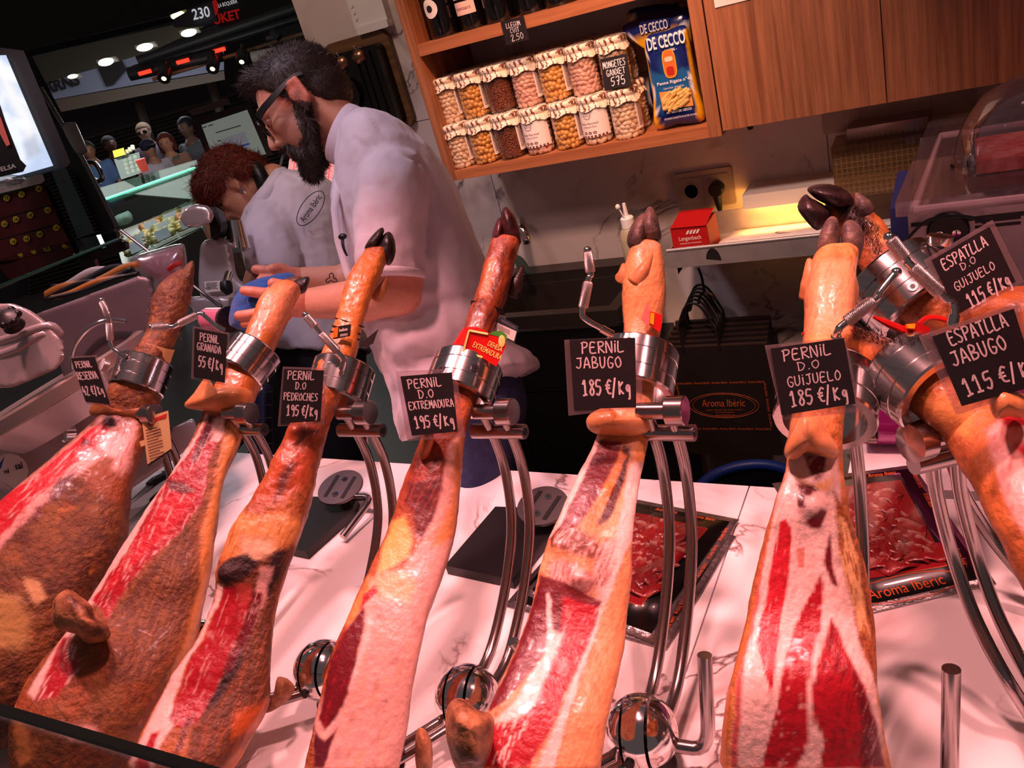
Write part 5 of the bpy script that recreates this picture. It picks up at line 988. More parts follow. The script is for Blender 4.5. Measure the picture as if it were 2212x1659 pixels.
h = empty('cured_shoulder', pd(2140, 1000, D7), 'cured shoulder at right edge with pink cut face and hairy shank', 'ham', 'cured hams in stands on the counter'); HAMS[7] = h
loft3([(1815, 728, D7+.13, 30, .9), (1850, 745, D7+.11, 36, .9), (1900, 775, D7+.08, 52, .9), (1960, 815, D7+.04, 50, .9), (2040, 865, D7+.01, 62, .9), (2110, 915, D7, 78, .85), (2180, 985, D7-.03, 105, .75), (2260, 1080, D7-.07, 130, .7), (2330, 1200, D7-.1, 140, .7), (2390, 1330, D7-.12, 132, .7), (2430, 1440, D7-.13, 105, .7), (2450, 1500, D7-.13, 50, .7), (2456, 1520, D7-.13, 8, .7)], (SKIN, SKIND, (170, 92, 40)),
      [((90, 52, 34), [(1840, 700), (1970, 720), (1960, 760), (1880, 750), (1830, 730)], 10), (SKINL, [(1990, 860), (2110, 860), (2090, 950), (2040, 920)], 14), (FAT, [(2130, 930), (2160, 905), (2240, 920), (2300, 1080), (2260, 1200), (2190, 1120), (2150, 1020)], 8, (MEATB, .5, .1)), (MEAT, [(2160, 895), (2190, 880), (2240, 890), (2240, 920), (2175, 925)], 5, (FATW, .4)), (MEATB, [(2195, 960), (2230, 950), (2250, 1010), (2215, 1000)], 5)], h)
MB().puff([(2136, 870), (2145, 842), (2163, 830), (2195, 842), (2230, 870), (2230, 905), (2180, 900), (2150, 905)], D7-.07, .02, .03).build('skin_collar', M_RIND, h, sharp=180)
hooves(h, [[(1795, 715), (1805, 695), (1830, 700), (1835, 735), (1815, 760), (1798, 745)]], D7+.135, M_HOOF, .015)
MB().tube([pd(a, b, D7+.03) for a, b in ((1886, 684), (1920, 700), (1962, 716), (2000, 722))], [.0012, .003, .003, .002], 6).build('tie_tail', M_RED, h)
sl = MB().prism([pd(a, b, D7+.025) for a, b in ((1960, 700), (1985, 697), (2010, 708), (2008, 720), (1985, 718), (1962, 712))], CF*.005).build('seal', M_RED, h); MB().prism([pd(a, b, D7+.0235) for a, b in ((1960, 700), (1978, 699), (1976, 710), (1962, 709))], CF*.003).build('yellow_insert', M_YEL, sl)
MB().tube([pd(a, b, D7+.03) for a, b in ((1985, 700), (2000, 688), (2020, 686), (2045, 692))], .0022, 6, 4).build('tie_loop', M_RED, h)
MB().tube([pd(a, b, D7+.04) for a, b in ((1980, 715), (1950, 745), (1932, 785), (1930, 800))], .0022, 6, 4).build('red_tie', M_RED, h)
hb = MB(); rr = random.Random(8)
for k in range(420):
    x = rr.uniform(1845, 1985); y = 725+(x-1845)*.22+rr.uniform(-24, 8); d0 = D7+.05-(x-1845)*.0002+rr.uniform(-.012, .0); p0 = pd(x, y, d0); hb.tube([p0, pd(x+rr.uniform(-6, 3), y-rr.uniform(2, 9), d0-.003)], [.0003, .0001], 3)
o = hb.build('bristles', mat('dark_bristle', (50, 30, 22), .6), h); o['kind'] = 'stuff'
h = empty('cured_shoulder', pd(1950, 640, D8), 'cured shoulder behind with large black hooves pointing left', 'ham', 'cured hams in stands on the counter'); HAMS[8] = h
loft3([(1800, 440, D8+.05, 34, .8), (1835, 468, D8+.04, 42, .9), (1872, 510, D8+.03, 44, .9), (1905, 560, D8+.015, 46, .9), (1945, 610, D8, 48, .9), (2000, 660, D8-.02, 54, .9), (2080, 690, D8-.03, 60, .9), (2150, 690, D8-.05, 66, .9), (2260, 700, D8-.06, 84, .9), (2380, 725, D8-.08, 96, .85), (2480, 750, D8-.09, 84, .8), (2530, 765, D8-.09, 50, .8), (2545, 770, D8-.09, 8, .8)], (SKIN, SKIND, BRN), [((50, 30, 26), [(1780, 400), (1870, 430), (1880, 470), (1850, 560), (1820, 480)], 12), (SKINL, [(1870, 470), (1900, 480), (1920, 530), (1890, 520)], 8), ((200, 110, 50), [(2100, 620), (2260, 640), (2260, 740), (2100, 720)], 10)], h)
hooves(h, [[(1744, 408), (1765, 398), (1806, 400), (1838, 420), (1844, 440), (1820, 448), (1782, 440), (1755, 424)], [(1722, 446), (1738, 420), (1752, 428), (1776, 440), (1797, 460), (1785, 482), (1764, 498), (1738, 474)]], D8+.03, M_HOOF, .026)
dew(h, (1868, 455), (1849, 417), D8+.0, .010, M_HOOFG)
MB().tube([pd(a, b, D8-.03) for a, b in ((1900, 620), (1893, 595), (1905, 570), (1928, 555))], .0022, 6, 5).build('black_strap', M_BLACK, h)
hb = MB()
for k in range(420):
    x = rr.uniform(1835, 1905); y = 430+(x-1835)*1.05+rr.uniform(0, 60); d0 = D8-.01+rr.uniform(0, .01); hb.tube([pd(x, y, d0), pd(x+rr.uniform(-5, 6), y-rr.uniform(3, 10), d0-.003)], [.0003, .0001], 3)
o = hb.build('bristles', mat('dark_bristle', 0), h); o['kind'] = 'stuff'

# ---------------------------------------------------------------- stands
M_RING = mat('turned_steel', (214, 208, 206), .16, 1., (196, 190, 188), 12, stretch=(1, 1, 30))
M_ROD = mat('steel_rod', (170, 160, 158), .2, 1.)
def knurl():
    k = NT('knurled_steel'); tc = k.n('ShaderNodeTexCoord'); b = k.b; b.inputs['Base Color'].default_value = L4((214, 206, 204)); b.inputs['Metallic'].default_value = 1.; b.inputs['Roughness'].default_value = .3
    h = []
    for r_ in (.7, -.7):
        mp = k.n('ShaderNodeMapping'); mp.inputs['Rotation'].default_value = (r_, r_, 0); k.l(tc.outputs['Object'], mp.inputs[0]); w = k.n('ShaderNodeTexWave', i_Scale=300.); k.l(mp.outputs[0], w.inputs['Vector']); h.append(w)
    m = k.n('ShaderNodeMath', operation='MAXIMUM'); k.l(h[0].outputs['Fac'], m.inputs[0]); k.l(h[1].outputs['Fac'], m.inputs[1]); bp = k.n('ShaderNodeBump', i_Strength=.7, i_Distance=.001); k.l(m.outputs[0], bp.inputs['Height']); k.l(bp.outputs[0], b.inputs['Normal']); return k.m
M_KNURL = knurl()
def stand(label, ringpx, ringd, ax, R, H, grips, gd, xs=None, arc=None, lhandle=None, base=True, rods=None, knob=None, screws=(), screwpx=(), bar=None):
    c = pd(*ringpx, ringd); ax = unit(ax); g = V((c[0], c[1], TOP)) if xs is None else V((xs, .5, TOP))
    r = empty('ham_stand', g, label, 'ham stand', 'steel ham stands on the counter')
    h_ = H/2; rg = MB().lathe([(R*.80, -h_), (R*.97, -h_), (R, -h_+.002), (R, -.2*H), (R*.975, -.2*H+.0005), (R*.975, -.2*H+.0015), (R, -.2*H+.002), (R, .18*H), (R*.975, .18*H+.0005), (R*.975, .18*H+.0015), (R, .18*H+.002), (R, h_-.002), (R*.97, h_), (R*.80, h_), (R*.80, -h_)], c, ax, n=64, cap=False).build('ring', M_RING, r, sharp=25)
    for px, py, dd in screwpx:
        q = pd(px, py, ringd-dd); n_ = unit(q-c-ax*((q-c) @ ax)); q = c+ax*((q-c) @ ax)+n_*R; s_ = MB().cyl(q-n_*.001, q+n_*.0012, .005, n=16).build('grub_screw', M_DSTEEL, rg); MB().cyl(q+n_*.0012, q+n_*.0016, .0025, n=6).build('hex_socket', M_BLACK, s_)
    if grips:
        g_ = [pd(x, y, gd+(q[0] if q else 0)) for x, y, *q in grips]; MB().tube([g_[0]]+crom(g_, 4)[1:], .0032, 10).build('clamp_screw', M_CHROME, r)
        for i in range(len(g_)-1):
            a, b = g_[i], g_[i+1]; L = np.linalg.norm(b-a)
            if L > .022 and i > 0:
                k_ = MB().tube([a+(b-a)*.10, a+(b-a)*.14, a+(b-a)*.86, a+(b-a)*.90], [.0046, .0054, .0054, .0046], 18).build('grip', M_KNURL, r)
        e = g_[-1]; MB().ell(e, (.0045, .0045, .004)).build('screw_tip', M_CHROME, r)
        thr = MB()
        for k in range(9): q = g_[0]+(g_[1]-g_[0])*(.1+.85*k/9); dv = unit(g_[1]-g_[0]); thr.cyl(q, q+dv*.0012, .0044, n=12)
        o = thr.build('thread', M_CHROME, r); o['kind'] = 'stuff'
    if xs is not None:
        A = arc or [(.500, .935), (.560, .930), (.620, .960), (.672, 1.005), (.697, 1.045), (.710, 1.100), (.707, 1.147)]
        for s in (-.0125, .0125): MB().tube([(xs+s+.004, y, z) for y, z in A], .0062, 12, 6).build('arc_rod', M_ROD, r)
        yt, zt = A[-1]; MB().cyl((xs-.034, yt, zt), (xs+.036, yt, zt), .0088, n=20).build('cross_tube', M_ROD, r)
        MB().lathe([(.0045, 0), (.0045, .001)], (xs+.036, yt, zt), (1, 0, 0), n=12).build('tube_socket', M_BLACK, r)
        zk = zt+.030; yk = yt-.006
        for s in (-.0125, .0125): MB().cyl((xs+s+.004, yt, zt), (xs+s+.004, yk, zk), .0062, n=12).build('post', M_ROD, r)
        MB().cyl((xs-.018, yk, zk), (xs+.012, yk, zk), .009, n=18).build('pivot_bar', M_ROD, r)
        kn = MB().lathe([(.014, 0), (.0155, .001), (.0155, .019), (.0145, .020), (.001, .0203)], (xs+.013, yk, zk), (1, 0, 0), n=32).build('pivot_knob', M_ROD, r)
        # ball joint
        B = V((xs, .500, .937)); rb = .036; mb = MB()
        for s0, s1 in ((-1., -.38), (-.30, .30), (.38, 1.)):
            pr = [(rb*math.sqrt(max(0., 1-q*q)), rb*q) for q in np.linspace(s0, s1, 9)]; o = MB().lathe([(pr[0][0]*.6, pr[0][1])]+pr+[(pr[-1][0]*.6, pr[-1][1])], B, (1, .15, 0), n=40).build('joint_disc', M_CHROME, r, sharp=50)
        MB().lathe([(.026, 0), (.026, .006), (.016, .012), (.014, .03)], (xs, .5, TOP), n=28).build('foot', M_DSTEEL, r)
        MB().lathe([(.005, -.002), (.005, .002)], B-V((0, .037, 0)), (0, -1, .2), n=12).build('joint_pin', M_BLACK, r)
        if rods:
            for s in (-.010, .010): MB().cyl(B+V((s-.01, -.02, -.012)), V(rods)+V((s, 0, 0)), .0055, n=12).build('rest_rod', M_ROD, r)
            q = V(rods); MB().sheet([[q+V((x, .012*math.cos(a)*2, .012+.022*math.sin(a))) for a in np.linspace(2.6, 6.6, 12)] for x in (-.03, .03)], .002).build('rest_cup', M_ROD, r)
    if lhandle: MB().tube([V(p) for p in lhandle], .0068, 14).build('lever', M_ROD, r)
    return r
def axis_of(xh, a, b): return unit(pX(*a, xh)-pX(*b, xh))
def corner(pts, k=5, f=.25):
    P = [V(p) for p in pts]; out = [P[0]]
    for i in range(1, len(P)-1):
        a, b = P[i]+(P[i-1]-P[i])*f, P[i]+(P[i+1]-P[i])*f
        for t in np.linspace(0, 1, k): out.append((1-t)**2*a+2*t*(1-t)*P[i]+t*t*b)
    return out+[P[-1]]
RR, RH = .0425, .050
d5 = depth(pX(1374, 800, X5)); a5 = axis_of(X5, (1385, 700), (1345, 930))
stand('ham stand with steel ring and tall lever beside the jabugo ham', (1374, 805), d5, a5, RR+.002, RH+.004, [(1325, 724, -.03), (1296, 708, -.034), (1266, 690, -.036), (1258, 672, -.036), (1272, 602, -.036), (1276, 594, -.036), (1269, 540, -.036)], d5, xs=-.294, screwpx=(),
      lhandle=corner([pd(1412, 1603, .80), pd(1532, 1622, .79), pd(1522, 1415, .765)], 6, .3), rods=(-.37, .41, .925))
d4 = depth(pX(1002, 825, X4)); a4 = axis_of(X4, (1040, 690), (950, 940))
stand('ham stand with two hex screws in its ring holding the extremadura ham', (1000, 826), d4, a4, RR, RH, [], d4, xs=-.493, screwpx=((944, 786, .04), (1029, 792, .04)), lhandle=[pd(1150, 1440, .93), pd(1106, 1385, .92)], rods=(-.56, .40, .925))
d3 = depth(pX(734, 825, X3)); a3 = axis_of(X3, (765, 700), (690, 940))
stand('ham stand with dark knurled lever over the pedroches ham', (734, 828), d3, a3, RR-.001, RH, [(738, 800, -.042), (743, 780, -.044), (734, 764, -.045), (690, 716, -.045), (684, 709, -.045), (660, 680, -.045)], d3, xs=-.698, screwpx=(), rods=(-.80, .42, .925))
d2 = depth(pX(540, 785, X2)); a2 = unit(axis_of(X2, (590, 690), (500, 880))+CX*.25)
stand('ham stand ring tilted around the granada ham with bent grip at left', (537, 782), d2, a2, RR-.003, RH, [(486, 716, -.03), (468, 705, -.032), (444, 684, -.034), (430, 678, -.034), (382, 702, -.034), (370, 706, -.034), (326, 706, -.034)], d2, xs=-.905)
d1 = depth(pX(304, 815, X1)); a1 = axis_of(X1, (350, 700), (275, 900))
stand('ham stand with upright double grip holding the far left ham', (305, 812), d1, a1, RR-.001, RH, [(272, 772, -.034), (258, 762, -.036), (244, 752, -.036), (238, 740, -.036), (236, 694, -.036), (234, 686, -.036), (219, 648, -.036)], d1, xs=-1.105, screwpx=())
s_ = [o for o in COL.objects if o.name == 'ham_stand.004'][0]; q = pd(231, 791, d1-.03); MB().lathe([(.010, 0), (.010, .008), (.001, .009)], q, CX*-.6-CF*.6+CY*.3, n=24).build('thumb_screw', M_KNURL, s_)
d6 = depth(pX(1785, 868, X6)); a6 = axis_of(X6, (1790, 700), (1760, 960))
stand('ham stand whose wide ring opens behind the guijuelo price tag', (1786, 862), d6, a6, RR, RH, [(1808, 742, -.02), (1806, 726, -.025), (1812, 712, -.03), (1820, 702, -.03), (1892, 645, -.03), (1900, 632, -.03), (1936, 588, -.03)], d6, xs=-.122)
D7r = D7+.03; a7 = unit(pd(1930, 790, D7+.06)-pd(2060, 890, D7))
q7 = [pd(2030, 1005, .70), pd(2010, 1060, .76), pd(2050, 1200, .79), pd(2100, 1330, .78), pd(2180, 1480, .75)]
s7 = stand('ham stand with double rods holding the shoulder at right edge', (1992, 826), D7r, a7, .038, .048, [(2056, 706, -.0), (2062, 680, -.0), (2058, 655, -.0), (2038, 640, -.0), (1964, 570, -.0), (1958, 562, -.0), (1920, 512, -.0)], D7r-.035, lhandle=[pZ(2050, 1720, TOP+.01), pd(2051, 1659, .66), pd(2055, 1445, .63)])
for dx in (0, 52): MB().tube([pd(2014+dx, 985-dx*.25, .695), pd(2022+dx, 1060, .73), pd(2052+dx, 1180, .76), pd(2100+dx, 1320, .76), pd(2165+dx, 1450, .74), pd(2235+dx, 1560, .735), pZ(2290+dx, 1655, TOP+.045)], .0062, 12, 5).build('arc_rod', M_ROD, s7)
MB().cyl(pd(1973, 1004, .69), pd(2085, 977, .70), .0088, n=20).build('cross_tube', M_ROD, s7); MB().cyl(pd(1995, 950, .68), pd(2075, 925, .69), .010, n=20).build('pivot_bar', M_ROD, s7)
MB().lathe([(.014, 0), (.0165, .002), (.0165, .017), (.001, .020)], pd(2003, 947, .68), pd(1960, 960, .675)-pd(2003, 947, .68), n=32).build('pivot_knob', M_ROD, s7)
s8 = stand('ham stand ring behind with round steel knob holding the rear shoulder', (1950, 632), D8, unit(pd(1890, 560, D8+.02)-pd(2010, 680, D8-.02)), .052, .056, [], D8, screwpx=((1972, 622, .05),))
for dx in (0, 50): MB().tube([pd(2045+dx, 960, .80), pd(2075+dx, 1050, .84), pd(2120+dx, 1130, .86), pd(2180+dx, 1210, .86), pd(2280+dx, 1320, .84), pZ(2350+dx, 1400, TOP+.045)], .0062, 12, 5).build('arc_rod', M_ROD, s8)
for st_, q in ((s7, pZ(2325, 1660, TOP+.045)), (s8, pZ(2385, 1402, TOP+.045))):
    for s0, s1 in ((-1., -.38), (-.30, .30), (.38, 1.)):
        pr = [(.034*math.sqrt(max(0., 1-t*t)), .034*t) for t in np.linspace(s0, s1, 9)]; MB().lathe([(pr[0][0]*.6, pr[0][1])]+pr+[(pr[-1][0]*.6, pr[-1][1])], q, CX, n=36).build('joint_disc', M_CHROME, st_, sharp=50)
    MB().lathe([(.026, 0), (.026, .006), (.016, .012), (.014, .03)], (q[0], q[1], TOP), n=28).build('foot', M_DSTEEL, st_)
MB().tube([pd(2045, 960, .80), pd(2020, 800, .84), pd(1990, 690, .86)], .008, 12, 4).build('neck', M_ROD, s8)
MB().lathe([(.011, 0), (.012, .002), (.012, .009), (.001, .010)], pd(2028, 528, D8-.03), CY*.9-CF*.4, n=30).build('clamp_knob', M_RING, s8)

# ---------------------------------------------------------------- price tags
def price(label, sl, cd, d, lines, tint=0.):
    S = [pd(a, b, d) for a, b in sl]; K = [pd(a, b, d) for a, b in cd]; nf = unit(np.cross(K[1]-K[0], K[0]-K[3])); nf = nf if nf @ CF < 0 else -nf
    r = empty('price_tag', (S[2]+S[3])/2, label, 'price tag', 'handwritten price tags stuck in the hams')
    MB().prism(S, -nf*.0006).build('sleeve', M_SLEEVE, r); MB().prism([p+nf*.0016 for p in S], nf*.0002).build('sleeve_front', M_CLEAR, r)
    c = MB().prism([p+nf*.0003 for p in K], nf*.0008).build('card', M_SLATE, r); mb = MB(); x = unit((K[1]-K[0])+(K[2]-K[3])); y = np.cross(nf, x); y = y if y @ CY > 0 else -y
    for s, px, py, w, h_ in lines:
        sx, sy = unit(K[1]-K[0]), unit(K[0]-K[3]); hand(mb, s, pd(px, py, d)+nf*.0013, sx, sy, h_*.88*d/FPX, w*d/FPX, pen=.095, jit=.04)
    mb.build('lettering', M_CHALK, c); return r
M_CLEAR = thin_glass('clear_sleeve', (250, 246, 246), .05, .10, .0)
def dt(px, py, x): return depth(pX(px, py, x))
price('small price tag reading PERNIL RESERVA 42 €/Kg', [(150, 770), (208, 767), (243, 878), (188, 872)], [(154, 774), (205, 771), (238, 874), (186, 868)], dt(260, 860, X1)-.045, [('PERNiL', 182, 787, 36, 16), ('RESERVA', 190, 811, 44, 19), ('42 €/Kg', 203, 843, 46, 22)])
price('small price tag reading PERNIL GRANADA 55 €/Kg', [(417, 704), (496, 719), (490, 833), (413, 818)], [(421, 709), (491, 722), (486, 827), (419, 814)], dt(470, 840, X2)-.05, [('PERNiL', 454, 731, 44, 19), ('GRANADA', 453, 752, 54, 18), ('55 €/Kg', 457, 785, 56, 26)])
price('price tag reading PERNIL D.O PEDROCHES 195 €/Kg', [(611, 792), (707, 795), (700, 917), (600, 921)], [(614, 797), (700, 800), (692, 910), (606, 914)], dt(660, 900, X3)-.045, [('PERNiL', 652, 811, 60, 20), ('D.O', 651, 833, 25, 17), ('PEDROCHES', 651, 857, 75, 18), ('195 €/Kg', 655, 887, 70, 25)])
price('price tag reading PERNIL D.O EXTREMADURA 195 €/Kg', [(855, 802), (985, 796), (1004, 943), (880, 953)], [(865, 813), (976, 804), (989, 932), (890, 941)], dt(940, 940, X4)-.045, [('PERNiL', 918, 827, 75, 22), ('D.O', 921, 850, 36, 20), ('EXTREMADURA', 932, 873, 98, 19), ('195 €/Kg', 940, 909, 88, 28)])
price('price tag reading PERNIL JABUGO 185 €/Kg', [(1219, 734), (1384, 727), (1388, 880), (1228, 898)], [(1230, 734), (1372, 729), (1374, 880), (1240, 884)], dt(1320, 900, X5)-.05, [('PERNiL', 1303, 750, 95, 27), ('JABUGO', 1294, 783, 100, 26), ('185 €/Kg', 1312, 836, 108, 36)])
price('price tag reading PERNIL D.O GUIJUELO 185 €/Kg', [(1652, 746), (1825, 728), (1862, 889), (1690, 906)], [(1664, 753), (1822, 730), (1847, 872), (1688, 897)], dt(1745, 910, X6)-.04, [('PERNiL', 1743, 761, 108, 27), ('D.O', 1746, 788, 52, 20), ('GUiJUELO', 1758, 817, 118, 24), ('185 €/Kg', 1770, 853, 130, 36)])
price('large price tag reading ESPATLLA JABUGO 115 €/Kg', [(1986, 726), (2198, 654), (2246, 838), (2066, 896)], [(2013, 727), (2188, 667), (2240, 832), (2077, 877)], D7-.085, [('ESPATLLA', 2110, 711, 135, 34), ('JABUGO', 2112, 757, 125, 36), ('115 €/Kg', 2160, 811, 170, 42)])
price('price tag with white border reading ESPATLLA D.O GUIJUELO 115 €/Kg', [(1996, 562), (2144, 475), (2212, 608), (2068, 690)], [(2012, 562), (2136, 490), (2192, 608), (2067, 680)], D8-.10, [('ESPATLLA', 2082, 546, 112, 27), ('D.O', 2090, 568, 40, 17), ('GUiJUELO', 2104, 596, 100, 21), ('115 €/Kg', 2135, 626, 105, 34)])
# ================================================================ people
M_SKIN = vmat('skin', .5, .12, 260, .05, 300, sss=.0)
M_HAIR = mat('dark_hair', (38, 25, 22), .55, 0, (58, 40, 34), 120); M_HAIRR = mat('auburn_hair', (140, 52, 24), .5, 0, (96, 32, 16), 90)
M_SHIRT = mat('white_cotton', (226, 214, 222), .85, 0, (218, 206, 216), 12, .15, 400, sheen=.2)
def S(mb, px, py, d, r, k=(1, 1, 1), ax=None): r = r*d/FPX; return mb.ell(pd(px, py, d), (r*k[0], r*k[1], r*k[2]), ax or (CX, CY, CF))
class Head:
    """profile head: a = forward, b = up, c = towards the viewer, in units of a 243-unit tall head"""
    def __init__(s, ear, d, ang, scale, yaw=0.):
        s.ear, s.d, s.sc = ear, d, scale; f = (math.cos(math.radians(ang)), math.sin(math.radians(ang)))
        s.f = unit(CX*f[0]-CY*f[1]+CF*yaw); u0 = CX*(-f[1])-CY*f[0]; s.u = unit(u0-s.f*(u0 @ s.f)); s.c = np.cross(s.f, s.u); s.c = s.c if s.c @ CF < 0 else -s.c
        s.k = scale*d/FPX; s.o = pd(*ear, d)
    def P(s, a, b, c=0): return s.o+(s.f*a+s.u*b+s.c*c)*s.k
    def E(s, mb, a, b, c, ra, rb, rc): return mb.ell(s.P(a, b, c), (ra*s.k, rb*s.k, rc*s.k), (s.f, s.u, s.c), 28, 18)
    def C(s, mb, p, q, r0, r1): return mb.cap(s.P(*p), s.P(*q), r0*s.k, r1*s.k)
    def loc(s, vs): q = (vs-s.o)/s.k; return q @ s.f, q @ s.u, q @ s.c
    def skull(s, mb):
        s.E(mb, -14, 42, 0, 96, 80, 78); s.E(mb, 22, 22, 0, 66, 72, 66); s.E(mb, 30, -34, 0, 58, 72, 58); s.E(mb, 42, -78, 0, 42, 34, 44); s.E(mb, 74, -96, 0, 20, 18, 26)
        s.C(mb, (80, 34, 40), (80, 34, -40), 11, 11); s.C(mb, (86, 22, 0), (106, -20, 0), 7, 11); s.E(mb, 104, -24, 0, 13, 9, 15); s.E(mb, 96, -28, 13, 10, 8, 8); s.E(mb, 96, -28, -13, 10, 8, 8)
        s.C(mb, (90, -52, 14), (90, -52, -14), 7, 7); s.C(mb, (87, -63, 12), (87, -63, -12), 7.5, 7.5); s.E(mb, 58, -12, 38, 26, 20, 22); s.E(mb, 58, -12, -38, 26, 20, 22)
        for c in (1, -1):
            s.E(mb, -5, 1, 74*c, 20, 33, 10); s.C(mb, (8, 28, 80*c), (-20, 24, 88*c), 6, 6); s.C(mb, (-20, 24, 88*c), (-18, -18, 84*c), 6, 6); s.C(mb, (-18, -18, 84*c), (0, -34, 76*c), 7, 7)
def strands(mb, root, nrm, dirv, length, r=.0005, bend=.5, lift=.22):
    for p, n, d, L in zip(root, nrm, dirv, length):
        q = p+(n*lift+d)*L*.5; e = q+(d*(1+bend)-n*bend*.25)*L*.5; u = unit(np.cross(d, n))*r
        mb.add([p-u, p+u, q-u*.8, q+u*.8, e], [(0, 1, 3, 2), (2, 3, 4)])
def hairmesh(name, parent, vs, fs, keep, m, n, length, comb, r=.0006, seed=1, jit=.35, bend=.5):
    N = vnormals(vs, fs); idx = np.where(keep)[0]; rg = np.random.default_rng(seed); pick = rg.choice(idx, n); root = vs[pick]; nr = N[pick]
    cen = vs.mean(0); fl = ((vs-cen)*N).sum() < 0; nr = -nr if fl else nr
    d = comb(root, nr)+rg.normal(size=(n, 3))*jit; d = d-nr*(d*nr).sum(1)[:, None]*.7; d /= np.linalg.norm(d, axis=1)[:, None]
    mb = MB(); strands(mb, root, nr, d, length*rg.uniform(.6, 1.25, n), r, bend); o = mb.build(name, m, parent, sharp=180); o['kind'] = 'stuff'; return o
def rows(st, th=None, M=48, sub=4):
    """rounded body from image rows: (py, left, right, depth, half thickness in metres)"""
    A = np.array(crom([V(s) for s in st], sub)); t = np.linspace(0, 2*math.pi, M, endpoint=False); R = []
    for py, l, r, d, h in A:
        c = pd((l+r)/2, py, d); w = (pd(r, py, d)-pd(l, py, d))/2; R.append(c+np.outer(np.cos(t), w)+np.outer(np.sin(t)*h, -CF))
    return MB().rings(R)
def folds(vs, amp, sc, axis, seed=0.):
    q = vs-np.outer(vs @ axis, axis)*.75; n = fbm(q, sc, 3, seed); return amp*(n-1.3*np.maximum(0, -n)*.3)

# ---------------------------------------------------------------- bearded man
man = empty('person', (pd(960, 820, 1.52)[0], pd(960, 820, 1.52)[1], 0), 'bearded person in glasses and white shirt leaning over and wiping with a blue cloth', 'person')
H = Head((660, 232), 1.55, 141, 1.0); b = MB(); H.skull(b); H.C(b, (-22, -30, 0), (-46, -100, 0), 58, 44)
DM = 1.50
b.cap(pd(768, 300, 1.53), pd(830, 380, DM), .036, .06); b.cap(pd(830, 380, DM), pd(920, 640, DM), .06, .07); b.cap(pd(830, 380, DM), pd(850, 400, 1.42), .05, .045); b.cap(pd(850, 400, 1.42), pd(868, 520, 1.37), .042, .040)
b.cap(pd(868, 520, 1.37), pd(862, 628, 1.36), .040, .041); b.cap(pd(862, 628, 1.36), pd(790, 646, 1.40), .041, .039); b.cap(pd(790, 646, 1.40), pd(672, 655, 1.46), .037, .027)
b.cap(pd(830, 400, 1.54), pd(800, 560, 1.58), .045, .04); b.cap(pd(800, 575, 1.60), pd(745, 606, 1.60), .036, .032); b.cap(pd(745, 606, 1.60), pd(648, 602, 1.58), .030, .022)
v1, f1 = remesh(b, .0045, 3)
def skincol(vs):
    a, u, c = H.loc(vs); n = fbm(vs, 30, 3); C = np.tile(lin((226, 158, 130)), (len(vs), 1)); k = sstep(-.3, .5, n)[:, None]; C = C*(1-.25*k)+lin((208, 122, 98))*.25*k
    ear = (np.abs(c) > 62) & (np.abs(a) < 40) & (np.abs(u) < 45); C[ear] = lin((222, 128, 104))
    st = sstep(6, -30, u-(.2*a)) * sstep(-30, 0, a)*sstep(120, 60, a)*(np.abs(u) < 120); C = C*(1-.5*st[:, None])+lin((80, 54, 46))*.5*st[:, None]
    lip = np.exp(-(((a-92)/10)**2+((u+58)/8)**2)) * (np.abs(c) < 26); C = C*(1-.6*lip[:, None])+lin((168, 70, 64))*.6*lip[:, None]
    hole = np.exp(-(((a-100)/5)**2+((u+33)/4)**2+((np.abs(c)-9)/5)**2)); hole += np.exp(-(((a+2)/8)**2+((u+2)/10)**2))*(np.abs(c) > 70)*.7; C = C*(1-np.clip(hole, 0, .85)[:, None]); return C
body = mesh_obj('body', v1, f1, M_SKIN, man, 180, skincol)
HM = H; a_, u_0, c_ = H.loc(v1); STUB = (u_0 < np.interp(a_, [-30, -5, 14, 32, 41, 76, 80, 110], [-30, -18, 0, -22, -60, -67, -44, -40])) & (u_0 > -125) & (a_ > -12) & (u_0 > np.interp(a_, [-12, 20, 50, 80], [-30, -72, -108, -125])) & (u_0 < 10) & (a_ < 104) & ((u_0 < -66) | (a_ < 66) | (u_0 > -50))
# hands: fingers closed on the cloth
def hand_mesh(palm, wrist, fingers, name='hand'):
    m_ = MB(); m_.cap(pd(*wrist[:3]), pd(*palm[0][:3]), wrist[3], palm[0][3])
    for p, q in zip(palm[:-1], palm[1:]): m_.cap(pd(*p[:3]), pd(*q[:3]), p[3], q[3])
    for f_ in fingers:
        for p, q in zip(f_[:-1], f_[1:]): m_.cap(pd(*p[:3]), pd(*q[:3]), p[3], q[3])
    v, f = remesh(m_, .0022, 2); return mesh_obj(name, v, f, M_SKIN, man, 180, lambda x: lin((222, 138, 112))*(1+.10*fbm(x, 60, 3))[:, None])
hand_mesh([(640, 652, 1.450, 0.0276), (612, 640, 1.437, 0.0212), (608, 672, 1.437, 0.0212)], (672, 655, 1.465, 0.0265),
          [[(612, 634, 1.433, 0.0111), (570, 634, 1.418, 0.0101), (545, 630, 1.415, 0.0093), (528, 628, 1.418, 0.0085)], [(606, 652, 1.431, 0.0106), (585, 652, 1.420, 0.0095), (572, 656, 1.425, 0.0087)],
           [(604, 668, 1.433, 0.0111), (562, 676, 1.415, 0.0101), (536, 680, 1.413, 0.0093), (516, 682, 1.418, 0.0085)], [(606, 682, 1.437, 0.0106), (570, 694, 1.421, 0.0093), (545, 697, 1.419, 0.0085), (528, 699, 1.423, 0.0078)],
           [(640, 632, 1.437, 0.0127), (612, 618, 1.420, 0.0106), (590, 612, 1.415, 0.0095)]])
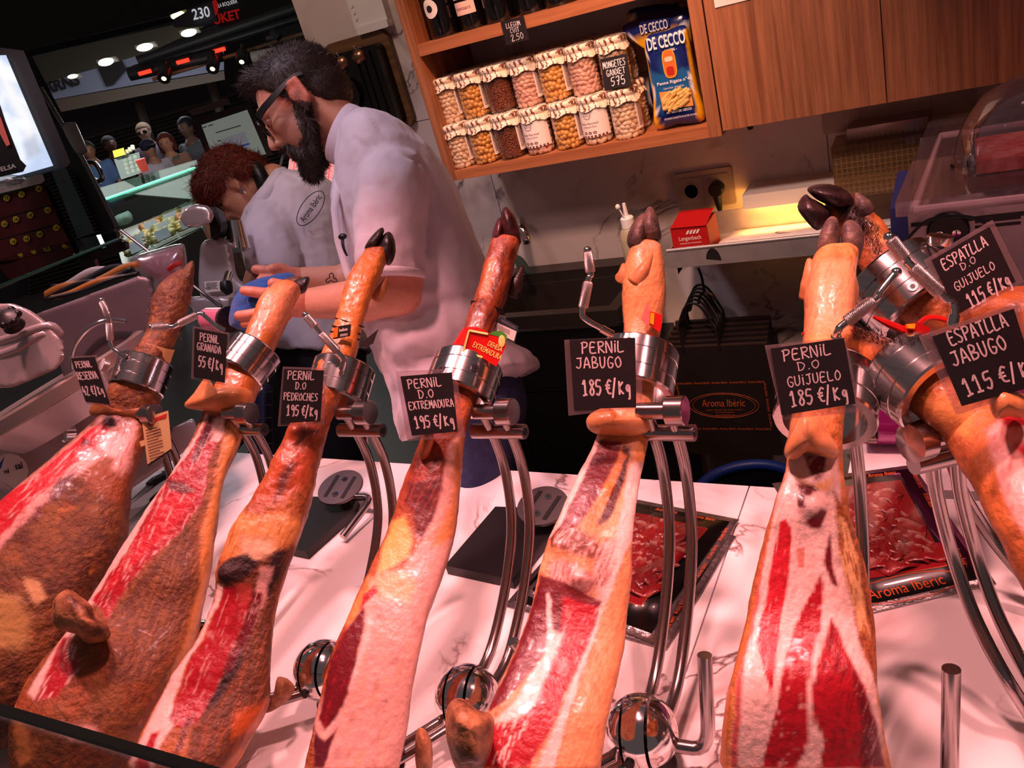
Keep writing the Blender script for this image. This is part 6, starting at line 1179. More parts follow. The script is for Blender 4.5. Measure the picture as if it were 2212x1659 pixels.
hand_mesh([(628, 600, 1.570, 0.0212), (610, 600, 1.560, 0.0180)], (648, 602, 1.580, 0.0212),
          [[(612, 592, 1.555, 0.0111), (590, 588, 1.545, 0.0104), (568, 584, 1.540, 0.0098), (553, 582, 1.540, 0.0090)], [(610, 606, 1.552, 0.0106), (588, 606, 1.538, 0.0098), (564, 605, 1.535, 0.0090)],
           [(612, 616, 1.560, 0.0106), (590, 622, 1.540, 0.0095), (575, 630, 1.530, 0.0087)], [(616, 622, 1.565, 0.0101), (598, 634, 1.540, 0.0090), (588, 642, 1.535, 0.0083)], [(628, 590, 1.560, 0.0117), (606, 580, 1.550, 0.0106), (590, 580, 1.540, 0.0095)]])
# blue cloth
cl = MB().puff([(628, 588), (590, 594), (545, 608), (512, 634), (499, 664), (494, 698), (505, 708), (545, 716), (590, 712), (620, 690), (640, 650), (642, 610)], 1.47, .040, .05, 10, 5)
simple('cleaning_cloth', 'bright blue terry cloth bunched in the hands of the bearded person', 'cloth', cl, mat('blue_terry', (22, 98, 190), .95, 0, (14, 78, 160), 60, .9, 350, sheen=.4), sharp=180, warp=lambda v: v+np.outer(.010*fbm(v, 22, 3)+.004*np.abs(fbm(v, 60, 2)), -CF)+np.outer(.004*fbm(v, 40, 2, 5.), CY))
# shirt
mb = rows([(252, 770, 815, DM, .05), (275, 748, 868, DM, .10), (300, 740, 905, DM, .14), (350, 732, 950, DM, .165), (400, 730, 985, DM, .165), (450, 722, 1008, DM, .160), (520, 728, 1035, DM, .155), (600, 748, 1062, DM, .150), (700, 785, 1098, DM, .148), (770, 812, 1142, DM, .146), (800, 824, 1160, DM, .146), (850, 842, 1066, DM, .140), (900, 858, 976, DM, .13), (945, 872, 892, DM, .08)])
mb2 = rows([(318, 810, 890, 1.42, .05), (345, 790, 915, 1.38, .062), (390, 774, 926, 1.36, .068), (440, 766, 926, 1.355, .068), (500, 762, 922, 1.352, .066), (560, 766, 918, 1.35, .064), (596, 772, 917, 1.35, .064)]); mb.add(mb2.arr(), mb2.f)
mb2 = rows([(400, 760, 850, 1.60, .06), (480, 745, 840, 1.62, .06), (560, 740, 835, 1.62, .058)]); mb.add(mb2.arr(), mb2.f)
v, f = remesh(mb, .006, 3)
N = vnormals(v, f); P = proj(v); ax1 = unit(CX*.75-CY*.66)
dsp = folds(v, .011, 11, unit(CX*.3-CY*.95), 3.)*sstep(300, 420, P[:, 1])+folds(v, .010, 16, unit(CX*.95-CY*.3), 9.)*sstep(560, 640, P[:, 1])+.0045*fbm(v, 26, 3)
for _l, _a, _w in (([(905, 345), (932, 420), (930, 480), (927, 540)], .007, 7.), ([(765, 300), (795, 320), (800, 400)], .004, 5.), ([(800, 330), (850, 330), (905, 345)], .003, 4.)):
    dsp -= _a*np.exp(-(psd(P, _l+[(x+.6, y) for x, y in _l[::-1]])/_w)**2)
dsp += .007*np.sin((P[:, 0]*.35+P[:, 1])*.055+2*fbm(v, 6, 2))*sstep(610, 660, P[:, 1])*sstep(900, 780, P[:, 1])*sstep(820, 900, P[:, 0])
seam = np.exp(-((psd(P, [(800, 250), (835, 300), (905, 345), (945, 420), (925, 500), (930, 500), (950, 420), (910, 340), (840, 296)]))/3.)**2); dsp -= .0016*np.clip(seam, 0, 1)
if ((v-v.mean(0))*N).sum() < 0: N = -N
sh = mesh_obj('shirt', v+N*dsp[:, None], f, M_SHIRT, man, 180)
h2 = rows([(586, 770, 919, 1.35, .0665), (590, 769, 920, 1.35, .068), (597, 770, 919, 1.35, .068), (601, 772, 917, 1.35, .0655)], M=64); h2.build('sleeve_hem', M_SHIRT, sh, sharp=180)
cc = pd(750, 294, 1.535); ax = unit(-CX*.90+CY*.42); u_, w_, _ = frame(ax); rk = 64*1.535/FPX
MB().lathe([(rk*1.02, -.022), (rk*1.06, -.010), (rk*1.05, .008), (rk*1.02, .016), (rk*.98, .016), (rk*1.0, -.010)], cc, ax, n=48).build('collar', M_SHIRT, sh, sharp=60)
MB().sheet([[pd(x+o_, y, z) for o_ in (0, 16)] for x, y, z in ((722, 352, 1.50), (720, 400, 1.395), (714, 450, 1.372), (722, 520, 1.365), (742, 590, 1.362), (760, 640, 1.362))], .003).build('placket', M_SHIRT, sh, sharp=180)
pe = empty('pen', pd(744, 552, 1.33), 'black pen clipped in the shirt pocket', 'pen'); MB().tube([pd(740, 514, 1.335), pd(741, 530, 1.332), pd(745, 543, 1.332), pd(750, 553, 1.333)], [.0028, .0026, .0022, .0016], 8, 3).build('barrel', M_BLACK, pe); MB().ell(pd(740, 511, 1.334), (.008, .006, .005)).build('pen_cap', M_BLACK, pe)
mb = rows([(760, 960, 1110, DM+.02, .10), (860, 955, 1138, DM, .125), (950, 955, 1128, DM, .125), (1050, 965, 1122, DM, .12), (1200, 985, 1130, DM, .11), (1500, 1040, 1170, DM, .09), (1800, 1100, 1220, DM, .08)])
mb.build('jeans', mat('blue_denim', (56, 62, 102), .9, 0, (44, 48, 82), 60, .5, 300), man, sharp=180, warp=lambda v: v+np.outer(folds(v, .007, 12, EZ), -CF))
# tattoo drawn on the far forearm
tp = [(716+9*math.cos(q)*(1+.5*math.sin(3*q)), 602+8*math.sin(q)*(1+.5*math.sin(3*q))) for q in np.linspace(0, 2*math.pi, 40)]
MB().tube([pd(x, y, 1.562) for x, y in tp], .0009, 4).build('tattoo', M_INK, body)
# glasses
g = empty('glasses', H.P(80, 6, 40), 'black framed glasses worn by the bearded person', 'glasses')
for s in (1, -1):
    MB().sheet([[H.P(a, b_+w, c*s) for w in (-hw_, hw_)] for a, b_, c, hw_ in ((92, 22, 62, 8), (70, 24, 72, 7.5), (40, 26, 80, 6.5), (10, 28, 86, 5), (-22, 30, 88, 4), (-38, 24, 87, 4))], .0028).build('temple', M_BLACK, g)
    t = np.linspace(0, 2*math.pi, 25); MB().tube([H.P(98+2*math.cos(q), 6+17*math.sin(q), s*(36+24*math.cos(q))) for q in t], .0022, 8).build('rim', M_BLACK, g)
MB().tube([H.P(100, 12, 12), H.P(103, 15, 0), H.P(100, 12, -12)], .002, 8, 3).build('bridge', M_BLACK, g)
for s in (1, -1): MB().ell(H.P(80, 8, 33*s), (8*H.k, 9*H.k, 11*H.k), (H.f, H.u, H.c)).build('eye', mat('eyelid', (170, 108, 90), .5), body)
for s in (1, -1): MB().ell(H.P(87, 4, 33*s), (1.6*H.k, 1.6*H.k, 8*H.k), (H.f, H.u, H.c)).build('iris', M_INK, body)
# hair
hb = MB(); H.E(hb, -14, 44, 0, 103, 88, 84); H.E(hb, 44, 92, 0, 40, 34, 58); H.E(hb, -50, 0, 0, 62, 62, 72); H.E(hb, 10, 40, 0, 60, 50, 80)
v, f = remesh(hb, .005, 4); a, u, c = H.loc(v)
def hairreg(a, u, c): return (u > np.interp(a, [-140, -90, -45, -22, -8, 12, 22, 48, 66, 90], [-62, -58, -40, 8, 34, 10, 10, 60, 88, 96]))
keep = hairreg(a, u, c); vv = np.where(keep[:, None], v, H.o+(v-H.o)*.86+(H.f*-2)*H.k); vv[keep] += np.outer(fbm(v[keep], 90, 3)*.002, (1, 1, 1))*0
hr = mesh_obj('hair', vv, f, M_HAIR, man, 180)
hairmesh('hair_strands', hr, vv, f, keep & (u > -60), M_HAIR, 6500, .009, lambda p, n: np.tile(H.u*.5-H.f*.2, (len(p), 1)), .0005, 3, .5)
hairmesh('hair_strands', hr, vv, f, keep & (u > 78) & (a > 0), M_HAIR, 1400, .018, lambda p, n: np.tile(H.f*.5+H.u*.6, (len(p), 1)), .0006, 4, .4)
# beard
bb = MB(); 
for s in (1, -1):
    for p, q, r0, r1 in (((13, 14, 72), (8, -20, 66), 5, 7), ((8, -20, 66), (16, -60, 54), 8, 13), ((16, -60, 54), (44, -92, 36), 14, 18), ((44, -92, 36), (74, -106, 10), 19, 22), ((98, -42, 6), (82, -52, 30), 5, 6), ((82, -52, 30), (72, -85, 32), 6, 13)): H.C(bb, (p[0], p[1], p[2]*s), (q[0], q[1], q[2]*s), r0, r1)
H.E(bb, 74, -112, 0, 26, 28, 28); H.E(bb, 54, -104, 0, 30, 22, 34)
v, f = remesh(bb, .004, 3); bd = mesh_obj('beard', v+np.outer(fbm(v, 70, 3)*.003, -CF), f, M_HAIR, man, 180)
a, u, c = H.loc(v); hairmesh('beard_strands', bd, v, f, np.ones(len(v), bool), M_HAIR, 5200, .013, lambda p, n: np.tile(-H.u*.8+H.f*.25, (len(p), 1)), .0005, 5, .5)

hairmesh('stubble', bd, v1, f1, STUB, M_HAIR, 7000, .0065, lambda p, n: np.tile(-HM.u*.8+HM.f*.1, (len(p), 1)), .00042, 15, .5)
# ---------------------------------------------------------------- woman with red hair
wom = empty('person', (pd(640, 620, 2.35)[0], pd(640, 620, 2.35)[1], 0), 'red-haired person in white work shirt bending over the far slicer', 'person')
DW = 2.35; H = Head((515, 408), 2.40, 123, .60); b = MB(); H.skull(b); H.C(b, (-34, -30, 0), (-104, -84, 0), 56, 50); b.cap(pd(625, 440, DW), pd(650, 640, DW), .07, .08)
b.cap(pd(590, 520, DW-.1), pd(545, 640, DW-.16), .045, .035); b.cap(pd(545, 640, DW-.16), pd(470, 660, DW-.2), .034, .022)
for k in range(4): b.cap(pd(470, 655+6*k, DW-.2), pd(448, 660+7*k, DW-.22), .009, .007)
v, f = remesh(b, .006, 3)
def wcol(vs):
    C = np.tile(lin((222, 150, 118)), (len(vs), 1))*(1+.06*fbm(vs, 40, 3))[:, None]; a, u, c = H.loc(vs); lip = np.exp(-(((a-90)/9)**2+((u+57)/8)**2))*(np.abs(c) < 24); return C*(1-.6*lip[:, None])+lin((170, 60, 58))*.6*lip[:, None]
wb_ = mesh_obj('body', v, f, M_SKIN, wom, 180, wcol)
mb = rows([(374, 600, 650, DW, .05), (390, 590, 700, DW, .10), (415, 575, 735, DW, .15), (440, 556, 750, DW, .17), (480, 532, 765, DW, .18), (540, 526, 775, DW, .18), (590, 545, 790, DW, .17), (660, 560, 800, DW, .17), (760, 560, 800, DW, .17)])
mb2 = rows([(440, 545, 640, DW-.12, .06), (500, 528, 640, DW-.16, .075), (560, 532, 650, DW-.18, .075), (588, 540, 655, DW-.18, .072)]); mb.add(mb2.arr(), mb2.f)
v, f = remesh(mb, .008, 3); N = vnormals(v, f); N = N if ((v-v.mean(0))*N).sum() > 0 else -N
ws = mesh_obj('shirt', v+N*(folds(v, .014, 9, unit(CX*.2-CY*.95), 4.)+.004*fbm(v, 30, 3))[:, None], f, M_SHIRT, wom, 180)
MB().tube([pd(x, y, z) for x, y, z in ((612, 372, DW-.05), (598, 395, DW-.13), (570, 430, DW-.15), (540, 462, DW-.12))], [.016, .02, .02, .014], 10, 4).build('collar', M_SHIRT, ws, sharp=180)
MB().tube([H.P(-100, -20, 50), H.P(-78, -66, 56), H.P(-40, -108, 44), H.P(0, -118, 10)], [.020, .022, .022, .018], 12, 4).build('black_collar', M_BLACK, ws, sharp=180)
t = MB(); lx = unit(pd(692, 424, DW)-pd(654, 478, DW)); ly = unit(np.cross(-CF, lx)); ly = ly if ly @ (CY-CX) > 0 else -ly; lc = pd(671, 450, DW-.205)
text_into(t, 'Aroma Ibèric', lc, lx, ly, .080, .017, bold=.02); q = np.linspace(0, 2*math.pi, 41); t.tube([lc+lx*.052*math.cos(a)+ly*.024*math.sin(a) for a in q], .0011, 5); t.build('shirt_logo', M_INK, ws)
MB().sheet([[pd(540+8*i, 830+30*j, 1.9+.02*math.sin(i*1.3)) for i in range(7)] for j in range(7)], .004).build('apron', mat('blue_apron', (40, 42, 78), .8, 0, (32, 34, 66), 30), wom, sharp=180)
ag = MB()
for i in range(4): ag.tube([pd(546+14*i, 835, 1.885), pd(546+14*i, 1005, 1.885)], .0008, 4)
for j in range(6): ag.tube([pd(540, 850+28*j, 1.885), pd(588, 846+28*j, 1.885)], .0008, 4)
o = ag.build('apron_check', M_INK, wom); o['kind'] = 'stuff'
rows([(740, 570, 790, DW, .14), (900, 580, 790, DW, .14), (1100, 600, 790, DW, .13), (1300, 630, 790, DW, .12)]).build('dark_trousers', mat('dark_cloth', (26, 24, 32), .9), wom, sharp=180)
hb = MB(); H.E(hb, -16, 48, 0, 116, 106, 104); H.E(hb, 44, 84, 0, 66, 62, 86); H.E(hb, -66, 0, 0, 72, 66, 88); H.E(hb, 62, 50, 0, 36, 40, 70)
v, f = remesh(hb, .007, 3); a, u, c = H.loc(v); keep = (u > np.interp(a, [-140, -100, -45, -24, -6, 20, 40, 60, 80, 110], [-52, -50, -28, 14, 36, 18, 10, 16, 26, 34]))
N = vnormals(v, f); N = N if ((v-v.mean(0))*N).sum() > 0 else -N; vv = np.where(keep[:, None], v+N*(np.abs(fbm(v, 30, 3))*.014)[:, None], H.o+(v-H.o)*.72); hr = mesh_obj('hair', vv, f, M_HAIRR, wom, 180)
hairmesh('hair_curls', hr, vv, f, keep, M_HAIRR, 6000, .024, lambda p, n: np.tile(H.f*.4-H.u*.2, (len(p), 1)), .0009, 6, .9, 1.0)
g = empty('glasses', H.P(90, 6, 40), 'thin dark red glasses worn by the red-haired person', 'glasses'); M_RF = mat('dark_red_frame', (70, 14, 20), .4)
for s in (1, -1):
    MB().tube([H.P(96, 16, 58*s), H.P(50, 20, 74*s), H.P(2, 24, 84*s)], .0022, 6, 3).build('temple', M_RF, g); t = np.linspace(0, 2*math.pi, 21); MB().tube([H.P(98+2*math.cos(q), 6+15*math.sin(q), s*(34+22*math.cos(q))) for q in t], .002, 6).build('rim', M_RF, g)
for s in (1, -1): MB().ell(H.P(84, 8, 33*s), (4*H.k, 6*H.k, 8*H.k), (H.f, H.u, H.c)).build('eye', M_INK, wb_)
er = empty('earring', H.P(-2, -44, 80), 'silver round earring on the red-haired person', 'earring')
for k in range(3):
    t = np.linspace(0, 2*math.pi, 17); MB().tube([H.P(-2+(9-3*k)*math.cos(q), -48+(12-4*k)*math.sin(q), 80) for q in t], .0008, 5).build('hoop', M_CHROME, er)
# ================================================================ on the counter: bases, packs, knives
def zq(pts, z): return [pZ(a, b, z) for a, b in pts]
M_SLAB = mat('black_composite', (11, 9, 10), .45, 0, (15, 12, 13), 25)
def slab_base(label, corners, disc, dr, lever, hgt=.016):
    c = np.mean(zq(corners, TOP), 0); r = empty('stand_base', (c[0], c[1], TOP), label, 'stand base', 'empty black ham stand bases')
    MB().prism(zq(corners, TOP+.0005), (0, 0, hgt)).build('slab', M_SLAB, r)
    o = pZ(*disc, TOP+hgt+.026); ax = unit(V((.12, -.18, 1))); MB().lathe([(.016, -.026), (.014, -.010), (.012, -.004)], o, ax, n=24).build('pivot', M_CHROME, r)
    dk = MB().lathe([(dr*.96, -.004), (dr, -.003), (dr, .0), (dr*.985, .001), (.001, .001)], o, ax, n=48).build('disc', mat('satin_disc', (120, 112, 110), .35, 1.), r)
    u_, w_, _ = frame(ax); u_ = unit(pZ(disc[0]+60, disc[1]-70, o[2])-o); u_ = unit(u_-ax*(u_ @ ax)); w_ = np.cross(ax, u_)
    for s in (-.42, .42): MB().box(o+w_*dr*s+ax*.0012, (dr*.62, .0032, .0006), (u_, w_, ax)).build('slot', M_BLACK, dk)
    for s in (-.45, .45):
        k = MB().lathe([(.0055, 0), (.0055, .0012), (.003, .0014)], o+u_*dr*s+ax*.001, ax, n=16).build('screw', M_CHROME, dk); MB().lathe([(.0025, .0014), (.0025, .0017)], o+u_*dr*s+ax*.001, ax, n=6).build('hex_socket', M_BLACK, k)
    if lever: MB().tube(corner([pZ(a, b, o[2]-.012) if i < 2 else pZ(a, b, TOP+.012) for i, (a, b) in enumerate(lever)], 5, .3), .0062, 12).build('lever', M_ROD, r)
slab_base('empty black stand base with slotted disc and bent lever, left one', [(672, 1088), (778, 1092), (768, 1118), (668, 1208), (612, 1196), (628, 1140)], (735, 1052), .040, [(745, 1074), (806, 1074), (740, 1160)])
slab_base('empty black stand base with slotted disc, the one in the middle', [(1076, 1112), (1235, 1118), (1112, 1272), (968, 1240)], (1172, 1092), .038, None)
def leaf(parent, n, poly, z, seed):
    """curled slices of ham inside a pack window"""
    rnd = random.Random(seed); P = np.array(zq(poly, z)); a, b, c, d = P
    for k in range(n):
        u, v = ((k*.618+rnd.uniform(0, .2)) % 1)*.74+.13, (k+.5)/n*.76+.12; o = (a*(1-u)+b*u)*(1-v)+(d*(1-u)+c*u)*v; e1 = unit(b-a); an = rnd.uniform(-.7, .7); x = e1*math.cos(an)+np.cross(EZ, e1)*math.sin(an); y = np.cross(EZ, x); G = []
        L_, W_ = rnd.uniform(.020, .030), rnd.uniform(.012, .020); ph = rnd.uniform(0, 6)
        for i in range(9):
            s = -1+i/4; G.append([o+x*s*L_+y*(q*W_*(1-.25*s*s)+.004*math.sin(3*s+ph))+EZ*(.002+.0025*math.sin(5*s+ph+q)+.0016*rnd.random()) for q in (-1, -.5, 0, .5, 1)])
        def cols(vs, o=o, y=y, ph=ph):
            t = ((vs-o) @ y)/W_; n_ = fbm(vs, 130, 3, ph); C = np.tile(lin((150, 22, 30)), (len(vs), 1)); k1 = sstep(.15, .5, n_)[:, None]*.6; C = C*(1-k1)+lin((226, 130, 116))*k1; k2 = sstep(.72, .95, t+.15*n_)[:, None]; C = C*(1-k2)+lin((240, 190, 172))*k2
            k3 = sstep(.0, .6, fbm(vs, 20, 2, ph+3))[:, None]*.6; return C*(1-k3)+lin((80, 10, 18))*k3
        MB().sheet(G, .0008).build('ham_slice', M_SLICE, parent, sharp=180, cols=cols)
M_SLICE = vmat('sliced_ham', .25, .2, 200, .1, 300, coat=.5)
def pack(label, outer, inner, z, seed, big=None, texts=(), n=26, hid=False):
    P = zq(outer, z); c = np.mean(P, 0); r = empty('ham_pack', (c[0], c[1], z), label, 'ham pack', 'vacuum packs of sliced ham')
    def lerp(u, v, h): a, b, c_, d = P; return (a*(1-u)+b*u)*(1-v)+(d*(1-u)+c_*u)*v+EZ*h
    MB().sheet([[lerp(u, v, .0005+.0012*math.sin(9*u+seed)*math.sin(7*v)**2) for v in np.linspace(0, 1, 14)] for u in np.linspace(0, 1, 14)], .0012).build('foil_edge', mat('silver_foil', (200, 192, 190), .3, .9, (170, 160, 160), 60, .4, 150), r, sharp=180)
    m = .045
    MB().sheet([[lerp(m+(1-2*m)*u, m+(1-2*m)*v, .0030) for v in (0, .25, .5, .75, 1)] for u in (0, .25, .5, .75, 1)], .0012).build('black_print', mat('pack_black', (16, 12, 12), .3, coat=.3), r, sharp=180)
    if hid: return r
    I = zq(inner, z+.0042); MB().prism(I, (0, 0, .0008)).build('window', mat('window_red', (140, 26, 32), .35), r)
    MB().tube(I+I[:1], .0008, 5).build('orange_line', mat('pack_orange', (224, 100, 40), .5), r); leaf(r, n, inner, z+.0055, seed)
    MB().sheet([[ (I[0]*(1-u)+I[1]*u)*(1-v)+(I[3]*(1-u)+I[2]*u)*v+EZ*(.0115+.0015*math.sin(11*u+3*v)*math.sin(9*v+4*u)) for v in np.linspace(0, 1, 16)] for u in np.linspace(0, 1, 16)]).build('film', thin_glass('pack_film', (250, 248, 248), .10, .10), r, sharp=180)
    t = MB()
    for s, px, py, qx, qy, w, h in texts:
        o = pZ(px, py, z+.0045); x = unit(pZ(qx, qy, z+.0045)-o); text_into(t, s, o, x, np.cross(EZ, x), w, h, shear=.1)
    if big:
        o = pZ(*big[0], z+.0045); x = unit(pZ(*big[1], z+.0045)-o); y = np.cross(EZ, x); t.tube([o+x*.060*math.cos(q)+y*.020*math.sin(q) for q in np.linspace(0, 2*math.pi, 41)], .0006, 5)
    t.build('lettering', mat('pack_orange', 0), r)
    return r
TA = [('Aroma Ibèric', 1520, 1118, 1560, 1126, .034, .006), ('Aroma Ibèric', 1440, 1103, 1480, 1110, .034, .006)]+[('Aroma Ibèric ·', 1562-22*k*1.05, 1152+37*k*1.05, 1584-22*k, 1115+37*k, .030, .006) for k in range(6)]
pack('sealed pack of ham slices lying under another at the middle stand', [(1290, 1075), (1590, 1160), (1440, 1405), (1090, 1310)], None, TOP+.0008, 4, hid=True)
pack('sealed pack of sliced ham behind the jabugo ham', [(1330, 1072), (1597, 1124), (1412, 1390), (1130, 1285)], [(1375, 1098), (1530, 1130), (1545, 1150), (1395, 1330)][:4] if False else [(1360, 1106), (1528, 1142), (1384, 1308), (1205, 1256)], TOP+.0045, 1, texts=TA, n=40)
TB = [('Aroma Ibèric', 1905, 1024, 1945, 1019, .036, .008)]+[('Aroma Ibèric ·', 1985+23*k, 1040+41*k, 1985+23*(k+1), 1040+41*(k+1), .033, .007) for k in range(5)]+[('Aroma Ibèric', 1955, 1268, 2010, 1256, .085, .017)]
pack('sealed pack of sliced ham with large oval logo behind the guijuelo ham', [(1668, 1046), (1972, 1006), (2152, 1262), (1840, 1336)], [(1705, 1066), (1945, 1038), (2045, 1222), (1815, 1262)], TOP+.0008, 2, big=((1958, 1268), (2015, 1256)), texts=TB, n=44)
def knife(label, a, b, c, z=TOP+.004):
    P = [pZ(*q, z) for q in (a, b, c)]; r = empty('knife', P[1], label, 'knife', 'knives on the counter'); x = unit(P[1]-P[0]); y = np.cross(EZ, x)
    MB().prism([P[0], P[1]-y*.011, P[1]+y*.008], (0, 0, .0016)).build('blade', M_STEEL, r); h = MB().tube([P[1], P[1]+(P[2]-P[1])*.3+y*.003, P[1]+(P[2]-P[1])*.7, P[2]], [.009, .0105, .009, .011], 12, 4).build('handle', M_BLACK, r, sharp=180)
    for k in (.3, .7): q = P[1]+(P[2]-P[1])*k+EZ*.0098; MB().cyl(q, q+EZ*.0012, .003, n=10).build('rivet', M_CHROME, h)
knife('black handled slicing knife lying behind the far left ham', (276, 1088), (322, 1050), (372, 1018)); knife('long black handled knife pointing under the granada ham', (262, 1142), (330, 1085), (392, 1040)); knife('black handled knife half hidden behind the granada ham', (455, 1035), (492, 990), (520, 948))

# ================================================================ large slicer at the left end
M_CAST = mat('slicer_cast', (196, 182, 182), .3, .35, (182, 168, 168), 8, coat=.2); M_PLATE = mat('slicer_plate', (112, 98, 100), .4, .5, (100, 88, 92), 10)
def plate(mb, pts, d, th): cx_, cy_ = np.mean([q[0] for q in pts]), np.mean([q[1] for q in pts]); return mb.prism([pd(a, b, d if not q else q[0]) for a, b, *q in pts], ray(cx_, cy_)*th)
s = empty('meat_slicer', pd(150, 1080, 1.5), 'large steel meat slicer with black star knob at the left end', 'slicer')
def rounded(pts, d, th, name, m, parent, vox=.006, sm=5):
    mb = MB(); plate(mb, pts, d, th); v, f = remesh(mb, vox, sm); return mesh_obj(name, v, f, m, parent, 60)
rounded([(60, 684), (180, 640), (301, 594), (326, 600), (336, 625), (326, 700), (306, 780), (250, 830), (150, 850), (125, 780)], 1.52, .02, 'gauge_plate', M_PLATE, s, .006, 3)
gc = pd(250, 785, 1.505); MB().tube([gc+(CX*math.cos(q)+CY*math.sin(q))*.078-CF*.004 for q in np.linspace(1.3, 3.3, 30)], .0045, 8).build('blade_guard', M_CHROME, s)
ax = unit((CX*-.51+CY*.86)*.95-CF*.30); dc = pd(118, 842, 1.42)
MB().lathe([(.170, -.012), (.173, -.010), (.173, .008), (.166, .012), (.150, .006), (.09, .002), (.088, .008), (.001, .010)], dc, ax, n=72).build('blade_disc', mat('blade_steel', (186, 168, 160), .38, .8), s, sharp=30)
MB().lathe([(.10, -.06), (.14, -.014)], dc, ax, n=48).build('blade_housing', M_CAST, s)
rounded([(-40, 655), (30, 655), (70, 672), (112, 705), (139, 745), (140, 775), (120, 800), (28, 838), (-40, 840)], 1.27, .09, 'motor_housing', M_CAST, s, .005, 3)
for k in range(2): MB().tube([pd(-30, 775-28*k, 1.275), pd(40, 752-28*k, 1.273), pd(95+10*k, 722-18*k, 1.275), pd(132, 745-20*k, 1.285)], .007, 12, 4).build('rib', M_CAST, s, sharp=180)
kc = pd(31, 704, 1.25); kb_ = MB().lathe([(.016, 0), (.012, .010), (.015, .016), (.015, .024), (.004, .028)], kc, unit(-CF*.8+CY*.55), n=24).build('star_knob', M_BLACK, s)
kx, ky, _ = frame(unit(-CF*.8+CY*.55))
for q in range(6): MB().ell(kc+(kx*math.cos(q*1.047)+ky*math.sin(q*1.047))*.015+unit(-CF*.8+CY*.55)*.020, (.0055, .0055, .0055), n=12, m=8).build('knob_lobe', M_BLACK, kb_)
rounded([(-40, 900), (60, 930), (150, 905), (190, 880), (250, 905), (300, 985), (290, 1040), (250, 1062), (120, 1110), (-40, 1180)], 1.44, .10, 'base_body', M_CAST, s, .008, 6)
rounded([(240, 1005), (330, 945), (420, 900), (432, 940), (420, 962), (276, 1062), (240, 1075)], 1.60, .05, 'base_rail', M_CAST, s, .007, 4)
bc_ = pd(155, 935, 1.43); MB().lathe([(.017, 0), (.017, .016), (.014, .019), (.001, .019)], bc_, unit(-CF*.75-CX*.55), n=28).build('push_button', M_CHROME, s)
MB().tube([pd(95, 935, 1.41), pd(130, 900, 1.42), pd(178, 868, 1.43)], .012, 12, 4).build('hinge_arm', M_CAST, s)
stc = pd(22, 1018, 1.415); st_ = MB().lathe([(.030, 0), (.030, .0012), (.001, .0013)], stc, -CF, n=40).build('round_sticker', M_PAPER, s)
t = MB(); text_into(t, 'sal', pd(40, 1006, 1.413), CX*.97+CY*.22, CY*.97-CX*.22, .013, .012, bold=.02); text_into(t, 'ni', pd(14, 1018, 1.413), CX*.97+CY*.22, CY*.97-CX*.22, .008, .008, bold=.02); t.build('lettering', M_INK, st_); MB().prism([pd(a, b, 1.4135) for a, b in ((0, 1000), (10, 985), (2, 1012), (-4, 1012))], CF*.0003).build('blue_mark', mat('mark_blue', (30, 80, 170), .5), st_)
simple('plastic_bag', 'crumpled clear plastic bag below the large slicer', 'bag', MB().puff([(-20, 1040), (20, 1050), (50, 1075), (45, 1110), (10, 1150), (-20, 1160)], 1.36, .02), M_FILM, sharp=180, warp=lambda v: v+np.outer(fbm(v, 40, 3)*.008, -CF))
# printed sleeves lying on the slicer
for k in range(6):
    d = 1.60+.012*k; lab = ['black printed sleeve in front of the pile on the slicer', 'orange striped sleeve second in the pile on the slicer', 'black sleeve third in the pile on the slicer', 'orange sleeve fourth in the pile on the slicer', 'dark sleeve fifth in the pile on the slicer', 'pale sleeve at the back of the pile on the slicer'][k]
    x0, x1 = 95+14*(k % 3), 300-16*((k*2) % 3); G = [[pd(x, 656-(x-95)*.31-4.5*k-h*(9+1.5*k)+(3+k)*math.sin(x*.045+1.7*k), d+.006*math.sin(x*.05+k)) for h in (0, .5, 1)] for x in np.linspace(x0, x1, 16)]
    simple('printed_sleeve', lab, 'sleeve', MB().sheet(G, .0015), [M_BLACK, mat('sleeve_orange', (226, 132, 60), .4), M_BLACK, mat('sleeve_orange', 0), M_INK, mat('sleeve_pale', (230, 200, 190), .4)][k], 'printed sleeves on the slicer', sharp=180)
# meat bag
mbg = MB().puff([(288, 566), (312, 552), (338, 545), (388, 531), (396, 545), (400, 600), (402, 655), (384, 662), (345, 660), (335, 610), (305, 590)], 1.75, .03, .03)
r = empty('meat_bag', pd(360, 655, 1.75), 'clear bag of pink ham off-cuts with red tape', 'bag')
mbg.build('off_cuts', vmat('bag_meat', .2, .3, 80, .1, 200, coat=.5), r, sharp=180, cols=lambda vs: (lambda n: lin((196, 74, 84))*(1-n)+lin((240, 186, 186))*n)(sstep(-.1, .35, fbm(vs, 45, 3))[:, None]), warp=lambda v: v+np.outer(fbm(v, 45, 3)*.008, -CF))
MB().puff([(282, 560), (312, 546), (340, 538), (392, 526), (402, 545), (406, 600), (408, 660), (384, 668), (340, 665), (328, 612), (300, 596)], 1.75, .038, .034).build('film', M_FILM, r, sharp=180)
MB().tube([pd(364, 582, 1.705), pd(376, 573, 1.70), pd(392, 568, 1.705)], .005, 8).build('tape', M_RED, r)
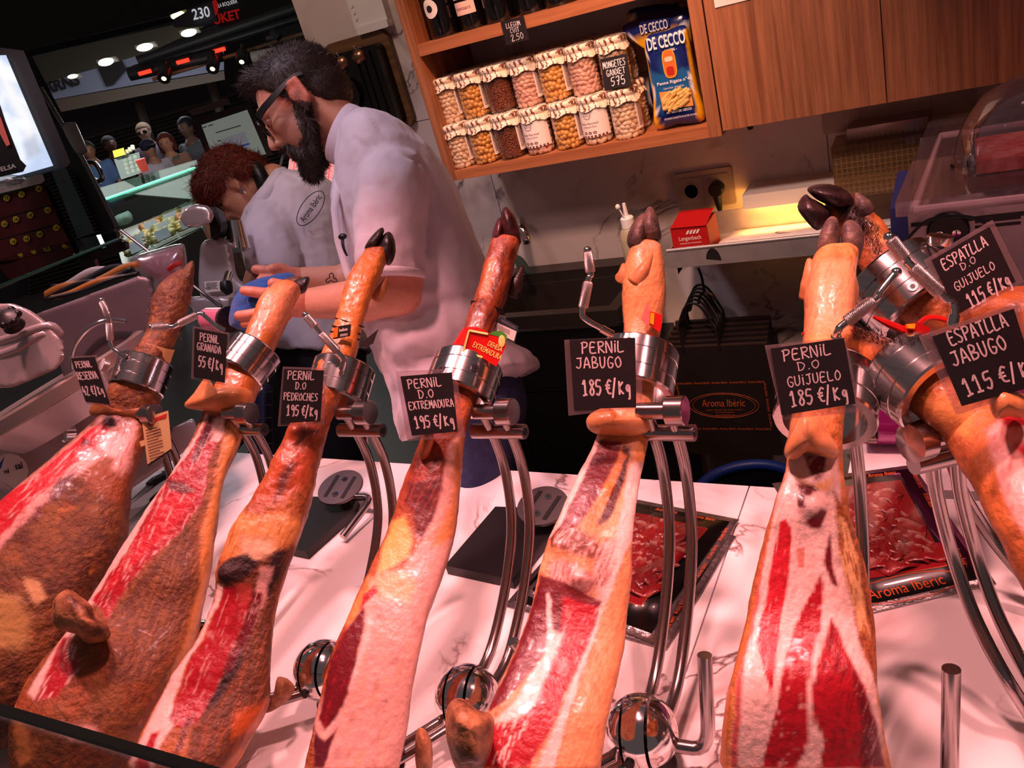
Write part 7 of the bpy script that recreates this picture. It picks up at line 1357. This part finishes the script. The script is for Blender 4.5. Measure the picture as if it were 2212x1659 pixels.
# glass shelf and divider left
r = empty('glass_shelf', pd(130, 560, 1.95), 'green-edged glass shelf on black brackets at the left', 'glass shelf'); M_GEDGE = mat('green_edge', (46, 96, 76), .2)
MB().prism([pd(a, b, d) for a, b, d in ((-30, 628, 1.85), (258, 514, 1.95), (262, 498, 2.25), (180, 514, 2.4), (-30, 566, 2.3))], (0, 0, -.008)).build('pane', thin_glass('smoky_glass', (120, 128, 120), .2), r)
MB().tube([pd(-30, 630, 1.84), pd(258, 516, 1.94)], .004, 6).build('edge', M_GEDGE, r)
for pts in ([(155, 552), (210, 532), (258, 513), (270, 520), (272, 534), (225, 552), (160, 562)], [(170, 560), (200, 550), (214, 600), (190, 606)]): MB().prism([pd(a, b, 1.99) for a, b in pts], CF*.02).build('bracket', M_BLACK, r)
for px, py in ((161, 550), (174, 546), (264, 512), (266, 520)): MB().cyl(pd(px, py, 1.988), pd(px, py, 1.982), .0035, n=10).build('bolt', M_CHROME, r)
simple('divider_edge', 'thin steel edge of a clear divider crossing behind the left ham foot', 'rod', MB().tube([pd(262, 498, 1.95), pd(372, 582, 1.85), pd(478, 664, 1.76)], .0035, 8), M_DSTEEL)
# second slicer
s = empty('meat_slicer', pd(470, 665, 2.05), 'smaller pink-lit slicer with chrome handle in front of the red-haired person', 'slicer')
rounded([(428, 600), (432, 530), (442, 518), (485, 510), (500, 526), (512, 600), (560, 640), (530, 662), (430, 640)], 2.02, .10, 'body', M_CAST, s, .009, 4)
rounded([(408, 640), (540, 640), (590, 655), (560, 690), (420, 690)], 1.98, .12, 'base', M_CAST, s, .009, 3); rounded([(388, 474), (396, 452), (425, 440), (452, 444), (464, 464), (456, 484), (425, 492), (400, 490)], 1.92, .10, 'weight_cap', mat('pinkish_chrome', (226, 200, 196), .2, .8), s, .007, 4)
MB().prism([pd(a, b, 1.99) for a, b in ((448, 448), (466, 446), (478, 480), (476, 500), (456, 515))], CF*.05).build('arm', M_BLACK, s); MB().cyl(pd(515, 540, 2.06), pd(505, 480, 2.06), .030, .024).build('column', M_CHROME, s)
lp = MB().prism([pd(a, b, 1.995) for a, b in ((441, 608), (476, 606), (478, 628), (444, 632))], CF*.0012).build('rating_plate', M_PAPER, s); t = MB(); text_into(t, 'CE', pd(449, 623, 1.993), CX, CY, .012, .006)
for k in range(5): t.add([pd(445, 611+3*k, 1.993), pd(470-3*(k % 2), 610+3*k, 1.993), pd(470-3*(k % 2), 611+3*k, 1.993), pd(445, 612+3*k, 1.993)], [(0, 1, 2, 3)])
t.build('lettering', M_INK, lp); MB().cyl(pd(494, 592, 1.98), pd(488, 614, 1.95), .010).build('handle_stem', M_CHROME, s); MB().tube([pd(488, 612, 1.95), pd(489, 622, 1.945), pd(496, 634, 1.945)], [.014, .015, .009], 12).build('handle_grip', M_BLACK, s)
simple('clear_sheet', 'plastic interleaf sheets lying beside the smaller slicer', 'sheet', MB().prism([pd(a, b, 1.92) for a, b in ((405, 655), (470, 640), (480, 665), (420, 672))], CF*.01), M_FILM)
simple('film_roll', 'pink film roll with brown core under the blue cloth', 'roll', MB().cyl(pd(452, 690, 1.55), pd(492, 690, 1.5), .022, n=24), mat('pink_film', (226, 120, 150), .25, 0, coat=.4))
simple('roll_core', 'dark end of the pink film roll by the blue cloth', 'roll', MB().cyl(pd(492, 690, 1.5), pd(497, 690, 1.494), .024, n=24), mat('core_dark', (50, 32, 26), .6))
# ================================================================ the market beyond
struct(MB().bb((-16, 2.6, -.46), (3, 16, -.40)).build('floor_market', mat('market_floor', (58, 54, 52), .4, 0, (70, 64, 60), 4)))
def quadp(name, pts, d, th, m, parent=None, **k): return plate(MB(), pts, d, th).build(name, m, parent, **k)
def wtext(s, px, py, d, w, h, m, parent, ang=16.6, name='lettering', bold=0., shear=0.):
    a = math.radians(ang); t = MB(); text_into(t, s, pd(px, py, d), CX*math.cos(a)+CY*math.sin(a), CY*math.cos(a)-CX*math.sin(a), w*d/FPX, h*d/FPX, bold=bold, shear=shear); return t.build(name, m, parent)
# shutters
DSH = 9.0
sh_ = struct(quadp('wall_market', [(-300, 150), (1000, -240), (1000, 700), (-300, 900)], DSH+.2, .2, mat('shutter_back', (20, 16, 15), .8)))
M_SLAT = mat('shutter_slat', (52, 42, 38), .6, .3, (44, 36, 32), 8)
for k in range(46):
    y0 = 262+9*k; xa, xb = 60, 640
    MB().prism([pd(xa, y0+(300-xa)*.298, DSH), pd(xb, y0+(300-xb)*.298, DSH), pd(xb, y0+(300-xb)*.298+6, DSH-.05), pd(xa, y0+(300-xa)*.298+6, DSH-.05)], CF*.03).build('slat', M_SLAT, sh_)
for px in (305, 460): MB().tube([pd(px-5, 225-(px-305)*.3, DSH-.12), pd(px+60, 430-(px-305)*.3, DSH-.12)], .05, 6).build('post', mat('shutter_post', (66, 56, 48), .6), sh_)
bn = empty('banner_sign', pd(300, 180, 8.2), 'long white fascia sign with black lettering in the market behind', 'sign')
quadp('board', [(85, 200), (130, 165), (210, 138), (330, 104), (482, 60), (484, 151), (300, 182), (109, 216)], 8.2, .08, mat('fascia_white', (120, 122, 138), .6, 0, (108, 110, 126), 2), bn)
quadp('black_shape', [(209, 144), (261, 127), (274, 150), (245, 183), (229, 187)], 8.15, .03, M_INK, bn); wtext('ARNS', 132, 181, 8.14, 80, 27, M_INK, bn, 16, bold=.05); wtext('VE', 326, 122, 8.14, 34, 26, M_INK, bn, 16, bold=.05)
quadp('lower_beam', [(105, 218), (300, 184), (484, 153), (486, 172), (300, 208), (112, 246)], 8.1, .15, mat('brown_beam', (84, 70, 58), .5), bn)
for q_, e_ in (((330, 120), 26), ((150, 150), 14)):
    l = bpy.data.lights.new('hall_fill', 'POINT'); l.color = (.86, .9, 1.); l.energy = e_; l.shadow_soft_size = .2; o = bpy.data.objects.new('hall_fill', l); COL.objects.link(o); o.location = tuple(pd(*q_, 7.0))  # unseen fill lights added to brighten the fascia sign
# dark soffit, lamps and tracks
struct(quadp('ceiling', [(-200, -300), (900, -500), (900, -150), (535, -28), (460, -2), (364, 34), (50, 110), (-200, 165)], 2.7, .05, mat('black_soffit', (16, 11, 13), .7)))
struct(quadp('trim_1', [(50, 111), (365, 37), (378, 46), (200, 90), (60, 124)], 2.9, .06, mat('soffit_trim', (52, 56, 70), .5)))
quadp('stall_canopy', [(60, 122), (300, 70), (430, 42), (440, 58), (330, 110), (200, 150), (95, 180)], 5.2, .04, mat('canopy_grey', (48, 45, 40), .5)); tag(COL.objects['stall_canopy'], 'grey underside of a stall canopy carrying bright lamps', 'canopy')
M_BULB = mat('lamp_white', (250, 252, 235), .5, emit=9., ec=(252, 252, 232)); M_BULBY = mat('lamp_yellow', (250, 250, 170), .5, emit=9., ec=(250, 246, 130))
for k, (px, py, w, h, m, lab) in enumerate([(384, 33, 15, 9, M_BULBY, 'yellowish square lamp beside the number sign'), (408, 71, 17, 8, M_BULB, 'bright white lamp nearest the number sign'), (313, 102, 18, 8, M_BULB, 'bright white lamp in the middle of the canopy'), (229, 134, 17, 8, M_BULB, 'bright white lamp above the black arrow of the fascia'), (157, 165, 11, 4, M_BULB, 'small white lamp above the fascia lettering'), (551, 4, 14, 8, M_BULBY, 'yellowish lamp cut by the top edge beside the red sign')]):
    d = 5.0; r = empty('canopy_lamp', pd(px, py, d), lab, 'lamp', 'market canopy lamps'); c = pd(px, py, d); a = math.radians(12); x = CX*math.cos(a)+CY*math.sin(a); y = CY*math.cos(a)-CX*math.sin(a); k_ = d/FPX
    MB().ell(c, (w*k_, h*k_, .012), (x, y, CF)).build('lens', m, r); MB().box(c+y*h*k_*.9+CF*.03, (w*k_*1.25, h*k_*.35, .02), (x, y, CF)).build('housing', mat('lamp_housing', (120, 118, 112), .4, .4), r)
    l = bpy.data.lights.new('canopy_light', 'POINT'); l.color = (1., .98, .86); l.energy = 3; l.shadow_soft_size = .08; o = bpy.data.objects.new('canopy_light', l); COL.objects.link(o); o.location = tuple(c-CF*.1-CY*.45)
r = empty('number_sign', pd(420, 40, 4.6), 'dark grey stall sign reading 230', 'sign'); quadp('board', [(366, 46), (408, 22), (458, 4), (469, 46), (430, 58), (378, 60)], 4.6, .04, mat('sign_grey', (60, 62, 70), .6), r); wtext('230', 434, 28, 4.58, 38, 24, mat('sign_white', (235, 238, 245), .5, emit=.5), r, 12, bold=.012)  # glow added to the letters so they read on the dim board
r = empty('market_sign', pd(500, 40, 4.8), 'black sign with red letters beside the number sign', 'sign'); quadp('board', [(455, -10), (640, -60), (650, 0), (480, 60), (462, 50)], 4.85, .04, M_INK, r); wtext('LA BOQUERIA', 492, 8, 4.83, 42, 10, mat('sign_white', 0), r, 14); wtext('ÜKET', 489, 34, 4.83, 60, 26, mat('sign_red', (180, 22, 18), .5, emit=.35), r, 14, bold=.03); MB().ell(pd(464, 16, 4.83), (.02, .045, .01), (CX, CY, CF)).build('red_mark', mat('sign_red', 0), r)
M_PIPE = mat('dark_pipe', (44, 46, 50), .45, .5)
for lab, a, b, rad in (('thick dark pipe running under the market ceiling', (300, 130), (700, -5), .055), ('thinner dark pipe below the thick one', (290, 150), (700, 22), .03), ('brown rail carrying the spot lamps', (330, 172), (690, 62), .014), ('dark lighting track above the spot lamps', (280, 160), (480, 118), .05)):
    simple('ceiling_pipe', lab, 'pipe', MB().cyl(pd(*a, 6.2), pd(*b, 6.2), rad, n=14), M_PIPE if 'brown' not in lab else mat('rail_brown', (110, 84, 60), .5))
for px, py, lab in ((354, 170, 'left black spot lamp glowing warm'), (459, 149, 'middle black spot lamp glowing warm'), (522, 134, 'right black spot lamp glowing warm')):
    r = empty('spot_lamp', pd(px, py, 6.), lab, 'lamp', 'market spot lamps'); c = pd(px, py, 6.0); ax = unit(-CF*.5-CY*.75+CX*.1); MB().lathe([(.03, -.13), (.045, -.10), (.045, 0), (.04, 0)], c, ax, n=18).build('can', M_BLACK, r); MB().lathe([(.038, -.005), (.001, .004)], c, ax, n=18).build('lens', mat('spot_lens', (255, 220, 190), .5, emit=4., ec=(255, 206, 170)), r)
    MB().cyl(c-ax*.07, c-ax*.07+CY*.09, .012, n=8).build('stem', M_BLACK, r)
for px, py, lab in ((313, 157, 'left red heater bar'), (395, 133, 'middle red heater bar'), (473, 109, 'right red heater bar')):
    r = empty('heater_bar', pd(px, py, 6.1), lab+' glowing under the ceiling', 'heater', 'red heater bars'); a, b = pd(px-13, py+3, 6.1), pd(px+13, py-4, 6.1); MB().cyl(a, b, .014, n=10).build('element', mat('red_glow', (255, 50, 30), .5, emit=3., ec=(255, 40, 24)), r); MB().cyl(a+CY*.03+CF*.02, b+CY*.03+CF*.02, .016, n=8).build('reflector', M_BLACK, r)
simple('paper_roll', 'white paper roll hanging under the ceiling', 'roll', MB().lathe([(.02, 0), (.045, 0), (.045, .22), (.02, .22)], pd(545, 126, 6.), CX*.95+CY*.2, n=20), mat('roll_white', (150, 146, 142), .7))
r = empty('hanging_fitting', pd(595, 85, 6.), 'cluster of small metal fittings hanging from the rail', 'fitting')
for k, (a, b) in enumerate((((588, 70), (604, 82)), ((575, 84), (592, 80)), ((582, 96), (590, 102)), ((575, 116), (585, 112)))): MB().tube([pd(*a, 6.), pd(*b, 6.)], .03 if k == 0 else .014, 8).build('fitting_piece', M_DSTEEL if k else M_PIPE, r)
# bright screen and scale at the far left
r = empty('display_screen', pd(80, 400, 2.35), 'bright cool-white display in a dark frame at the left edge', 'screen')
quadp('frame', [(-60, 96), (51, 109), (152, 350), (146, 360), (130, 366), (-60, 412)], 2.36, .05, mat('screen_frame', (26, 24, 28), .5), r)
def scol(vs):
    P = proj(vs); n = fbm(vs, 9, 4); C = np.tile(lin((190, 206, 236)), (len(vs), 1)); k = sstep(-.05, .25, n)[:, None]; C = C*(1-k)+lin((236, 240, 250))*k; e = sstep(-16, 16, psd(P, [(0, 150), (25, 175), (70, 250), (85, 330), (70, 335), (40, 260), (5, 200)]))[:, None]; C = C*(1-.8*e)+lin((250, 246, 240))*.8*e; e = sstep(-8, 8, psd(P, [(48, 310), (75, 290), (90, 330), (60, 345)]))[:, None]; return C*(1-.5*e)+lin((110, 130, 170))*.5*e
k = NT('lit_screen'); at = k.n('ShaderNodeAttribute', attribute_name='Col'); k.l(at.outputs['Color'], k.b.inputs['Emission Color']); k.b.inputs['Emission Strength'].default_value = 1.1; k.b.inputs['Base Color'].default_value = (.02, .02, .02, 1)
G = [[pd(-50+(63+50)*u*(1)+ (102)*v*u*1.0 - 0*v, (116+ (v)*(242+ (1-u)*48)), 2.345) for v in np.linspace(0, 1, 30)] for u in np.linspace(0, 1, 24)]
G = [[pd((1-v)*(-60+73*u)+v*(-60+175*u), (1-v)*(122-3*u)+v*(408-50*u), 2.345) for v in np.linspace(0, 1, 36)] for u in np.linspace(0, 1, 30)]
MB().sheet(G).build('lit_picture', k.m, r, sharp=180, cols=scol)
r = empty('scale_display', pd(30, 385, 2.2), 'black scale head with red strip lamp in front of the bright display', 'scale')
quadp('case', [(-40, 215), (0, 225), (12, 262), (44, 345), (57, 358), (50, 371), (-40, 392)], 2.2, .05, M_BLACK, r); quadp('red_strip', [(-10, 240), (2, 255), (22, 312), (14, 316), (-10, 270)], 2.195, .006, mat('red_strip_lamp', (200, 90, 80), .4, emit=.35), r); wtext('DELSA', 12, 363, 2.193, 46, 10, M_WHITE, r, 14, bold=.02)
MB().lathe([(.055, 0), (.058, .004), (.05, .01)], pd(2, 395, 2.15), -CF*.5+CY, n=30).build('glass_lens', M_GLASS, r)
# red price board
r = empty('price_rack', pd(80, 560, 2.6), 'dark red rack of packs with yellow 1 euro stickers', 'rack'); M_RACK = mat('rack_red', (96, 18, 20), .35, 0, (76, 12, 16), 40)
quadp('header', [(-40, 428), (-40, 400), (85, 374), (92, 376), (97, 390), (90, 396)], 2.58, .02, mat('header_cream', (206, 198, 186), .5), r); wtext('extra', 30, 395, 2.575, 32, 10, M_INK, r, 10, shear=.4)
for (pts) in ([(-30, 432), (93, 400), (112, 440), (-30, 480)], [(-30, 483), (113, 443), (130, 482), (-30, 524)], [(-30, 527), (131, 485), (150, 520), (28, 565), (-30, 570)]): quadp('pack_row', pts, 2.6, .08, M_RACK, r)
M_STK = mat('sticker_yellow', (214, 206, 40), .5)
for px, py in ((15, 428), (47, 420), (84, 408), (10, 484), (35, 474), (66, 465), (103, 454), (29, 522), (58, 516), (86, 506), (122, 492)):
    s_ = MB().lathe([(6.8*2.59/FPX, 0), (6.8*2.59/FPX, .002), (.0005, .002)], pd(px, py, 2.595), -CF, n=20).build('price_sticker', M_STK, r); wtext('1€', px, py, 2.591, 8, 7, M_INK, s_, 12, bold=.03)
quadp('side_bars', [(92, 398), (100, 396), (165, 520), (152, 524)], 2.62, .05, M_BLACK, r)
# posts
simple('market_post', 'teal painted post with small red letters beside the red rack', 'post', plate(MB(), [(112, 372), (141, 360), (205, 502), (168, 515)], 3.0, .08), mat('teal_paint', (84, 116, 110), .5, 0, (60, 84, 84), 6)); wtext('O', 130, 374, 2.995, 8, 8, mat('faded_red', (150, 50, 50), .6), COL.objects['market_post'], 20); wtext('L', 137, 389, 2.995, 7, 8, mat('faded_red', 0), COL.objects['market_post'], 20)
simple('dark_post', 'dark upright post leaning past the bright display', 'post', plate(MB(), [(52, 112), (62, 108), (183, 340), (256, 490), (218, 508), (150, 360)], 3.05, .08), mat('post_dark', (34, 34, 36), .4))
simple('post_edge', 'pale metal edge strip of the dark post', 'trim', MB().tube([pd(88, 190, 3.0), pd(180, 345, 3.0), pd(254, 492, 3.0)], .008, 8), mat('edge_grey', (120, 118, 116), .4, .5))
simple('ceiling_pole', 'thin silver pole beside the bright display', 'pole', MB().cyl(pd(78, 165, 3.2), pd(132, 265, 3.2), .010, n=10), M_STEEL)
simple('plastic_dispenser', 'translucent plastic dispenser box hanging on the dark post', 'dispenser', MB().puff([(134, 272), (158, 264), (166, 270), (188, 322), (184, 332), (164, 330)], 3.0, .03), mat('milky_plastic', (150, 146, 142), .35), sharp=180)
r = empty('wire_basket', pd(205, 385, 3.1), 'chrome wire loop stand beside the dark post', 'stand'); MB().tube([pd(a, b, 3.1) for a, b in ((178, 352), (200, 350), (212, 362), (221, 385), (212, 392), (204, 388))], .009, 8, 4).build('loop', M_CHROME, r)
# touch-screen till
r = empty('till_terminal', pd(500, 350, 3.0), 'touch-screen till terminal with pale green screen', 'till'); M_TILL = mat('till_brown', (44, 22, 22), .4)
quadp('bezel', [(415, 258), (539, 222), (590, 335), (456, 362)], 3.0, .05, M_TILL, r); quadp('screen', [(435, 270), (534, 237), (575, 333), (466, 354)], 2.995, .002, mat('till_screen', (130, 140, 132), .4, emit=.30, ec=(166, 174, 166)), r)
quadp('dialog', [(478, 300), (529, 283), (538, 306), (487, 322)], 2.992, .001, mat('till_dialog', (150, 150, 160), .5, emit=.3), r); quadp('blue_button', [(512, 316), (538, 308), (540, 312), (515, 320)], 2.990, .001, mat('till_blue', (70, 90, 190), .5, emit=.25), r)
for a, b in (((438, 276), (446, 273)), ((450, 272), (460, 269)), ((466, 287), (520, 271)), ((470, 305), (477, 303))): MB().tube([pd(*a, 2.99), pd(*b, 2.99)], .0016, 5).build('screen_line', M_INK, r)
quadp('rear_display', [(403, 240), (490, 211), (498, 224), (418, 250)], 3.1, .05, mat('rear_case', (120, 96, 92), .35), r); quadp('stand', [(500, 345), (540, 335), (745, 1180), (695, 1180)], 3.08, .05, M_BLACK, r)
# pink lit louvred panel
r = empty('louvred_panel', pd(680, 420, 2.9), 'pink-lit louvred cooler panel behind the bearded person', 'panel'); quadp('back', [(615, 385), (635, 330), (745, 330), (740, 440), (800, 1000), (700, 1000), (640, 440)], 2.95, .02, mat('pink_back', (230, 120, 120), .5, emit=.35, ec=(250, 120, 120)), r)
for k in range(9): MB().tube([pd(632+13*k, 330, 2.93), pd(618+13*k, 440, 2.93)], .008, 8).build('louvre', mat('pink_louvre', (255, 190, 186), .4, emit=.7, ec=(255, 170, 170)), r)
simple('steel_rod', 'thin steel rod standing behind the nose of the bearded person', 'rod', MB().cyl(pd(614, 325, 2.6), pd(600, 385, 2.6), .005, n=8), M_CHROME)
# deli case with olive trays
r = empty('deli_case', pZ(360, 560, .5), 'glass deli case of olive trays behind the glass shelf', 'display case'); DG = 3.6
MB().prism([pZ(a, b, .93) for a, b in ((270, 590), (436, 505), (440, 425), (245, 505))], (0, 0, -.03)).build('shelf', mat('case_grey', (150, 154, 150), .4), r)
quadp('front_wall', [(262, 580), (436, 492), (470, 560), (440, 640), (300, 640)], DG-.1, .05, mat('case_front', (96, 104, 98), .5), r)
quadp('back_dark', [(230, 450), (440, 372), (440, 440), (250, 500)], 5.0, .05, mat('case_dark', (30, 32, 32), .6), r)
MB().prism([pd(a, b, 3.9) for a, b in ((226, 432), (424, 366), (440, 430), (252, 500))], CF*.008).build('glass_front', thin_glass('case_glass', (190, 206, 198), .12), r)
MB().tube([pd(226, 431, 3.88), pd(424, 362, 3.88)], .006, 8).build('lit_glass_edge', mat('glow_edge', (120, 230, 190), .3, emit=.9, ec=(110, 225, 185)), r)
MB().prism([pd(a, b, 4.1) for a, b in ((200, 410), (424, 345), (428, 362), (226, 430))], CF*.01).build('top_glass', thin_glass('case_glass', 0), r)
TR = [((282, 540), (330, 516), 0), ((336, 513), (384, 489), 1), ((390, 486), (432, 466), 2), ((276, 558), (326, 534), 3), ((332, 531), (382, 507), 1), ((388, 504), (432, 484), 0), ((310, 508), (352, 488), 2), ((356, 486), (392, 470), 1), ((394, 468), (430, 452), 3)]
OC = [((130, 104, 40), (170, 140, 60)), ((110, 100, 48), (150, 140, 70)), ((140, 84, 40), (170, 110, 56)), ((70, 56, 30), (110, 96, 50))]
for i, (a, b, c) in enumerate(TR):
    h = 15; P = [pZ(*a, .945), pZ(*b, .945), pZ(b[0]+14, b[1]+h-12, .945), pZ(a[0]+14, a[1]+h-12, .945)]; P = [pZ(a[0], a[1], .95), pZ(b[0], b[1], .95), pZ(b[0]-6, b[1]-13, .95), pZ(a[0]-6, a[1]-13, .95)]
    tr_ = MB().prism(P, (0, 0, -.015)).build('tray', mat('tray_white', (206, 208, 200), .4), r); rnd = random.Random(i); mb = MB()
    for k in range(130):
        u, v = rnd.uniform(.06, .94), rnd.uniform(.1, .9); o = (P[0]*(1-u)+P[1]*u)*(1-v)+(P[3]*(1-u)+P[2]*u)*v; mb.ell(o+EZ*(.012+.02*rnd.random()*(1-abs(2*v-1))), (.018, .016, .015), n=6, m=4)
    o = mb.build('olives', mat('olives_%d' % c, OC[c][0], .3, 0, OC[c][1], 30), tr_, sharp=180); o['kind'] = 'stuff'
    q = (P[0]+P[1])/2+EZ*.03; MB().box(q, (.04, .002, .022), (unit(P[1]-P[0]), CF, EZ)).build('price_flag', mat('flag_white', (196, 206, 226), .5), tr_)
simple('white_bag', 'crumpled white bag lying on the deli case', 'bag', MB().puff([(247, 470), (262, 462), (278, 456), (288, 470), (284, 480), (255, 488)], 4.3, .06), mat('bag_white', (190, 196, 200), .6), sharp=180, warp=lambda v: v+np.outer(fbm(v, 14, 3)*.03, -CF))
l = bpy.data.lights.new('case_fill', 'AREA'); l.color = (.9, 1., .92); l.energy = 8; l.size = .8; o = bpy.data.objects.new('case_fill', l); COL.objects.link(o); o.location = tuple(pZ(350, 500, .95)+V((.1, -.1, .5))); o.rotation_euler = (0, 0, 0)  # unseen fill added above the trays to brighten the olives
# acrylic display of small jars on top of the case
r = empty('sample_display', pd(280, 388, 4.0), 'clear acrylic display of small tins on the glass counter', 'display'); quadp('acrylic_box', [(246, 344), (300, 328), (310, 372), (262, 388)], 4.0, .10, thin_glass('case_glass', 0), r)
for j in range(4):
    for i in range(3): 
        c = pd(270+11*i+2.5*j, 350-3.5*i+9*j, 4.02); k_ = MB().cyl(c, c+CY*.016, .010, n=10).build('tin', mat('tin_cream', (190, 180, 160), .4), r); MB().cyl(c+CY*.016, c+CY*.020, .0105, n=10).build('tin_lid', mat('tin_dark', (60, 50, 40), .4), k_)
simple('yellow_box', 'small yellow box lying on the acrylic tin display', 'box', plate(MB(), [(243, 326), (267, 319), (270, 334), (247, 341)], 3.98, .06), mat('box_yellow', (200, 176, 30), .5)); simple('lidded_cup', 'small cup with red lid beside the acrylic display', 'cup', MB().lathe([(.018, 0), (.022, .05), (.023, .05), (.023, .058), (.001, .059)], pd(314, 370, 3.9), EZ, n=16), mat('cup_red', (190, 60, 50), .5))
for k in range(4): simple('small_tin', 'small tin on top of the acrylic display, %s in the row' % ['first', 'second', 'third', 'last'][k], 'tin', MB().cyl(pd(270+6*k, 336-4*k, 4.02), pd(268+6*k, 329-5*k, 4.02), .009, n=10), mat('tin_cream', 0), 'tins on the acrylic display')
# passers-by
def walker(label, px, py, hs, d, hair, top, skin=(190, 140, 118), glasses=False, cap=None, facing=0.):
    k = hs*d/FPX; c = pd(px, py, d); r = empty('person', (c[0], c[1], -.40), label, 'person', None); up = EZ; rt = unit(np.cross(CF, EZ)); fw = unit(np.cross(EZ, rt)); fw = fw if fw @ CF < 0 else -fw; fw = unit(fw+rt*facing); rt = np.cross(fw, EZ); zf = -.40; b = MB()
    b.ell(c, (k*.38, k*.44, k*.5), (rt, fw, EZ)); b.ell(c+fw*k*.06-EZ*k*.2, (k*.3, k*.36, k*.34), (rt, fw, EZ)); b.ell(c+fw*k*.46-EZ*k*.05, (k*.07, k*.1, k*.12), (rt, fw, EZ)); b.cap(c-EZ*k*.3, c-EZ*k*.75, k*.22, k*.25)
    for s in (-1, 1): b.cap(c-EZ*k*1.0+rt*s*k*.75, c-EZ*k*2.3+rt*s*k*.9, k*.2, k*.17); b.cap(c-EZ*k*2.3+rt*s*k*.9, c-EZ*k*2.9+rt*s*k*.5+fw*k*.9, k*.16, k*.12); b.ell(c+rt*s*k*.39-EZ*k*.05, (k*.05, k*.1, k*.13), (rt, fw, EZ))
    hip = c-EZ*k*3.2; b.cap(c-EZ*k*.95, hip, k*.45, k*.5)
    for s in (-1, 1): b.cap(hip+rt*s*k*.3, V((hip[0], hip[1], zf+.06))+rt*s*k*.35, k*.35, .05); b.cap(V((hip[0], hip[1], zf+.045))+rt*s*k*.35, V((hip[0], hip[1], zf+.045))+rt*s*k*.35+fw*k*.6, .045, .04)
    v, f = remesh(b, max(.012, k*.05), 2); mesh_obj('body', v, f, M_SKIN, r, 180, lambda vs: np.tile(lin(skin), (len(vs), 1)))
    t = MB(); t.ell(c-EZ*k*1.25, (k*.95, k*.5, k*.55), (rt, fw, EZ)); t.cap(c-EZ*k*1.4, c-EZ*k*3.1, k*.66, k*.62)
    for s in (-1, 1): t.cap(c-EZ*k*1.0+rt*s*k*.75, c-EZ*k*1.9+rt*s*k*.88, k*.27, k*.25)
    v, f = remesh(t, max(.015, k*.06), 3); mesh_obj('top', v, f, mat('cloth_%d_%d_%d' % top, top, .85), r, 180)
    h = MB(); 
    if hair:
        h.ell(c+EZ*k*.12-fw*k*.08, (k*.45, k*.5, k*.46), (rt, fw, EZ)); hh = h
        if hair[1]: [h.cap(c+rt*s*k*.38-fw*k*.1+EZ*k*.1, c+rt*s*k*.38-fw*k*.12-EZ*k*.45, k*.16, k*.14) for s in (-1, 1)]; h.ell(c-fw*k*.3-EZ*k*.25, (k*.4, k*.25, k*.35), (rt, fw, EZ))
        v, f = remesh(h, max(.01, k*.05), 2); face = ((v-c) @ fw > k*.22) & ((v-c)[:, 2] < k*.26); v = np.where(face[:, None], c+(v-c)*.75, v); mesh_obj('hair', v, f, mat('hair_%d_%d_%d' % hair[0], hair[0], .7, bump=.6), r, 180)
    if cap: q = MB(); q.ell(c+EZ*k*.2, (k*.46, k*.5, k*.4), (rt, fw, EZ)); q.ell(c+EZ*k*.2+fw*k*.5, (k*.35, k*.35, k*.06), (rt, fw, EZ)); q.build('cap', mat('cap_navy', cap, .8), r, sharp=180)
    if glasses:
        for s in (-1, 1): MB().ell(c+fw*k*.42+rt*s*k*.18+EZ*k*.02, (k*.15, k*.06, k*.11), (rt, fw, EZ)).build('dark_lens', M_INK, r)
    else:
        for s in (-1, 1): MB().ell(c+fw*k*.41+rt*s*k*.16+EZ*k*.02, (k*.05, k*.03, k*.022), (rt, fw, EZ)).build('eye', M_INK, r)
    return r
walker('passer-by with auburn bob and tan top looking over the counter', 358, 308, 38, 6.3, ((90, 34, 22), True), (150, 110, 96), (200, 140, 116))
walker('fair-haired passer-by in sunglasses at the back', 311, 285, 36, 7.2, ((120, 96, 74), False), (120, 112, 128), (176, 136, 124), glasses=True)
walker('passer-by in dark cap and white top behind the tin display', 322, 322, 36, 6.0, None, (170, 160, 180), (150, 100, 84), cap=(18, 20, 40), facing=.8)
walker('dark-haired passer-by half hidden in the shadow', 237, 312, 34, 7.0, ((26, 20, 18), False), (26, 26, 34), (96, 56, 44), facing=.6)
walker('passer-by in blue shirt by the wire stand', 190, 325, 36, 5.6, ((24, 20, 20), False), (62, 84, 130), (110, 70, 56), facing=.4)
walker('passer-by in grey jacket with dark strap behind the till', 402, 275, 40, 6.6, ((20, 24, 44), False), (96, 104, 116), (120, 90, 80), facing=-.5)
simple('phone_camera', 'small black phone held by the auburn-haired passer-by', 'phone', plate(MB(), [(372, 338), (388, 334), (389, 343), (373, 347)], 5.6, .02), M_BLACK)
